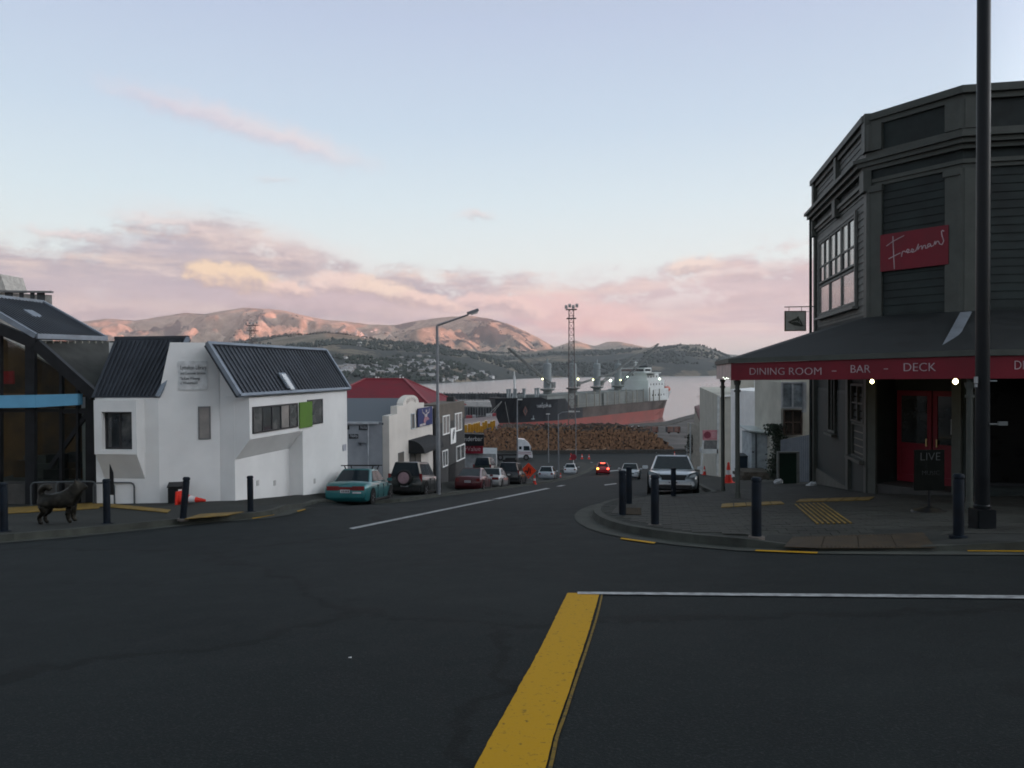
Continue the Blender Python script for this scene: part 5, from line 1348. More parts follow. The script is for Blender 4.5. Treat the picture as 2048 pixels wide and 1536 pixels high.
# ---- lamp column, right
colm = mat('dark_lamp_column', (.004, .006, .008), .4, 0, .2, 2, spec=.2)
p = GP(1964, 1057, KH)
lc = thing('lamp_column', 'tall dark steel lamp column rising out of the top right', 'lamp column', p)
MB().lathe([(.105, .3), (.1, 2.5), (.098, 4.2), (.094, 9.5)], n=20).build('pole', colm, lc, smooth=True)
MB().obox((0, 0, .14), (.14, 0, 0), (0, .14, 0), (0, 0, .17)).build('base_box', colm, lc, bevel=.01)
MB().lathe([(.12, .30), (.12, .36), (.105, .38)], n=20).build('collar', colm, lc)
o = MB(); o.tube((-.02, 0, 2.28), (.16, -.1, 2.28), .012); o.obox((-.15, -.08, 2.3), (.02, 0, 0), (0, .02, 0), (0, 0, .05)); o.tube((-.15, -.08, 2.19), (-.15, -.08, 2.24), .02); o.build('bracket', mat('zinc_bracket', (.3, .32, .33), .4, .4), lc)
o = MB(); o.tube((.05, -.1, 1.62), (.2, -.1, 1.62), .015); o.obox((.25, -.1, 1.63), (.07, 0, 0), (0, .015, 0), (0, 0, .03)); o.build('arm_tag', mat('grey_tag', (.10, .11, .11), .5), lc)
o = MB(); o.tube((0, 0, 9.5), (-1.5, 1.0, 10.2), .04); o.build('arm', colm, lc)
o = MB(); o.obox((-1.9, 1.27, 10.28), (.35, -.24, .02), (.07, .1, 0), (0, 0, .06)); o.build('lamp_head', colm, lc)

# ---- street lamps
galv = mat('galvanised_pole', (.20, .21, .225), .5, .3, .1, 2)
def street_lamp(px, pyb, Y, pyt, tip, label, r=.09, head=.30, cat='street lamp'):
    b = W(px, pyb, Y); b = Vector((b.x, b.y, G(b.x, b.y)+.1)); top_ = W(px, pyt, Y); tp = W(tip[0], tip[1], Y-.5)
    t = thing('street_lamp', label, 'street lamp', b, group='street lamps down the hill')
    o = MB(); x = top_-b; x.x = 0; x.y = 0
    o.lathe([(r*1.15, 0), (r*1.1, x.z*.45), (r*.8, x.z*.46), (r*.65, x.z)], n=14); o.build('pole', galv, t, smooth=True)
    d = tp-b; a = Vector((0, 0, x.z)); e = Vector((d.x, d.y, d.z))
    MB().tube(a, a.lerp(e, .75), r*.6, r*.42).build('arm', galv, t)
    q = a.lerp(e, .73); v = (e-q); o = MB(); sd = Vector((0, 1, 0)); up = v.normalized().cross(sd)
    o.prism([q-sd*.10+up*.0, q+sd*.1, e+sd*.07, e-sd*.07], up*(-.13 if up.z < 0 else .13)); o.build('lamp_head', galv, t)
    o = MB(); o.obox(q.lerp(e, .6)+Vector((0, 0, -.04)), v*.3, sd*.07, Vector((0, 0, .03))); o.build('lens', mat('lamp_lens', (.5, .5, .48), .3), t)
    return t
street_lamp(877, 985, 36, 651, (958, 622), 'tall grey street lamp with long arm behind the black car')
def small_lamp(px, pyt, Y, tip, label, r=.08):
    b = W(px, 900, Y); gz_ = G(b.x, Y); t = thing('street_lamp', label, 'street lamp', (b.x, Y, gz_), group='street lamps down the hill')
    z = W(px, pyt, Y).z-gz_; MB().lathe([(r, 0), (r*.6, z)], n=10).build('pole', galv, t)
    e = W(tip[0], tip[1], Y)-Vector((b.x, Y, gz_)); a = Vector((0, 0, z)); MB().path([a, a.lerp(e, .3)+Vector((0, 0, .15)), e], r*.5).build('arm', galv, t)
    o = MB(); o.obox(e, (max(.3, Y/400), 0, 0), (0, .15, 0), (0, 0, .07)); o.build('lamp_head', mat('lamp_lens', (.5, .5, .48), .3), t)
small_lamp(1117, 829, 82, (1143, 823), 'curved grey street lamp beside the small white hatchback')
small_lamp(1097, 829, 128, (1096, 828), 'plain lamp post in front of the log pile by the truck')
small_lamp(1035, 800, 100, (1040, 799), 'dark lamp post left of the truck cab', .11)
small_lamp(932, 749, 300, (930, 749), 'slim lamp mast left on the wharf'); small_lamp(955, 747, 290, (953, 747), 'slim lamp mast right on the wharf'); small_lamp(1099, 829.5, 126, (1093, 829), 'twin lamp post before the logs', .07) if False else None
small_lamp(1152, 823, 140, (1156, 823), 'far street lamp whose pale head shows against the ship hull')

# ---- cones
conem = mat('orange_cone', (.62, .035, .02), .5, 0, .08, 2, emit=None)
whiteband = mat('reflective_band', (.6, .58, .58), .4)
cone0 = None
def cone(loc, label, s=1.0, rot=None, grp='orange traffic cones'):
    global cone0
    if cone0 is None:
        t = thing('traffic_cone', label, 'cone', loc, group=grp)
        MB().box(-.19, .19, -.19, .19, 0, .035).build('base', conem, t)
        MB().lathe([(.14, .035), (.03, .72), (.001, .73)], n=14).build('body', conem, t)
        MB().lathe([(.098, .30), (.072, .46)], n=14).build('band', whiteband, t)
        cone0 = t
    else:
        t = copy_tree(cone0); t.location = loc; t['label'] = label
    t.scale = (s, s, s)
    t.rotation_euler = rot or (0, 0, 0)
    return t
def at(px, py, h=0): return GP(px, py, h)
cone(at(1457, 966, KH), 'large orange cone between the two verandah posts', 1.25)
cone(at(1409, 950, KH), 'orange cone under the pink sign frame', 1.1)
cone(at(1069, 969), 'orange and white cone beside the red diamond sign', 1.1)
cone(at(1349, 913), 'orange cone seen above the silver wagon roof', 1.3)
cone(at(1142, 919), 'orange cone left of the round sign by the log yard', 1.6)
cone(at(1164, 918), 'orange cone second from left before the log pile', 1.3)
cone(at(1178, 918), 'orange cone right of the others before the log pile', 1.2)
cone(at(1121, 957), 'orange cone between the silver and white parked cars', .9)
c = at(352, 1009, KH); cone(c+Vector((.10, 0, .19)), 'fallen orange cone lying beside the leaning bollard', 1.15, (0, R(94), R(-8)))
# bin and box beside it
bb = thing('rubbish_box', 'black box shaped bin standing against the white sign wall', 'bin', (lambda q: (q.x, 23.75, G(q.x, 23.75)+KH))(W(357, 990, 23.75)), .25)
MB().box(-.28, .28, -.16, .16, 0, .50).build('body', blackp, bb, bevel=.02); MB().prism([(-.30, -.18, .50), (.30, -.18, .50), (.30, .18, .60), (-.30, .18, .60)], (0, 0, .03)).build('lid', blackp, bb)
MB().box(.02, .12, -.165, -.16, .34, .44).build('sticker', whitep, bb)
# ---- bike racks
rack0 = None
rkm = mat('grey_steel_hoop', (.09, .10, .105), .4, .4, .1, 2)
def rack(loc, rz, label, w=1.0, h=.62):
    t = thing('bike_rack', label, 'bike rack', loc, rz, group='bike racks by the library door')
    pts = [Vector((-w/2, 0, 0)), Vector((-w/2, 0, h-.14))]
    for k in range(1, 6): a = math.pi/2*k/5; pts.append(Vector((-w/2+.14-.14*math.cos(a), 0, h-.14+.14*math.sin(a))))
    for k in range(0, 5): a = math.pi/2*k/5; pts.append(Vector((w/2-.14+.14*math.sin(a), 0, h-.14+.14*math.cos(a))))
    pts += [Vector((w/2, 0, h-.14)), Vector((w/2, 0, 0))]
    o = MB(); o.path(pts, .025, 8); o.build('hoop', rkm, t)
    for s in (-1, 1): MB().lathe([(.05, 0), (.05, .012)], (s*w/2, 0, 0), 12).build('foot', rkm, t)
for px, py, rz, w, lb in ((107, 976, .08, 1.35, 'steel hoop bike rack farthest left behind the dog statue'), (152, 983, .06, 1.2, 'steel hoop bike rack second from the left by the glass wall'),
                       (208, 993, .0, .65, 'narrow steel hoop bike rack behind the middle bollard'), (240, 1000, -.1, .95, 'steel hoop bike rack nearest the boxed window')):
    p = W(px, py, 24.1); rack((p.x, 24.1, G(p.x, 24.1)+KH), rz, lb, w, .72 if px < 200 else .66)
# ---- dog statue
def dog_statue(loc, s, rz):
    t = thing('dog_statue', 'dark bronze standing dog statue with curled tail on the left footpath', 'statue', loc, rz)
    J = {'hip': (-.32, 0, .58, .20), 'mid': (-.04, 0, .58, .20), 'chest': (.22, 0, .60, .235), 'neck': (.36, 0, .78, .18), 'head': (.46, 0, .93, .13), 'snout': (.59, 0, .90, .07), 'nose': (.68, 0, .885, .05),
         'tb': (-.46, 0, .70, .08), 't1': (-.47, 0, .84, .10), 't2': (-.37, 0, .93, .11), 't3': (-.25, .0, .90, .10), 't4': (-.22, 0, .82, .07)}
    for s_, y in (('L', .12), ('R', -.12)):
        J['fs'+s_] = (.26, y, .44, .12); J['fe'+s_] = (.25, y, .28, .08); J['fw'+s_] = (.27, y, .10, .06); J['fp'+s_] = (.32, y, .03, .06)
        J['hs'+s_] = (-.36, y, .44, .15); J['hk'+s_] = (-.31, y, .32, .11); J['hh'+s_] = (-.45, y, .20, .065); J['hp'+s_] = (-.42, y, .03, .06); J['ht'+s_] = (-.35, y, .025, .055)
        J['er'+s_] = (.43, y*.7, 1.04, .04); J['et'+s_] = (.42, y*.8, 1.10, .014)
    E = [('hip', 'mid'), ('mid', 'chest'), ('chest', 'neck'), ('neck', 'head'), ('head', 'snout'), ('snout', 'nose'), ('hip', 'tb'), ('tb', 't1'), ('t1', 't2'), ('t2', 't3'), ('t3', 't4')]
    for s_ in 'LR': E += [('chest', 'fs'+s_), ('fs'+s_, 'fe'+s_), ('fe'+s_, 'fw'+s_), ('fw'+s_, 'fp'+s_), ('hip', 'hs'+s_), ('hs'+s_, 'hk'+s_), ('hk'+s_, 'hh'+s_), ('hh'+s_, 'hp'+s_), ('hp'+s_, 'ht'+s_), ('head', 'er'+s_), ('er'+s_, 'et'+s_)]
    ks = list(J); me = bpy.data.meshes.new('body'); me.from_pydata([Vector(J[k][:3])*s for k in ks], [(ks.index(a), ks.index(b)) for a, b in E], [])
    ob = bpy.data.objects.new('body', me); C.objects.link(ob); md = ob.modifiers.new('skin', 'SKIN'); md.use_smooth_shade = True
    for i, k in enumerate(ks): r_ = J[k][3]*s; me.skin_vertices[0].data[i].radius = (r_*.8, r_); me.skin_vertices[0].data[i].use_root = (k == 'hip')
    sb_ = ob.modifiers.new('sub', 'SUBSURF'); sb_.levels = 2; sb_.render_levels = 2
    dg = bpy.context.evaluated_depsgraph_get(); dg.update(); nm = bpy.data.meshes.new_from_object(ob.evaluated_get(dg)); nm.name = 'body'
    # shaggy coat relief
    nm.calc_loop_triangles() if False else None
    for v in nm.vertices:
        n_ = noise.noise(v.co*14)*.012+noise.noise(v.co*32)*.006; v.co += v.normal*n_
    ob.modifiers.clear(); ob.data = nm; nm.materials.clear(); nm.materials.append(mat('dark_bronze', (.022, .02, .015), .45, .55, .35, 8, bump=.5, bscale=40)); ob.parent = t
    return t
p = GP(121, 1047, KH); dog_statue((p.x, p.y, p.z), .86, .03)
# ---- leaning small sail sign behind the bollard
t = thing('flag_sign', 'thin dark blade sign standing behind the middle bollard', 'sign', W(221, 985, 22.5)); a, b = W(219, 928, 22.5), W(228, 990, 22.5)
MB().prism([a, W(226, 945, 22.5), W(228, 990, 22.5), W(219, 990, 22.5)], (0, .03, 0)).build('blade', blackp, t, world=True)
# ---- sandwich board on round base
p = GP(1858, 1024, KH)
sw_ = thing('sandwich_board', 'black chalk board reading LIVE on a round foot by the red doors', 'sign', p)
MB().lathe([(.32, 0), (.30, .03), (.10, .09), (.03, .12)], n=24).build('foot', blackp, sw_); MB().tube((0, 0, .1), (0, 0, .45), .025).build('stem', blackp, sw_)
MB().box(-.28, .28, -.03, .03, .42, 1.20).build('board', mat('chalkboard', (.006, .007, .006), .9, spec=.06), sw_)
def zz3(x, y): return (1620+x/3.657, 700+y/3.657)
o = text_mesh('lettering', 'LIVE', .22, mat('chalk', (.07, .075, .075), .8), sw_, frame((-.2, -.034, 1.0), (1, 0, 0), (0, 0, 1)), .001, -.004); text_mesh('lettering', 'MUSIC', .12, mat('chalk', (.07, .075, .075), .8), sw_, frame((-.16, -.034, .72), (1, 0, 0), (0, 0, 1)), .001, -.004)
# ---- rubbish, white bags by the fence
for px, py, lb in ((1555, 968, 'crumpled white bag at the foot of the framed panel'), (1621, 975, 'white bag by the bar wall downpipe')):
    p = GP(px, py-1, KH); p = W(px, py, 28.2) if px < 1600 else W(px, py, 26.5); t = thing('white_bag', lb, 'bag', p); random.seed(px)
    o = MB(); prof = [(.06, 0), (.13, .03), (.14, .09), (.10, .16), (.04, .19)]; vs = []
    o.lathe(prof, n=9); o.v = [(x*1.25+random.gauss(0, .02)+z*.4, y+random.gauss(0, .02), z*random.uniform(.75, 1.15)) for x, y, z in o.v]; o.build('bag', mat('white_plastic', (.45, .46, .47), .5), t)
# ---- wheelie bin
t = thing('wheelie_bin', 'dark wheelie bin beside the white shed', 'bin', (W(1488, 940, 40).x, 40, W(1488, 945, 40).z))
MB().prism([(-.28, -.3, 0), (.28, -.3, 0), (.33, -.35, .85), (-.33, -.35, .85)], (0, .65, 0)).build('body', mat('bin_blue', (.02, .035, .05), .5), t); MB().prism([(-.35, -.4, .85), (.35, -.4, .85), (.35, .35, .93), (-.35, .35, .93)], (0, 0, .05)).build('lid', mat('bin_lid', (.02, .03, .035), .5), t)
# ---- white posts and round sign near the bottom of the street
for px, y0, y1, Y, lb in ((1381, 917, 847, 95, 'tall pale post near the wharf house'), (1374, 915, 887, 98, 'shorter pale post near the wharf house')):
    p = W(px, y0, Y); t = thing('marker_post', lb, 'post', (p.x, Y, G(p.x, Y))); z1 = W(px, y1, Y).z-G(p.x, Y); MB().tube((0, 0, 0), (0, 0, z1), .11, .09, 10).build('post', mat('dull_white', (.42, .44, .44), .6), t); MB().tube((0, 0, z1*.2), (0, 0, z1*.22), .13).build('band', slate, t)
p = GP(1147, 934); t = thing('round_sign', 'round dark red road sign on a white post before the logs', 'sign', p); Yp = p.y; zt_ = W(1146, 914, Yp).z-p.z
MB().tube((0, 0, 0), (0, 0, zt_), .05).build('post', whitep, t); MB().lathe([(.001, 0), (.45, 0), (.45, .04), (.001, .04)], (0, -.08, zt_), 20, 'y').build('disc', mat('dull_red_disc', (.20, .02, .03), .5), t)
p = GP(1057, 962); t = thing('road_works_sign', 'red orange diamond road works sign with black symbol', 'sign', p); Yp = p.y; s_ = 16/F*Yp; zc_ = W(1057, 941.5, Yp).z-p.z
MB().prism([(-s_, 0, zc_), (0, 0, zc_-s_), (s_, 0, zc_), (0, 0, zc_+s_)], (0, .04, 0)).build('panel', mat('fluorescent_orange', (.72, .06, .02), .4), t)
o = MB(); o.prism([(-s_*.3, -.01, zc_-s_*.35), (-s_*.05, -.01, zc_-s_*.35), (s_*.08, -.01, zc_+s_*.1), (s_*.12, -.01, zc_+s_*.45), (-s_*.02, -.01, zc_+s_*.4), (-s_*.08, -.01, zc_)], (0, -.01, 0)); o.prism([(s_*.15, -.01, zc_-s_*.35), (s_*.28, -.01, zc_-s_*.35), (s_*.26, -.01, zc_+s_*.3), (s_*.16, -.01, zc_+s_*.3)], (0, -.01, 0)); o.build('symbol', blackp, t)
o = MB(); o.bar((-s_*.5, 0, 0), (0, 0, zc_-s_*.6), .05, .05, (0, 1, 0)); o.bar((s_*.5, 0, 0), (0, 0, zc_-s_*.6), .05, .05, (0, 1, 0)); o.build('stand', galv, t)
# litter flecks on the road
for px, py, lb in ((700, 1317, 'tiny white scrap on the road in the foreground'), (115, 1062, 'scrap of white paper on the left footpath edge')):
    p = GP(px, py); t = MB().prism([p+Vector((-.012, 0, .006)), p+Vector((.010, .010, .006)), p+Vector((.012, -.008, .006))], (0, 0, .004)).build('litter', whitep); tag(t, lb, 'litter')
# ================================================================ vehicles
tyre = mat('tyre_rubber', (.012, .012, .013), .8); rimm = mat('alloy_rim', (.42, .43, .45), .3, .8); darkrim = mat('steel_rim', (.14, .14, .15), .4, .6)
chrome = mat('chrome_trim', (.5, .5, .52), .2, 1); plate = mat('number_plate', (.45, .46, .48), .4); platet = mat('plate_ink', (.05, .05, .06), .5)
carglass = mat('car_glass', (.010, .016, .022), .08, 0, .3, 1.5, spec=.18, col2=(.018, .026, .032)); under = mat('car_underside', (.008, .008, .008), .9)
redlamp = mat('red_lamp', (.16, .012, .014), .25, coat=.6); headl = mat('headlamp_glass', (.36, .38, .40), .15, .3, coat=.8); amber = mat('amber_lamp', (.35, .12, .01), .3)
bplast = mat('black_plastic', (.018, .018, .019), .6)
litred = mat('lit_brake_lamp', (.8, .05, .03), .4, emit=(1, .06, .03), estr=6); litamb = mat('lit_amber_lamp', (.9, .4, .05), .4, emit=(1, .38, .05), estr=6)
def loft(o, rings, cap=True):
    n = len(rings[0]); i0 = len(o.v)
    for r_ in rings: o.v += [tuple(p) for p in r_]
    for k in range(len(rings)-1):
        for i in range(n):
            j = (i+1) % n; o.f.append((i0+k*n+i, i0+k*n+j, i0+(k+1)*n+j, i0+(k+1)*n+i)); o.mi.append(o.k)
    if cap:
        o.f.append(tuple(i0+i for i in range(n))[::-1]); o.mi.append(o.k); o.f.append(tuple(i0+(len(rings)-1)*n+i for i in range(n))); o.mi.append(o.k)
    return o
def make_car(label, loc, yaw, L=4.4, Wd=1.7, H=1.4, paint=None, style='hatch', plate_text=None, pitch=0.0, cat='car', lit=False, rims=None, name='parked_car', group='cars on the street', lampc=None):
    """origin on the ground at the middle; x forward"""
    t = thing(name, label, cat, loc, group=group)
    t.rotation_euler = (Matrix.Rotation(yaw, 3, 'Z') @ Matrix.Rotation(pitch, 3, 'Y')).to_euler()
    hw = Wd/2; hl = L/2; belt = H*.635 if style != 'suv' else H*.60
    gc = .17 if style != 'suv' else .24
    hood = belt-.04; deck = belt+.03 if style == 'sedan' else belt
    st = {  # x fraction, top z, width factor, bottom z
        'sedan': [(-1, deck-.28, .80, .34), (-.985, deck-.12, .90, .26), (-.93, deck-.02, .965, gc), (-.6, deck+.01, 1, gc), (-.3, belt+.0, 1, gc), (.35, belt-.02, 1, gc), (.6, hood-.03, .99, gc), (.88, hood-.13, .93, gc), (.97, hood-.22, .85, .24), (1, hood-.32, .76, .32)],
        'hatch': [(-1, belt-.25, .84, .36), (-.985, belt-.06, .92, .27), (-.94, belt, .97, gc), (-.6, belt, 1, gc), (.3, belt-.02, 1, gc), (.58, hood-.03, .99, gc), (.87, hood-.13, .93, gc), (.965, hood-.22, .86, .24), (1, hood-.32, .76, .32)],
        'suv': [(-1, belt-.2, .88, .42), (-.985, belt-.03, .95, .32), (-.95, belt, .98, gc), (-.6, belt, 1, gc), (.3, belt, 1, gc), (.55, belt-.02, .99, gc), (.88, belt-.10, .94, gc), (.97, belt-.18, .88, .32), (1, belt-.32, .80, .40)]}
    st = st['suv' if style == 'suv' else 'sedan' if style == 'sedan' else 'hatch']
    rings = []
    for fx, zt_, wf, zb_ in st:
        x = fx*hl; h = zt_-zb_; w = hw*wf
        half = [(0.0, zb_), (w*.80, zb_), (w*.95, zb_+.05), (w*.985, zb_+h*.25), (w, zb_+h*.50), (w*.985, zb_+h*.72), (w*.945, zb_+h*.90), (w*.86, zb_+h*.985), (w*.5, zt_+.018), (0.0, zt_+.028)]
        rings.append([(x, y, z) for y, z in half]+[(x, -y, z) for y, z in half[-2:0:-1]])
    o = MB(); loft(o, rings); o.build('body', paint, t, smooth=True)
    # cabin
    wb0, wr = hw*.885, hw*.67
    if style == 'sedan': xs = (-.66*hl, -.36*hl, .12*hl, .50*hl)
    elif style == 'suv': xs = (-.965*hl, -.90*hl, .08*hl, .42*hl)
    elif style == 'wagon': xs = (-.96*hl, -.80*hl, .06*hl, .46*hl)
    elif style == 'coupe': xs = (-.90*hl, -.38*hl, .06*hl, .48*hl)
    else: xs = (-.95*hl, -.70*hl, .05*hl, .48*hl)
    xb0, xr0, xr1, xb1 = xs; zb_, zt_ = belt-.03, H-.035
    def cq(s, y, z): # corner helper
        return (s, y, z)
    o = MB(); lower = [(xb0, -wb0*.93), (xb0+.12, -wb0), (xb1-.25, -wb0), (xb1, -wb0*.93), (xb1, wb0*.93), (xb1-.25, wb0), (xb0+.12, wb0), (xb0, wb0*.93)]
    upper = [(xr0, -wr*.93), (xr0+.15, -wr), (xr1-.1, -wr), (xr1, -wr*.94), (xr1, wr*.94), (xr1-.1, wr), (xr0+.15, wr), (xr0, wr*.93)]
    top_ = [(x*.97+.0, y*.90) for x, y in upper]
    loft(o, [[(x, y, zb_) for x, y in lower], [(x, y, zt_) for x, y in upper], [((xr0+xr1)/2+(x-(xr0+xr1)/2)*.93, y*.88, H) for x, y in upper]]); o.build('cabin', paint, t, smooth=True)
    def pane(q, material=carglass, nm='window', out=.012):
        q = [Vector(p) for p in q]; n = (q[1]-q[0]).cross(q[3]-q[0]).normalized(); c = sum(q, Vector())/4
        if n.dot(c-Vector((0, 0, belt))) < 0: n = -n
        o = MB(); o.prism([p+n*out for p in q], n*.008); return o.build(nm, material, t)
    L_ = lambda a, b, f: tuple(Vector(a).lerp(Vector(b), f))
    for side in (-1, 1):
        pass
    # windscreen / rear screen
    def scr(xb, yb, xr, yr, nm):
        a0, a1 = (xb, -yb, zb_), (xb, yb, zb_); b0, b1 = (xr, -yr, zt_), (xr, yr, zt_)
        lo, hi = .07, .95
        q0, q1 = Vector(L_(a0, b0, lo)), Vector(L_(a1, b1, lo)); q2, q3 = Vector(L_(a1, b1, hi)), Vector(L_(a0, b0, hi))
        i_ = .025
        q = [q0.lerp(q1, i_), q1.lerp(q0, i_), q2.lerp(q3, i_), q3.lerp(q2, i_)]; pane(q, nm=nm)
    scr(xb1, wb0*.93, xr1, wr*.94, 'windscreen'); scr(xb0, wb0*.93, xr0, wr*.93, 'rear_window')
    for s in (-1, 1):
        a0, a1 = Vector((xb0+.12, s*wb0, zb_)), Vector((xb1-.25, s*wb0, zb_)); b0, b1 = Vector((xr0+.15, s*wr, zt_)), Vector((xr1-.1, s*wr, zt_))
        def Q(u, v): return a0.lerp(a1, u).lerp(b0.lerp(b1, u), v)
        cuts = [(.04, .47), (.51, .94)] if style in ('sedan', 'coupe', 'hatch') else [(.03, .28), (.31, .62), (.65, .95)]
        for u0, u1 in cuts: pane([Q(u0, .12), Q(u1, .12), Q(u1, .90), Q(u0, .90)], nm='side_window')
    # wheels
    wr_ = .305 if style != 'suv' else .35; wx = hl*.63
    for sx_ in (-1, 1):
        for s in (-1, 1):
            c = (sx_*wx, s*(hw-.10), wr_)
            o = MB(); o.lathe([(wr_*.62, -.10), (wr_*.97, -.10), (wr_, -.07), (wr_, .07), (wr_*.97, .10), (wr_*.62, .10)], c, 20, 'y'); wh = o.build('wheel', tyre, t, smooth=True)
            o = MB(); y0 = s*.085; o.lathe([(.001, y0), (wr_*.2, y0+s*.01), (wr_*.60, y0), (wr_*.64, y0-s*.02)], c, 20, 'y')
            for k in range(5):
                a = 2*math.pi*k/5; o.bar((c[0]+.04*math.cos(a), c[1]+s*.1, c[2]+.04*math.sin(a)), (c[0]+wr_*.6*math.cos(a), c[1]+s*.1, c[2]+wr_*.6*math.sin(a)), .035, .02, (0, 1, 0))
            o.build('rim', rims or rimm, wh)
            o = MB(); o.lathe([(.001, hw*s*1.0-s*.03), (wr_*1.2, s*(hw-.02)), (wr_*1.2, s*(hw+.004))], (c[0], 0, wr_+.02), 22, 'y'); o.build('wheel_arch', under, t)
    MB().box(-hl*.9, hl*.9, -hw*.78, hw*.78, gc-.03, gc+.04).build('underside', under, t)
    # bumpers, lamps, plates
    MB().box(-hl-.03, -hl+.10, -hw*.86, hw*.86, .34, .50).build('rear_bumper', paint if style != 'suv' else bplast, t, bevel=.02)
    MB().box(hl-.10, hl+.02, -hw*.80, hw*.80, .30, .46).build('front_bumper', paint if style != 'suv' else bplast, t, bevel=.02)
    MB().box(hl-.06, hl+.012, -hw*.45, hw*.45, .50, .58).build('grille', bplast, t)
    for s in (-1, 1):
        y0, y1 = sorted((s*hw*.50, s*hw*.86)); zt2 = .74 if style != 'suv' else .88
        o = MB(); o.prism([(hl-.17, y0, zt2-.16), (hl-.17, y1, zt2-.14), (hl-.25, y1, zt2-.01), (hl-.19, y0, zt2-.04)], (.17, 0, 0)); o.build('headlight', headl, t, bevel=.01)
        lm = redlamp
        if lit: lm = litred if s < 0 else (lampc or litred)
        if style == 'sedan': MB().box(-hl-.012, -hl+.05, min(s*hw*.30, s*hw*.84), max(s*hw*.30, s*hw*.84), deck-.30, deck-.14).build('tail_light', lm, t, bevel=.008)
        elif style == 'suv': MB().box(-hl*.975-.03, -hl*.975+.05, min(s*hw*.80, s*hw*.94), max(s*hw*.80, s*hw*.94), belt-.28, belt+.12).build('tail_light', lm, t)
        else: MB().box(-hl-.012, -hl+.06, min(s*hw*.60, s*hw*.86), max(s*hw*.60, s*hw*.86), belt-.30, belt-.12).build('tail_light', lm, t, bevel=.008)
        o = MB(); o.obox((xb1-.32, s*(hw+.09), belt+.05), (.05, 0, 0), (0, .10, 0), (0, 0, .06)); o.build('mirror', paint, t, bevel=.02)
        o = MB(); o.bar((-hl*.30, s*(hw+.002), belt-.14), (-hl*.30+.16, s*(hw+.002), belt-.14), .03, .03); o.build('door_handle', bplast, t)
        o = MB()
        for dx_ in (-.30, .10, .44): o.box(hl*dx_-.007, hl*dx_+.007, min(s*(hw-.03), s*(hw+.0025)), max(s*(hw-.03), s*(hw+.0025)), gc+.12, belt-.1)
        o.box(-hl*.5, hl*.5, min(s*(hw-.03), s*(hw+.004)), max(s*(hw-.03), s*(hw+.004)), gc+.02, gc+.09); o.build('door_seam', bplast, t)
    if plate_text is not None:
        for x, nrm_ in ((-hl-.035, -1), (hl+.026, 1)):
            o = MB(); o.box(min(x, x+.006*nrm_), max(x, x+.006*nrm_), -.18, .18, .52 if nrm_ < 0 else .36, .64 if nrm_ < 0 else .47); pl = o.build('number_plate', plate, t)
            for k in range(5): MB().box(min(x+.006*nrm_, x+.009*nrm_), max(x+.006*nrm_, x+.009*nrm_), -.15+.062*k, -.115+.062*k, .545 if nrm_ < 0 else .385, .615 if nrm_ < 0 else .445).build('plate_mark', platet, pl)
    t['_belt'] = belt; del t['_belt']
    return t
def paintm(name, c, met=.3, rough=.32): return mat(name, c, rough, met, .05, 2, coat=.7)
def gz2(x, y): return G(x, y)+.006
def place(px, pyb, Y, L, heading, dxy=(0, 0)):
    x = (px-1024)/F*Y; c = Vector((x, Y, 0))+heading*(L/2)+Vector((dxy[0], dxy[1], 0))
    return Vector((c.x, c.y, gz2(c.x, c.y)))
def pitchof(c, h): return math.atan((G(c.x-h.x, c.y-h.y)-G(c.x+h.x, c.y+h.y))/2)
yawU = R(90)-TH
def parked(label, px, Y, L, Wd, H, paint, style, yaw=yawU, **k):
    """rear centre at pixel px, distance Y, nose down the street"""
    h = Vector((math.cos(yaw), math.sin(yaw), 0)); c = place(px, 0, Y, L, h)
    return make_car(label, c, yaw, L, Wd, H, paint, style, pitch=pitchof(c, h), **k)
y_cars = R(90-8.5)
teal = parked('teal four door sedan with roof bars parked by the library', 687, 28.6, 4.45, 1.70, 1.38, paintm('teal_metallic', (.018, .135, .145), .35), 'sedan', R(90-4.5), plate_text='x', rims=darkrim)
o = MB(); o.box(-2.246, -2.236, -.70, .70, .62, .74); o.build('light_bar', redlamp, teal); MB().box(-2.262, -2.25, -.60, -.28, .60-.1, .66-.1).build('sticker', plate, teal)
for x in (-.45, .42):
    o = MB(); o.bar((x, -.72, 1.50), (x, .72, 1.50), .04, .03, (1, 0, 0)); o.bar((x, -.52, 1.34), (x, -.58, 1.5), .04, .04, (1, 0, 0)); o.bar((x, .52, 1.34), (x, .58, 1.5), .04, .04, (1, 0, 0)); o.build('roof_bar', bplast, teal)
suvb = parked('black compact off roader with pink spare wheel cover', 806, 35.2, 4.0, 1.70, 1.66, paintm('black_green_paint', (.014, .018, .018), .2), 'suv', y_cars, plate_text='x')
o = MB(); o.lathe([(.001, -2.20), (.34, -2.20), (.36, -2.16), (.36, -2.02)], (0, 0, 0), 24, 'y'); o.v = [(y, -x+0, z+.92) for x, y, z in o.v]; sp1 = o.build('spare_wheel', tyre, suvb, smooth=True)
o = MB(); o.lathe([(.001, -2.215), (.25, -2.212), (.27, -2.195)], (0, 0, 0), 24, 'y'); o.v = [(y, -x, z+.92) for x, y, z in o.v]; o.build('wheel_cover', mat('dusty_pink_cover', (.30, .20, .22), .6), sp1)
redh = parked('dark maroon hatchback parked before the grey sedan', 933, 44.6, 4.0, 1.66, 1.38, paintm('maroon_paint', (.085, .012, .018), .25), 'coupe', y_cars, plate_text='x')
grys = parked('pale silver sedan parked ahead of the maroon hatchback', 974, 51.5, 4.5, 1.7, 1.4, paintm('pale_silver', (.36, .36, .36), .5), 'sedan', y_cars, rims=darkrim)
pick = parked('tall black off roader with roof load behind the diamond sign', 1014, 59.5, 4.7, 1.85, 1.85, paintm('black_paint', (.012, .013, .015), .2), 'suv', y_cars)
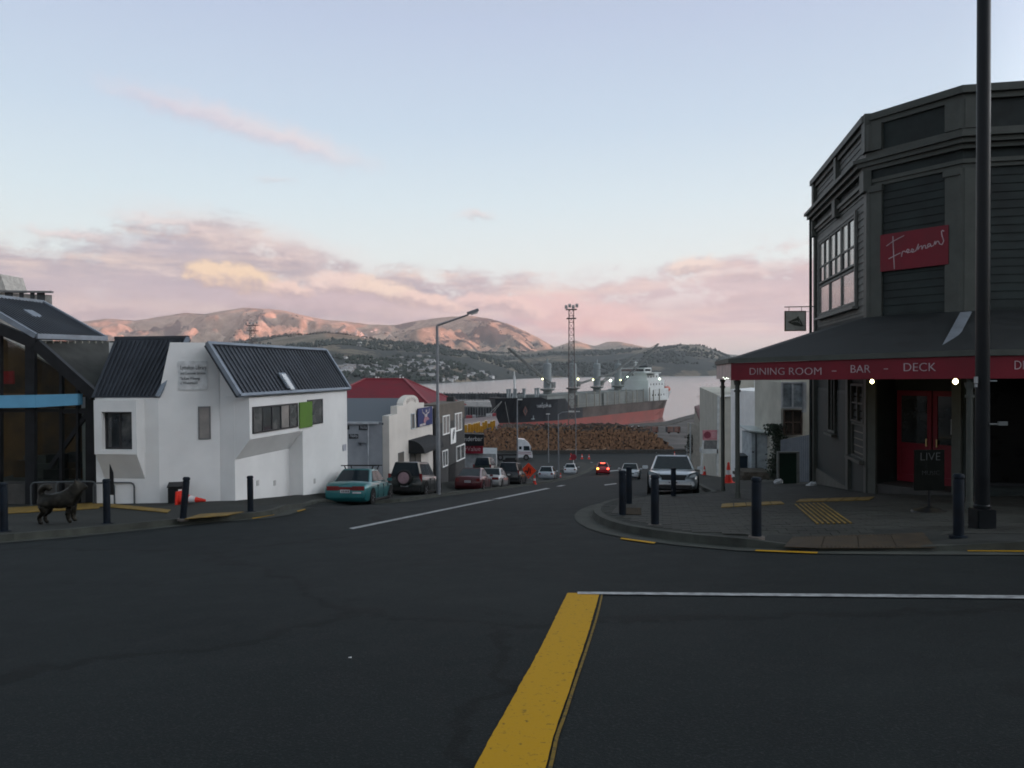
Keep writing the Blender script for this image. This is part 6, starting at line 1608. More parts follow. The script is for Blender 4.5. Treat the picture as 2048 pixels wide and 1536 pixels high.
o = MB(); o.box(-1.6, .5, -.55, .55, 1.86, 2.05); o.box(-1.2, .2, -.4, .4, 2.05, 2.2); o.build('roof_load', bplast, pick)
van_ = parked('dark green van parked beyond the maroon hatchback', 962, 69, 4.6, 1.75, 1.9, paintm('dark_green_paint', (.018, .03, .024), .2), 'suv', y_cars, )
silh = parked('silver hatchback parked at the lower kerb with its tail to us', 1090, 79, 4.1, 1.7, 1.47, paintm('silver_paint', (.38, .42, .46), .5), 'hatch', y_cars, plate_text='x')
whth = parked('small white hatchback parked lowest on the street', 1139, 98, 3.9, 1.65, 1.42, paintm('white_car_paint', (.5, .53, .56), .1), 'hatch', y_cars)
rcar = parked('small red car braking with glowing tail lamps on the road', 1205, 95, 4.0, 1.7, 1.45, paintm('red_car_paint', (.30, .02, .03), .2), 'hatch', yawU+R(5), lit=True, name='moving_car', lampc=litamb)
o = MB(); o.box(-1.95, -1.88, -.25, .25, 1.36, 1.43); o.build('brake_light', litred, rcar)
# towards us
yb_ = yawU+math.pi
def facing(label, px, Y, L, Wd, H, paint, style, dyaw=0, **k):
    yaw = yb_+dyaw; h = Vector((math.cos(yaw), math.sin(yaw), 0)); c = Vector(((px-1024)/F*Y, Y, 0))-h*(L/2); c = Vector((c.x, c.y, gz2(c.x, c.y)))
    return make_car(label, c, yaw, L, Wd, H, paint, style, pitch=pitchof(c, h), **k)
wag = facing('silver estate car facing us behind the bollards', 1346, 26.3, 4.5, 1.76, 1.38, paintm('silver_blue_paint', (.36, .40, .43), .45), 'wagon', R(0), plate_text='x')
o = MB()
for s in (-1, 1): o.bar((-1.9, s*.58, 1.50), (.1, s*.58, 1.50), .04, .04)
o.build('roof_rail', slate, wag)
hl_ = 2.3
hl_ = 2.25
o = MB(); o.prism([(hl_-.10, -.50, .68), (hl_-.02, -.34, .53), (hl_-.02, .34, .53), (hl_-.10, .50, .68)], (.06, 0, 0)); o.build('upper_grille', bplast, wag)
for s in (-1, 1):
    o = MB(); o.prism([(hl_-.14, s*.46, .58), (hl_-.30, s*.83, .66), (hl_-.38, s*.84, .80), (hl_-.16, s*.54, .72)], (.17, 0, 0)); o.build('headlight_unit', mat('headlamp_cluster', (.16, .19, .21), .15, .2, coat=.8), wag)
    MB().lathe([(.001, hl_-.03), (.05, hl_-.03), (.055, hl_-.0), (.001, hl_+.0)], (0, 0, 0), 12).build('fog_lamp', headl, wag) if False else None
MB().box(hl_-.04, hl_+.035, -.62, .62, .22, .34).build('lower_intake', bplast, wag)
MB().box(hl_+.0, hl_+.045, -.70, .70, .345, .36).build('bumper_strip', chrome, wag)
o = MB()
for a in (90, 210, 330):
    c = Vector((hl_-.02, .045*math.cos(R(a)), .60+.045*math.sin(R(a)))); u = Vector((0, math.cos(R(a)), math.sin(R(a)))); v = Vector((0, -math.sin(R(a)), math.cos(R(a))))
    o.prism([c-u*.045, c+v*.026, c+u*.045, c-v*.026], (.006, 0, 0))
o.build('emblem', chrome, wag)
MB().box(hl_-.02, hl_+.03, -.52, .52, .24, .31).build('air_intake', bplast, wag)
for s in (-1, 1): MB().lathe([(.001, 0), (.05, 0), (.05, .02), (.001, .02)], (0, 0, 0), 12).build('fog_lamp', headl, wag) if False else None
wh2 = facing('white saloon facing us further down behind the two bollards', 1258, 66, 4.3, 1.7, 1.42, paintm('white_car_paint', (.5, .53, .56), .1), 'sedan', R(0), plate_text=None)

# ---- white truck cab
p = GP(1040, 918); tk = thing('truck', 'white truck cab with dark red stripes in front of the log pile', 'truck', (p.x, p.y, p.z))
tk.location = (W(1012, 915, 138).x, 138, G(0, 138)); tw_ = paintm('truck_white', (.55, .57, .60), .1)
o = MB(); o.prism([(2.0, 0, .5), (4.65, 0, .5), (4.7, 0, 1.2), (4.45, 0, 2.5), (4.0, 0, 3.1), (2.0, 0, 3.1)], (0, 2.4, 0)); o.build('cab', tw_, tk, bevel=.06)
o = MB(); o.prism([(2.0, .1, 3.1), (4.0, .1, 3.1), (3.3, .1, 3.7), (2.0, .1, 3.85)], (0, 2.2, 0)); o.build('roof_fairing', tw_, tk, bevel=.05)
o = MB(); o.prism([(3.15, -.02, 1.75), (4.25, -.02, 1.75), (4.15, -.02, 2.55), (3.15, -.02, 2.55)], (0, .02, 0)); o.build('side_window', carglass, tk)
o = MB(); o.prism([(2.35, -.02, 1.95), (2.8, -.02, 1.95), (2.8, -.02, 2.5), (2.35, -.02, 2.5)], (0, .02, 0)); o.build('side_window', carglass, tk)
for z in (1.15, 1.45): MB().prism([(2.0, -.015, z), (4.5, -.015, z-.12), (4.5, -.015, z-.02), (2.0, -.015, z+.1)], (0, .01, 0)).build('stripe', mat('maroon_stripe', (.22, .03, .05), .5), tk)
MB().box(4.55, 4.75, .1, 2.3, .45, .9).build('bumper', tw_, tk)
for x in (3.6, -1.0, -2.3):
    o = MB(); o.lathe([(.3, -.02), (.50, -.02), (.52, 0), (.52, .28), (.3, .28)], (x, 0, .52), 20, 'y'); wh = o.build('wheel', tyre, tk); MB().lathe([(.001, -.03), (.28, -.03), (.3, 0)], (x, 0, .52), 14, 'y').build('rim', darkrim, wh)
o = MB(); o.box(-3.4, 2.0, .3, 2.1, .85, 1.1); o.build('chassis', under, tk)
o = MB(); o.bar((4.5, -.12, 2.2), (4.5, -.12, 1.6), .12, .15); o.build('mirror', bplast, tk)
tk.scale = (1.0, 1.0, 1.0)
# ================================================================ the port
random.seed(21)
# ---- log pile
bark = mat('log_bark', (.055, .032, .02), .9, 0, .35, .8); ends = mat('log_end_grain', (.27, .15, .085), .8, 0, .30, 1.4, col2=(.10, .055, .034))
LP = [(905, 872), (960, 866), (985, 857), (1040, 860), (1100, 858), (1160, 861), (1215, 857), (1250, 859), (1290, 862), (1315, 872), (1332, 886), (1352, 901)]
Yl = 168.0
root = thing('log_pile', 'long stack of cut logs with orange ends beside the ship', 'log pile', (W(1130, 905, Yl).x, Yl, G(8, Yl)))
o = MB(); zg = W(1130, 904, Yl).z; r0 = .26
def lptop(x):
    px = 1024+F*x/Yl; return W(px, interp([(a, b) for a, b in LP], px), Yl).z
x0, x1 = W(905, 900, Yl).x, W(1354, 900, Yl).x
def log(o, x, y0, y1, z, r, tilt=0.0, n=9):
    i0 = len(o.v)
    for yy, dx_ in ((y0, 0), (y1, tilt)):
        for k in range(n):
            a = 2*math.pi*k/n; o.v.append((x+dx_+r*math.cos(a), yy, z+r*math.sin(a)))
    for k in range(n): o.f.append((i0+k, i0+(k+1) % n, i0+n+(k+1) % n, i0+n+k)); o.mi.append(0)
    o.f.append(tuple(i0+k for k in range(n))[::-1]); o.mi.append(1); o.f.append(tuple(i0+n+k for k in range(n))); o.mi.append(1)
row = 0; z = zg+r0*.7
while z < zg+7:
    x = x0+(r0 if row % 2 else 0)
    while x < x1:
        r = random.uniform(.20, .35)
        if z+r*.4 < lptop(x)+random.uniform(-.3, .35): log(o, x+random.gauss(0, .09), Yl+random.uniform(-.12, .14), Yl+5, z+random.gauss(0, .09), r, random.gauss(0, .1))
        x += r*1.75
    z += r0*1.55; row += 1
for k in range(300):                                     # upper layers seen along their length
    x = random.uniform(x0+11, x1-4); log(o, x, Yl+random.uniform(2, 9), Yl+random.uniform(12, 16), lptop(x)+random.uniform(-.6, .25), random.uniform(.15, .28), random.gauss(0, 1.4))
tag(o.build('logs', [bark, ends], root, world=True), kind='stuff')
o = MB()
for k in range(14):
    px = 1128+k*7.2+random.uniform(-2, 2); a = W(px, 901.5, Yl-2.5); b = W(px+random.uniform(6, 13), 899+random.uniform(-3, 1.5), Yl-2.5); o.bar(a, b, .12, .12)
tag(o.build('loose_timber', mat('pale_timber', (.45, .33, .24), .8), root, world=True), kind='stuff')
kb = thing('yard_wall', 'low dark wall along the foot of the log yard', 'wall', W(1240, 908, 158))
for k in range(24):
    xa = -4+k*2.25; o = MB(); o.box(xa, xa+2.2, 158+random.uniform(-.04, .04), 158.5, G(10, 158)-.2, G(10, 158)+.72+random.uniform(-.02, .02)); o.build('wall_panel', mat('dark_barrier', (.045, .045, .042), .85), kb, world=True)
# dirt bank behind the logs to the wharf, right hand side is brown
# ---- yellow stanchions
yst = mat('amber_yellow_steel', (.42, .22, .015), .55, 0, .12, 1); ytop = mat('pale_top', (.6, .48, .3), .6)
for i, (px, yt) in enumerate(((932, 849), (938.5, 847), (944, 848), (949, 846), (954, 845), (957.5, 843.5), (962, 851), (967, 844), (972, 841), (983, 842), (988, 840.5), (992, 858) if False else (978, 846))):
    Y = 186+i*1.2; h = 22 if yt < 848 else 20; a = W(px-2.6, yt, Y); b = W(px+2.6, yt+h, Y)
    t = thing('yellow_stanchion', 'tall amber yellow steel upright stored in the port yard', 'steel upright', ((a.x+b.x)/2, Y, b.z), group='yellow steel uprights stacked in the yard')
    w_ = b.x-a.x; H_ = a.z-b.z; o = MB(); o.box(-w_/2, -w_/2+.28, -.5, .5, 0, H_-.12); o.box(w_/2-.28, w_/2, -.5, .5, 0, H_-.12); o.box(-w_/2+.28, w_/2-.28, -.1, .1, .3, H_-.12); o.build('frame', yst, t); MB().box(-w_/2-.04, w_/2+.04, -.55, .55, H_-.12, H_).build('cap', ytop, t)
o = thing('dark_shed', 'long low dark shed beneath the yellow uprights', 'shed', W(950, 870, 180)); MB().prism([W(900, 868, 182), W(985, 868, 182), W(985, 892, 182), W(900, 892, 182)], (0, 2.2, 0)).build('wall', mat('shed_black', (.02, .018, .016), .8), o, world=True)
MB().prism([W(900, 867, 181.8), W(986, 867, 181.8), W(986, 868.5, 181.8), W(900, 868.5, 181.8)], (0, 2.5, .05)).build('roof', mat('shed_roof_dark', (.03, .028, .026), .7), o, world=True)

# ---- bulk carrier
ship = thing('cargo_ship', 'large black and red bulk carrier with four deck cranes', 'ship', (-5.0, 306.0, -24.4))
dS = Vector((.563, .828, 0)).normalized(); ship.rotation_euler = (0, 0, math.atan2(dS.y, dS.x))
# local x: bow (0) to stern (157); local y: away from us (+) ; z above the water
hullk = mat('hull_black', (.010, .013, .018), .5, 0, .3, .06); hullb = mat('hull_grey_brown', (.075, .06, .055), .7, 0, .3, .12, detail=8); hullr = mat('hull_red_lead', (.27, .075, .065), .75, 0, .22, .10, detail=8, col2=(.20, .07, .062))
deckg = mat('deck_grey_green', (.13, .145, .14), .7, 0, .15, .1); shipw = mat('ship_white', (.50, .53, .53), .6, 0, .06, .1); craneg = mat('crane_pale_grey', (.22, .25, .26), .6, 0, .06, .2); craned = mat('jib_grey', (.12, .13, .13), .6)
Ls, B = 157.0, 25.0
def hb(x, f):  # half breadth at station x, f 0 keel .. 1 deck
    bow = min(1, max(0, (x+(2 if f > .6 else -6*(1-f)))/26))**.55; st_ = min(1, max(0, (Ls-x+3*f)/22))**.5
    return B/2*bow*(st_*(.75+.25*f) if x > Ls-30 else 1)
def deckz(x): return 15.2 if x < 17 else 14.2 if x < 30 else 14.2-(x-30)/5*4.4 if x < 35 else 9.8
xs_ = [-3, 0, 2, 5, 9, 14, 17, 17.4, 24, 30, 35, 45, 60, 80, 100, 120, 135, 145, 152, 155, 157]
lv = [(-2.5, 0), (2.2, .35), (5.3, .6), (None, 1)]
o = MB()
for side in (-1, 1):
    for k in range(3):
        def P_(i, j):
            x = xs_[i]; z_, f_ = lv[k+j]; zz = deckz(max(0, x)) if z_ is None else z_
            xx = x+(3.5 if x < 3 else 0)*(1-f_)
            if x > 150: xx = x-(1-f_)*7*((x-150)/7)
            return (xx, side*hb(max(0.001, x+3 if x < 0 else x+3), f_)*(1 if x > -3 else 0), zz)
        o.k = 2 if k < 2 else 0
        i0 = len(o.f); o.grid(P_, len(xs_)-1, 1)
        if k == 2:
            for q in range(i0, len(o.f)):
                o.mi[q] = 0 if (q-i0) < 11 else 1
o.k = 1
o.grid(lambda i, j: (xs_[i], (-1+2*j)*hb(max(.001, xs_[i]+3), 1)*(1 if xs_[i] > -3 else 0), deckz(max(0, xs_[i]))-.5), len(xs_)-1, 1)
o.face([(157, -hb(160, 1), 9.8), (157, hb(160, 1), 9.8), (153, hb(160, .6), 5.3), (150, 0, -2), (153, -hb(160, .6), 5.3)])
hull = o.build('hull', [hullk, hullb, hullr], ship)
o = MB(); o.box(22, 118, -8.5, 8.5, 9.4, 15.6); o.k = 0
hold = o.build('hatch_cargo', deckg, ship)
for k in range(4):
    MB().box(21+25*k, 43+25*k, -9.2, 9.2, 9.6, 15.0).build('hatch_cover', mat('hatch_grey', (.17, .185, .18), .7, 0, .15, .15), ship)
o = MB()
for k in range(14):
    x = 42+k*6.6+(k%3)*.9; y = -B/2+.6; o.bar((x, y, 9.6), (x, y, 15.4+(k%4)*.5), .38, .38, (0, 1, 0))
for k in range(5): o.bar((33, -B/2+.4, 10.2+.35*k), (130, -B/2+.4, 10.2+.35*k), .08, .08) if k in (0, 3) else None
tag(o.build('deck_stanchions', mat('stanchion_grey', (.26, .25, .22), .7), ship), kind='stuff')
def crane(x, boom, lamp=True):
    o = MB(); o.lathe([(2.0, 9.5), (1.9, 17.0), (3.2, 17.4), (3.2, 18.0)], (x, 0, 0), 16); o.build('crane_pedestal', deckg, ship)
    o = MB(); o.lathe([(1.75, 18.2), (1.7, 28.6), (1.2, 29.2)], (x, 0, 0), 16); o.box(x-.3, x+.3, -.3, .3, 29, 31.2); o.build('crane_tower', craneg, ship, smooth=True)
    MB().box(x+1.5, x+4.2, -1.6, 1.6, 18.3, 20.8).build('crane_house', craned, ship)
    bx, bz = boom; a = Vector((x, -2.3, 19.5)); b = Vector((bx, -4, bz)); jb = MB()
    for s in (-.9, .9): jb.bar(a+Vector((0, s, 0)), b+Vector((0, s*.4, 0)), .28, .55)
    n = 9
    for k in range(n): p = a.lerp(b, k/n); q = a.lerp(b, (k+1)/n); jb.bar(p+Vector((0, .8, 0)), q+Vector((0, -.8, 0)), .15, .15)
    jo = jb.build('crane_jib', craned, ship)
    o = MB(); o.bar((x, 0, 28.6), b, .09, .09); o.bar((x, .6, 28.4), b+Vector((0, .3, 0)), .09, .09); o.bar(b, b-Vector((0, 0, 9)), .08, .08); o.box(b.x-.5, b.x+.5, b.y-.5, b.y+.5, b.z-10, b.z-9); o.build('crane_cable', craned, ship)
def shipx(px):                                            # station along the ship whose centreline falls at a pixel column
    d = ray(px, 780); tx = d.x; P0 = Vector((-5, 306, 0)); return (tx*P0.y-P0.x)/(dS.x-tx*dS.y)
def bz(px, py, x):
    Y = 306+dS.y*x; return W(px, py, Y).z+24.4
for px, bpx, bpyy in ((1095, 1001, 697), (1146, 1214, 745), (1194, 1252, 713), (1236, 1303, 688)):
    x = shipx(px); xb = shipx(bpx); crane(x, (xb, bz(bpx, bpyy, xb)))
# foremast, forecastle gear
xm = shipx(1029); zt2 = bz(1029, 742, xm); o = MB(); o.tube((xm, 0, 14.6), (xm, 0, zt2), .55, .22, 10); o.tube((xm, 0, zt2-5), (xm, 0, zt2-2), .5, .4, 10); o.tube((xm, 0, 14.6), (xm, 0, 17.5), 1.1, .6, 10); o.bar((xm-1, 0, zt2-5.2), (xm+1, 0, zt2-5.2), .3, .3); o.build('foremast', mat('mast_white', (.6, .62, .62), .5), ship)
o = MB()
for x in (1, 3, 5.5, 8.5, 11, 12.5, 19, 21, 23): o.lathe([(.4, 0), (.4, random.uniform(1.2, 3.6)), (.6, 4.0)], (x, -3+random.uniform(-2, 2), 14.7), 8)
for k in range(16): x = 1+k; o.bar((x, -hb(x+3, 1), 15.0), (x, -hb(x+3, 1), 16.2), .08, .08, (0, 1, 0))
o.bar((1, -hb(4, 1), 16.2), (17, -hb(20, 1), 16.2), .08, .08)
tag(o.build('forecastle_gear', craneg, ship), kind='stuff')
# accommodation block
xa = shipx(1262); xe = shipx(1322)
acc = [(xa-4, xa+22, 9.8, 16.0, 11.5), (xa-2, xa+19, 16.0, 20.5, 10.5), (xa, xa+15, 20.5, 24.0, 9.0)]
for (a, b, z0, z1, hw_) in acc: MB().box(a, b, -hw_, hw_, z0, z1).build('superstructure', shipw, ship)
o = MB(); o.box(xa-1, xa+10, -12.5, 12.5, 24.0, 24.5); o.box(xa+.5, xa+9, -7.5, 7.5, 24.5, 27.0); o.build('bridge', shipw, ship)
o = MB(); o.box(xa+.4, xa+.52, -7, 7, 25.1, 26.3); o.box(xa+1, xa+8, -7.52, -7.48, 25.1, 26.3); o.build('bridge_window', win, ship)
o = MB(); o.tube((xa+6, 0, 27), (xa+6, 0, bz(1276, 722, xa+6)), .6, .25); o.bar((xa+6, -3, 31), (xa+6, 3, 31), .2, .2); o.box(xa+4, xa+8, -.3, .3, 29.5, 30); o.build('radar_mast', shipw, ship)
MB().box(xa+14, xa+20, -3, 3, 20.5, 28.0).build('funnel', mat('funnel_dark', (.05, .06, .07), .5), ship)
for k in range(5):
    for j, z_ in enumerate((12.2, 17.8, 21.8)):
        MB().box(xa+1+k*3.6, xa+2.0+k*3.6, -[11.52, 10.52, 9.02][j], -[11.48, 10.48, 8.98][j], z_, z_+1.0).build('porthole', win, ship) if not (j == 2 and k > 3) else None
for k in range(3): MB().box(xa-4.04, xa-3.98, -8+k*6, -6.8+k*6, 12.5, 13.6).build('porthole', win, ship)
o = MB(); xl = shipx(1322); o.lathe([(.3, -3.2), (1.4, -2.4), (1.6, 0), (1.4, 2.4), (.3, 3.2)], (0, 0, 0), 12); o.v = [(z+xl-9, y-7, x+bz(1322, 777, xl)) for x, y, z in o.v]; o.build('lifeboat', mat('lifeboat_orange', (.42, .10, .06), .5), ship, smooth=True)
o = MB(); o.bar((xl-11, -7, 9.8), (xl-11, -7, 17.5), .4, .4, (0, 1, 0)); o.bar((xl-6.5, -7, 9.8), (xl-6.5, -7, 17.5), .4, .4, (0, 1, 0)); o.bar((xl-14, -9, 9.8), (xl-7, -9, 14), .3, .3); o.build('davit', craneg, ship)
# name and mark on the bow
nw = mat('hull_lettering', (.34, .36, .38), .6)
def hullside(px, py):
    lo = None; best = None
    for k in range(0, 600):
        x = k*.1; n = -hb(max(.001, x+3), .92)
        p = Vector((-5, 306, 0))+dS*x+Vector((dS.y, -dS.x, 0))*(-n)
        e = abs(1024+F*p.x/p.y-px)
        if best is None or e < best[0]: best = (e, p, x)
    return best[1]
pN0, pN1 = hullside(1072, 820), hullside(1101, 820)
dN = (pN1-pN0); Mn = parent_mat(ship)
def shipword(body, px0, px1, pyb, cap):
    a, b = hullside(px0, pyb), hullside(px1, pyb); d = (b-a); d.z = 0; cu = bpy.data.curves.new('lettering', 'FONT'); cu.body = body; cu.size = cap/.7; cu.extrude = .1
    t = bpy.data.objects.new('lettering', cu); C.objects.link(t); dg = bpy.context.evaluated_depsgraph_get(); dg.update(); me = bpy.data.meshes.new_from_object(t.evaluated_get(dg)); me.name = 'lettering'; bpy.data.objects.remove(t)
    xs2 = [v.co.x for v in me.vertices]; w = max(xs2)-min(xs2); me.transform(Matrix.Diagonal((d.length/w, 1, 1, 1))); X = d.normalized(); n = X.cross(Vector((0, 0, 1))); M = Matrix((X, Vector((0, 0, 1)), n)).transposed().to_4x4()
    M.translation = Vector((a.x, a.y, W(px0, pyb, a.y).z))+n*.25; me.transform(M); me.transform(Mn.inverted()); me.materials.clear(); me.materials.append(nw); oo = bpy.data.objects.new('lettering', me); C.objects.link(oo); oo.parent = ship
shipword('TAIKLJOM 66', 1072, 1101, 815.5, 1.15)
for px in (1083, 1092):
    a = hullside(px, 808); p = Vector((a.x, a.y, W(px, 808, a.y).z)); q = Mn.inverted() @ p; o = MB(); o.box(q.x-.5, q.x+.5, q.y-.35, q.y-.25, q.z-.5, q.z-.4); o.box(q.x-.05, q.x+.05, q.y-.35, q.y-.25, q.z-.5, q.z+.6); o.box(q.x-.4, q.x+.4, q.y-.36, q.y-.26, q.z+.2, q.z+.3); o.build('lettering', nw, ship)
a = hullside(1049, 822); p = Vector((a.x, a.y, W(1049, 822, a.y).z)); q = Mn.inverted() @ p
o = MB(); o.prism([(q.x-1.6, q.y-.3, q.z), (q.x, q.y-.3, q.z-2), (q.x+1.6, q.y-.3, q.z), (q.x, q.y-.3, q.z+2)], (0, -.08, 0)); em = o.build('bow_emblem', mat('dull_brown_red', (.09, .035, .03), .6), ship)
MB().prism([(q.x-.9, q.y-.42, q.z), (q.x, q.y-.42, q.z-1.1), (q.x+.9, q.y-.42, q.z), (q.x, q.y-.42, q.z+1.1)], (0, -.04, 0)).build('emblem_core', hullk, em)
o = MB(); an = hullside(1064, 838); q = Mn.inverted() @ Vector((an.x, an.y, W(1064, 838, an.y).z)); o.box(q.x-.7, q.x+.7, q.y-.6, q.y+.2, q.z-.2, q.z+.2); o.bar(q+Vector((0, -.5, 0)), q+Vector((0, -.5, 1.4)), .25, .25, (0, 1, 0)); o.build('anchor', craneg, ship)
o = MB(); hx = Vector((2, -1, 15.0))
for ex in ((-40, -14, 3.2), (-32, -12, 3.2), (-24, -22, 3.2)): o.bar(hx, ex, .12, .12)
o.build('mooring_line', mat('rope', (.2, .2, .19), .8), ship)
# flood lights on the ship
ledg = mat('lit_greenish_floodlight', (.8, 1, .9), .5, emit=(.72, 1.0, .74), estr=5); ledy = mat('lit_yellow_floodlight', (1, 1, .7), .5, emit=(.95, 1.0, .42), estr=4)
for px, py, r, mm, lb in ((1085, 758, .42, ledy, 'on the first crane'), (1156, 758, .55, ledy, 'beside the second crane'), (1186, 759.5, .5, ledy, 'before the third crane'), (1221, 761, .75, ledg, 'bright beside the fourth crane'), (1241, 760, .45, ledy, 'right of the fourth crane'),
                  (1255, 753.5, .38, ledg, 'at the left of the bridge'), (1283, 753, .42, ledy, 'on the bridge roof'), (1319, 758, .75, ledg, 'bright above the ship stern')):
    x = shipx(px); Y = 306+dS.y*x-8; p = W(px, py, Y); q = Mn.inverted() @ p
    o = MB(); r *= .8; o.lathe([(.001, -r), (r*.8, -r*.5), (r, 0), (r*.8, r*.5), (.001, r)], q, 10); o.build('floodlight', mm, ship)
ld = bpy.data.lights.new('ship_light', 'POINT'); lo = bpy.data.objects.new('ship_light', ld); C.objects.link(lo); lo.parent = ship; lo.location = (xa-8, -9, 23); ld.energy = 150; ld.color = (.8, 1, .85); ld.shadow_soft_size = .6

# ---- floodlight towers
latt = mat('lattice_steel', (.14, .115, .11), .6, .2, .15, .5)
def tower(px, pyt, pyb, Y, w, label):
    b = W(px, pyb, Y); zt_ = W(px, pyt, Y).z; zb_ = -21.5; H_ = zt_-zb_; t = thing('floodlight_tower', label, 'lattice tower', (b.x, Y, zb_), group='lattice floodlight towers')
    o = MB(); h = w/2
    def pos(sx_, sy_, f): k = 1-.35*f; return Vector((sx_*h*k, sy_*h*k, f*(H_-2)))
    cs_ = [(-1, -1), (1, -1), (1, 1), (-1, 1)]
    for c in cs_: o.bar(pos(*c, 0), pos(*c, 1), .17, .17, (0, 1, 0))
    o.build('leg', latt, t); o = MB(); nb = int(H_/2.2)
    for k in range(nb):
        for a, b2 in zip(cs_, cs_[1:]+cs_[:1]):
            o.bar(pos(*a, k/nb), pos(*b2, (k+1)/nb), .10, .10); o.bar(pos(*a, k/nb), pos(*b2, k/nb), .10, .10)
    o.build('lattice', latt, t)
    MB().box(-h*1.3, h*1.3, -h*1.3, h*1.3, H_-5.2, H_-4.9).build('platform', latt, t)
    MB().box(-h*1.5, h*1.5, -h, h, H_-2.2, H_-1.9).build('platform', latt, t)
    for k in range(4): MB().obox((-h*1.5+k*h, -h*.8, H_-1.2+(.4 if k % 2 else 0)), (.45, 0, 0), (0, .3, .2), (0, -.1, .45)).build('lamp', mat('lamp_grey', (.32, .32, .32), .5), t)
    return t
tower(1144, 607, 880, 262, 2.4, 'tall lattice floodlight tower in front of the cargo ship')
tower(507, 643, 800, 420, 3.8, 'distant lattice floodlight tower above the library roof')
for px, py, lb in ((400*1+0, 0, ''),):
    pass
# ---- breakwater and piers at the left
pil_m = mat('dark_piles', (.045, .05, .055), .9, 0, .3, .1)
bw_ = thing('breakwater_pier', 'dark piled pier crossing the water beyond the wharf', 'pier', W(980, 797, 700))
a, b = W(560, 790, 760), W(1050, 788, 700); o = MB(); o.prism([(a.x, 760, -24.5), (b.x, 700, -24.5), (b.x, 700, W(1040, 787, 700).z), (a.x, 760, W(900, 787, 760).z)], (0, 12, 0)); o.build('deck', pil_m, bw_, world=True)
o = MB()
for k in range(90):
    p = Vector((a.x, 760, 0)).lerp(Vector((b.x, 700, 0)), k/90); o.tube((p.x, p.y-.6, -25), (p.x, p.y-.6, -19.0+random.uniform(-.2, 1.2)), .6, .6, 6)
tag(o.build('piles', pil_m, bw_, world=True), kind='stuff')
w2 = thing('wharf_shed_pier', 'second pier with dark piled face and pale deck', 'pier', W(960, 815, 420))
a, b = W(700, 812, 440), W(1000, 806, 400); zt_ = W(960, 810, 415).z; o = MB(); o.prism([(a.x, 440, -25), (b.x, 396, -25), (b.x, 396, zt_-.6), (a.x, 440, zt_-.6)], (0, 60, 0)); o.build('deck', pil_m, w2, world=True)
o = MB(); o.prism([(a.x, 439.5, zt_-.6), (b.x, 395.5, zt_-.6), (b.x, 456, zt_-.6), (a.x, 500, zt_-.6)], (0, 0, .5)); o.build('deck_top', mat('pale_deck', (.22, .21, .20), .8), w2, world=True)
o = MB()
for k in range(60):
    p = Vector((a.x, 440, 0)).lerp(Vector((b.x, 396, 0)), k/60); o.tube((p.x, p.y-.7, -25), (p.x, p.y-.7, zt_-.4), .4, .4, 6)
tag(o.build('piles', mat('pile_grey', (.11, .115, .12), .8), w2, world=True), kind='stuff')
# containers and gear on the pier and wharf
cr = mat('container_red', (.30, .05, .06), .6); cw = mat('container_white', (.45, .45, .46), .6); cd_ = mat('container_dark', (.06, .06, .065), .6)
cont = None
def container(px0, px1, pyt, pyb, Y, m_, label):
    a, b = W(px0, pyt, Y), W(px1, pyb, Y); t = thing('container', label, 'container', ((a.x+b.x)/2, Y, b.z), group='containers on the wharves'); w_ = (b.x-a.x)/2; h_ = a.z-b.z
    o = MB(); n = max(4, int(w_*2))
    o.box(-w_, w_, 0, 2.5, 0, h_); o.build('body', m_, t); o = MB()
    for k in range(n): x = -w_+2*w_*(k+.5)/n; o.box(x-.08, x+.08, -.06, 0, .1, h_-.1)
    o.box(-w_-.04, w_+.04, -.08, 0, h_-.12, h_); o.build('side_rib', m_, t)
for q in ((933, 941, 809, 812, 430, cw, 'white container farthest left on the far pier'), (942, 951, 808.5, 812, 430, cr, 'red container on the far pier'), (960, 965, 807.5, 810, 425, cw, 'small white container by the light mast on the pier'),
          (932, 944, 831, 838, 310, cr, 'low red container on the near wharf'), (945, 951, 830.5, 836, 312, cw, 'small white container on the near wharf'), (952, 970, 832, 840, 305, cd_, 'dark container on the near wharf beneath the masts'),
          (972, 984, 828, 833, 300, cw, 'pale container beside the ship bow'), (985, 992, 827, 833, 296, cr, 'red container nearest the ship bow')):
    container(*q)
# pale apron
tag(MB().prism([W(900, 858, 255), W(1000, 852, 255), W(992, 832, 296), W(900, 840, 300)], (0, 0, .03)).build('wharf_apron', mat('pale_apron', (.24, .19, .19), .85, 0, .15, .05)), kind='structure', label='pale concrete wharf apron left of the ship bow')
# ---- rail wagons and stacks at the right
rust = mat('rust_red_timber', (.16, .06, .04), .8, 0, .2, .5)
for px0, px1, Y, lb in ((1288, 1317, 262, 'rust red slatted rail wagon left of the pair on the wharf'), (1334, 1361, 268, 'rust red slatted rail wagon right of the pair on the wharf')):
    a, b = W(px0, 855, Y), W(px1, 867, Y); t = thing('rail_wagon', lb, 'wagon', ((a.x+b.x)/2, Y, b.z), group='rail wagons on the wharf'); w_ = (b.x-a.x)/2; h_ = a.z-b.z
    for k in range(4): MB().box(-w_, w_, -.1, 0, .5+k*h_*.24, .5+k*h_*.24+h_*.16).build('slat', rust, t)
    o = MB(); o.box(-w_, w_, .05, 2.6, .45, .6); o.box(-w_, -w_+.2, -.15, 2.6, .6, h_+.2); o.box(w_-.2, w_, -.15, 2.6, .6, h_+.2); o.box(-.15, .15, -.15, .05, .6, h_+.2); o.build('frame', cd_, t)
    for s in (-.7, .7): MB().lathe([(.001, 0), (.42, 0), (.42, .2), (.001, .2)], (s*w_, .1, .42), 12, 'y').build('wheel', under, t)
a, b = W(1300, 869, 255), W(1400, 876, 255)
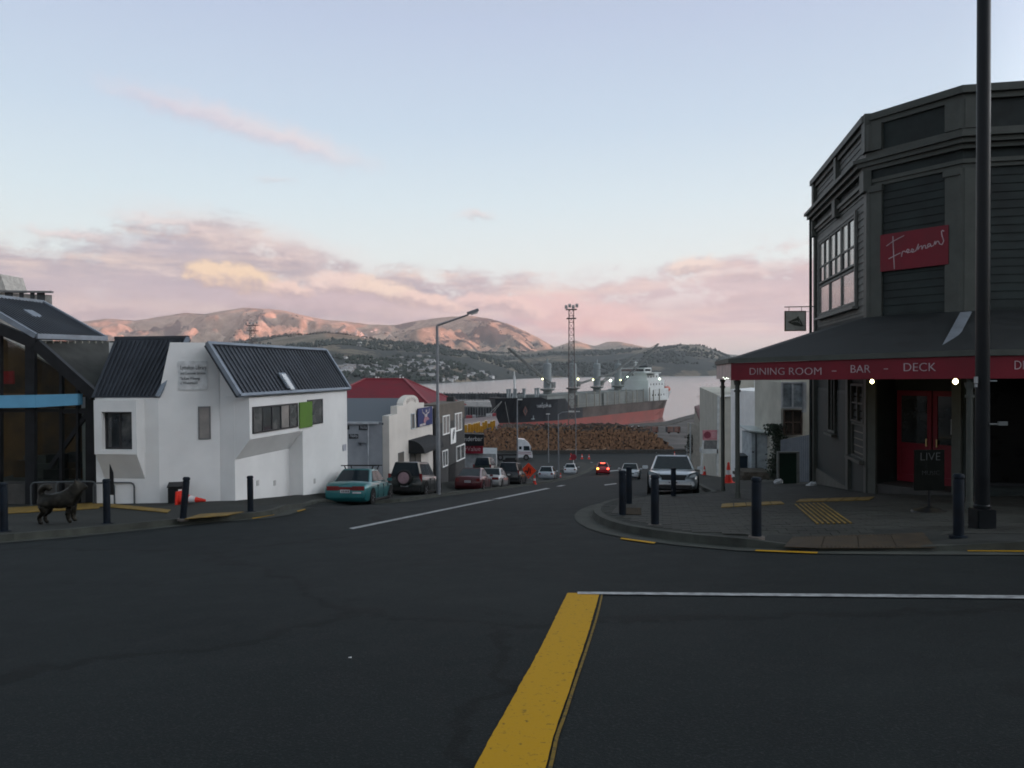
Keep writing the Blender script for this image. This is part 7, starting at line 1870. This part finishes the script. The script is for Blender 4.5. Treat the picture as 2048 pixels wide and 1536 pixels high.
for px, py, w_, lb in ((1262, 862, 1.6, 'white van parked furthest left behind the logs'), (1275, 861, 1.4, 'white van standing behind the logs near the wagons')):
    Y = 258; p = W(px, py+3, Y); t = thing('parked_van', lb, 'van', p, group='vans parked on the wharf'); o = MB(); o.prism([(-w_, 0, .35), (w_, 0, .35), (w_, 0, 1.1), (w_*.6, 0, 1.9), (-w_, 0, 1.9)], (0, 1.7, 0)); o.build('body', whitep, t)
    MB().prism([(w_*.1, -.02, 1.15), (w_*.8, -.02, 1.15), (w_*.55, -.02, 1.75), (w_*.1, -.02, 1.75)], (0, .02, 0)).build('window', carglass, t)
    for s in (-.6, .6): MB().lathe([(.001, 0), (.33, 0), (.33, .2), (.001, .2)], (s*w_, -.05, .33), 12, 'y').build('wheel', tyre, t)
# power pole and shrubs at the right hand shore
p = W(1402, 818, 330); t = thing('power_pole', 'thin wooden power pole standing by the water', 'pole', (p.x, 330, -22)); zt_ = W(1401, 790, 330).z+22; MB().tube((0, 0, 0), (0, 0, zt_), .22, .16, 8).build('pole', latt, t); MB().box(-1.6, 1.6, -.1, .1, zt_-.7, zt_-.45).build('crossarm', latt, t)
p = W(1404, 768, 900); t = thing('channel_marker', 'small navigation marker standing in the harbour', 'marker', (p.x, 900, -24.4)); o = MB(); o.bar((0, 0, 0), (0, 0, 5.5), .5, .5, (0, 1, 0)); o.box(-2.2, 2.2, -.3, .3, 3.4, 4.2); o.bar((-1.8, 0, 0), (-1.8, 0, 4), .4, .4, (0, 1, 0)); o.bar((1.8, 0, 0), (1.8, 0, 4), .4, .4, (0, 1, 0)); o.build('frame', latt, t)
random.seed(9); t = thing('shrub_row', 'dark scrubby bush between the wharf house and the posts', 'bush', (W(1388, 890, 100).x, 100, G(22, 100)))
lf = MB()
for k in range(900):
    px = random.gauss(1390, 7); py = random.uniform(868, 906); p = W(px, py, 99+random.uniform(-1.5, 1.5)); s = random.uniform(.12, .28); d1 = Vector((random.gauss(0, 1), random.gauss(0, 1), random.gauss(0, 1))).normalized(); d2 = d1.orthogonal().normalized(); lf.face([p-d1*s, p+d2*s*.6, p+d1*s, p-d2*s*.6])
lf.build('foliage', mat('dusk_bush', (.03, .04, .03), .8, 0, .3, 1), t, world=True)

# ---- far village and trees on the peninsula
random.seed(33)
hw_m = mat('far_house_wall', (.62, .62, .62), .7); hr_m = mat('far_house_roof', (.28, .27, .28), .6); hw2 = mat('far_house_wall_tan', (.35, .32, .29), .7)
protos = []
for wm in (hw_m, hw2):
    o = MB(); o.k = 0; o.box(-6, 6, -4, 4, -3, 3.2); o.k = 1; o.mesh([(-6.6, -4.6, 3.2), (6.6, -4.6, 3.2), (6.6, 4.6, 3.2), (-6.6, 4.6, 3.2), (-6, 0, 5.6), (6, 0, 5.6)], [(0, 1, 5, 4), (2, 3, 4, 5), (0, 4, 3), (1, 2, 5)]); ob = o.build('village_house', [wm, hr_m]); protos.append(ob)
def ray_to_hill(px, py):
    d = ray(px, py); Y = 1460.0
    while Y < 9000:
        if CAMZ+d.z*Y < hillz(d.x*Y, Y): return Vector((d.x*Y, Y, hillz(d.x*Y, Y)))
        Y += 12
    return None
clusters = [(690, 735, 50, 9, 16), (790, 738, 46, 10, 34), (840, 730, 45, 12, 30), (880, 738, 30, 10, 20), (740, 745, 60, 6, 22), (660, 720, 30, 8, 8), (900, 762, 24, 4, 8), (730, 668, 30, 6, 16), (700, 660, 40, 5, 12), (960, 750, 30, 6, 10), (770, 690, 40, 6, 10)]
first = [True, True]; nh = 0
for cx, cy, sx_, sy_, n_ in clusters:
    for k in range(n_):
        p = ray_to_hill(random.gauss(cx, sx_*.55), random.gauss(cy, sy_*.6))
        if p is None or p.z < -22: continue
        w_ = 0 if random.random() < .6 else 1; pr = protos[w_]
        if first[w_]: h = pr; first[w_] = False
        else: h = pr.copy(); C.objects.link(h)
        h.location = p; h.rotation_euler = (0, 0, random.uniform(-.6, .6)); s = random.uniform(.7, 1.25)*(1 if p.y < 3200 else 1.5); h.scale = (s*random.uniform(.8, 1.3), s, s*.9)
        tag(h, 'tiny pale house with pitched roof on the hillside across the water' if w_ == 0 else 'tiny tan house with pitched roof on the hillside across the water', 'house', 'houses on the far hillside'); nh += 1
for w_ in (0, 1):
    if first[w_]: bpy.data.objects.remove(protos[w_])
# tree belts: one mass of small crowns
o = MB(); random.seed(44)
def crown(p, r):
    n = 5; top_ = p+Vector((random.gauss(0, r*.15), 0, r*1.5)); ring = [p+Vector((r*math.cos(2*math.pi*k/n+r)*random.uniform(.75, 1.1), r*math.sin(2*math.pi*k/n+r)*random.uniform(.75, 1.1), r*.55)) for k in range(n)]; bt = [Vector((q.x*.2+p.x*.8, q.y*.2+p.y*.8, p.z-2)) for q in ring]
    i0 = len(o.v); o.v += [tuple(top_)]+[tuple(q) for q in ring]+[tuple(q) for q in bt]
    for k in range(n): j = (k+1) % n; o.f += [(i0, i0+1+k, i0+1+j), (i0+1+k, i0+1+n+k, i0+1+n+j, i0+1+j)]; o.mi += [0, 0]
cnt = 0
for k in range(24000):
    px = random.uniform(380, 1470); Y = random.uniform(1550, 5200) if random.random() < .8 else random.uniform(5200, 7200)
    x = (px-1024)/F*Y; zz = hillz(x, Y)
    if zz < -22: continue
    n_ = fbm(x, Y, 4, 1/420.0)+fbm(x, Y, 3, 1/110.0)*.5
    lowb = max(0, 1-(zz+24)/160.0)
    th = .10-.38*lowb*(1 if Y < 4300 else .3) + (.22 if Y > 4300 else 0)+(.12 if px > 1050 else 0)
    if n_ > th: crown(Vector((x, Y, zz)), random.uniform(3.5, 8)*(1 if Y < 3500 else 1.3)); cnt += 1
tag(o.build('hillside_trees', mat('far_tree', (.030, .040, .032), .9, 0, .3, .02)), 'dark tree belts on the hills across the harbour', None, None, 'stuff')
print('houses', nh, 'trees', cnt, 'objects', len(bpy.data.objects))

# ---- evening haze: one closed box of thin air round the whole scene
hz = MB().box(-13900, 13900, -6000, 14800, -36, 700).build('haze', [])
m = bpy.data.materials.new('haze'); m.use_nodes = True; nt = m.node_tree; nt.nodes.clear()
ho = nt.nodes.new('ShaderNodeOutputMaterial'); pv_ = nt.nodes.new('ShaderNodeVolumePrincipled')
pv_.inputs['Color'].default_value = (.93, .94, .985, 1); pv_.inputs['Density'].default_value = 6.2e-5; pv_.inputs['Anisotropy'].default_value = .2
nt.links.new(pv_.outputs[0], ho.inputs['Volume']); hz.data.materials.append(m)
tag(hz, 'thin pale evening haze over the harbour', None, None, 'stuff')
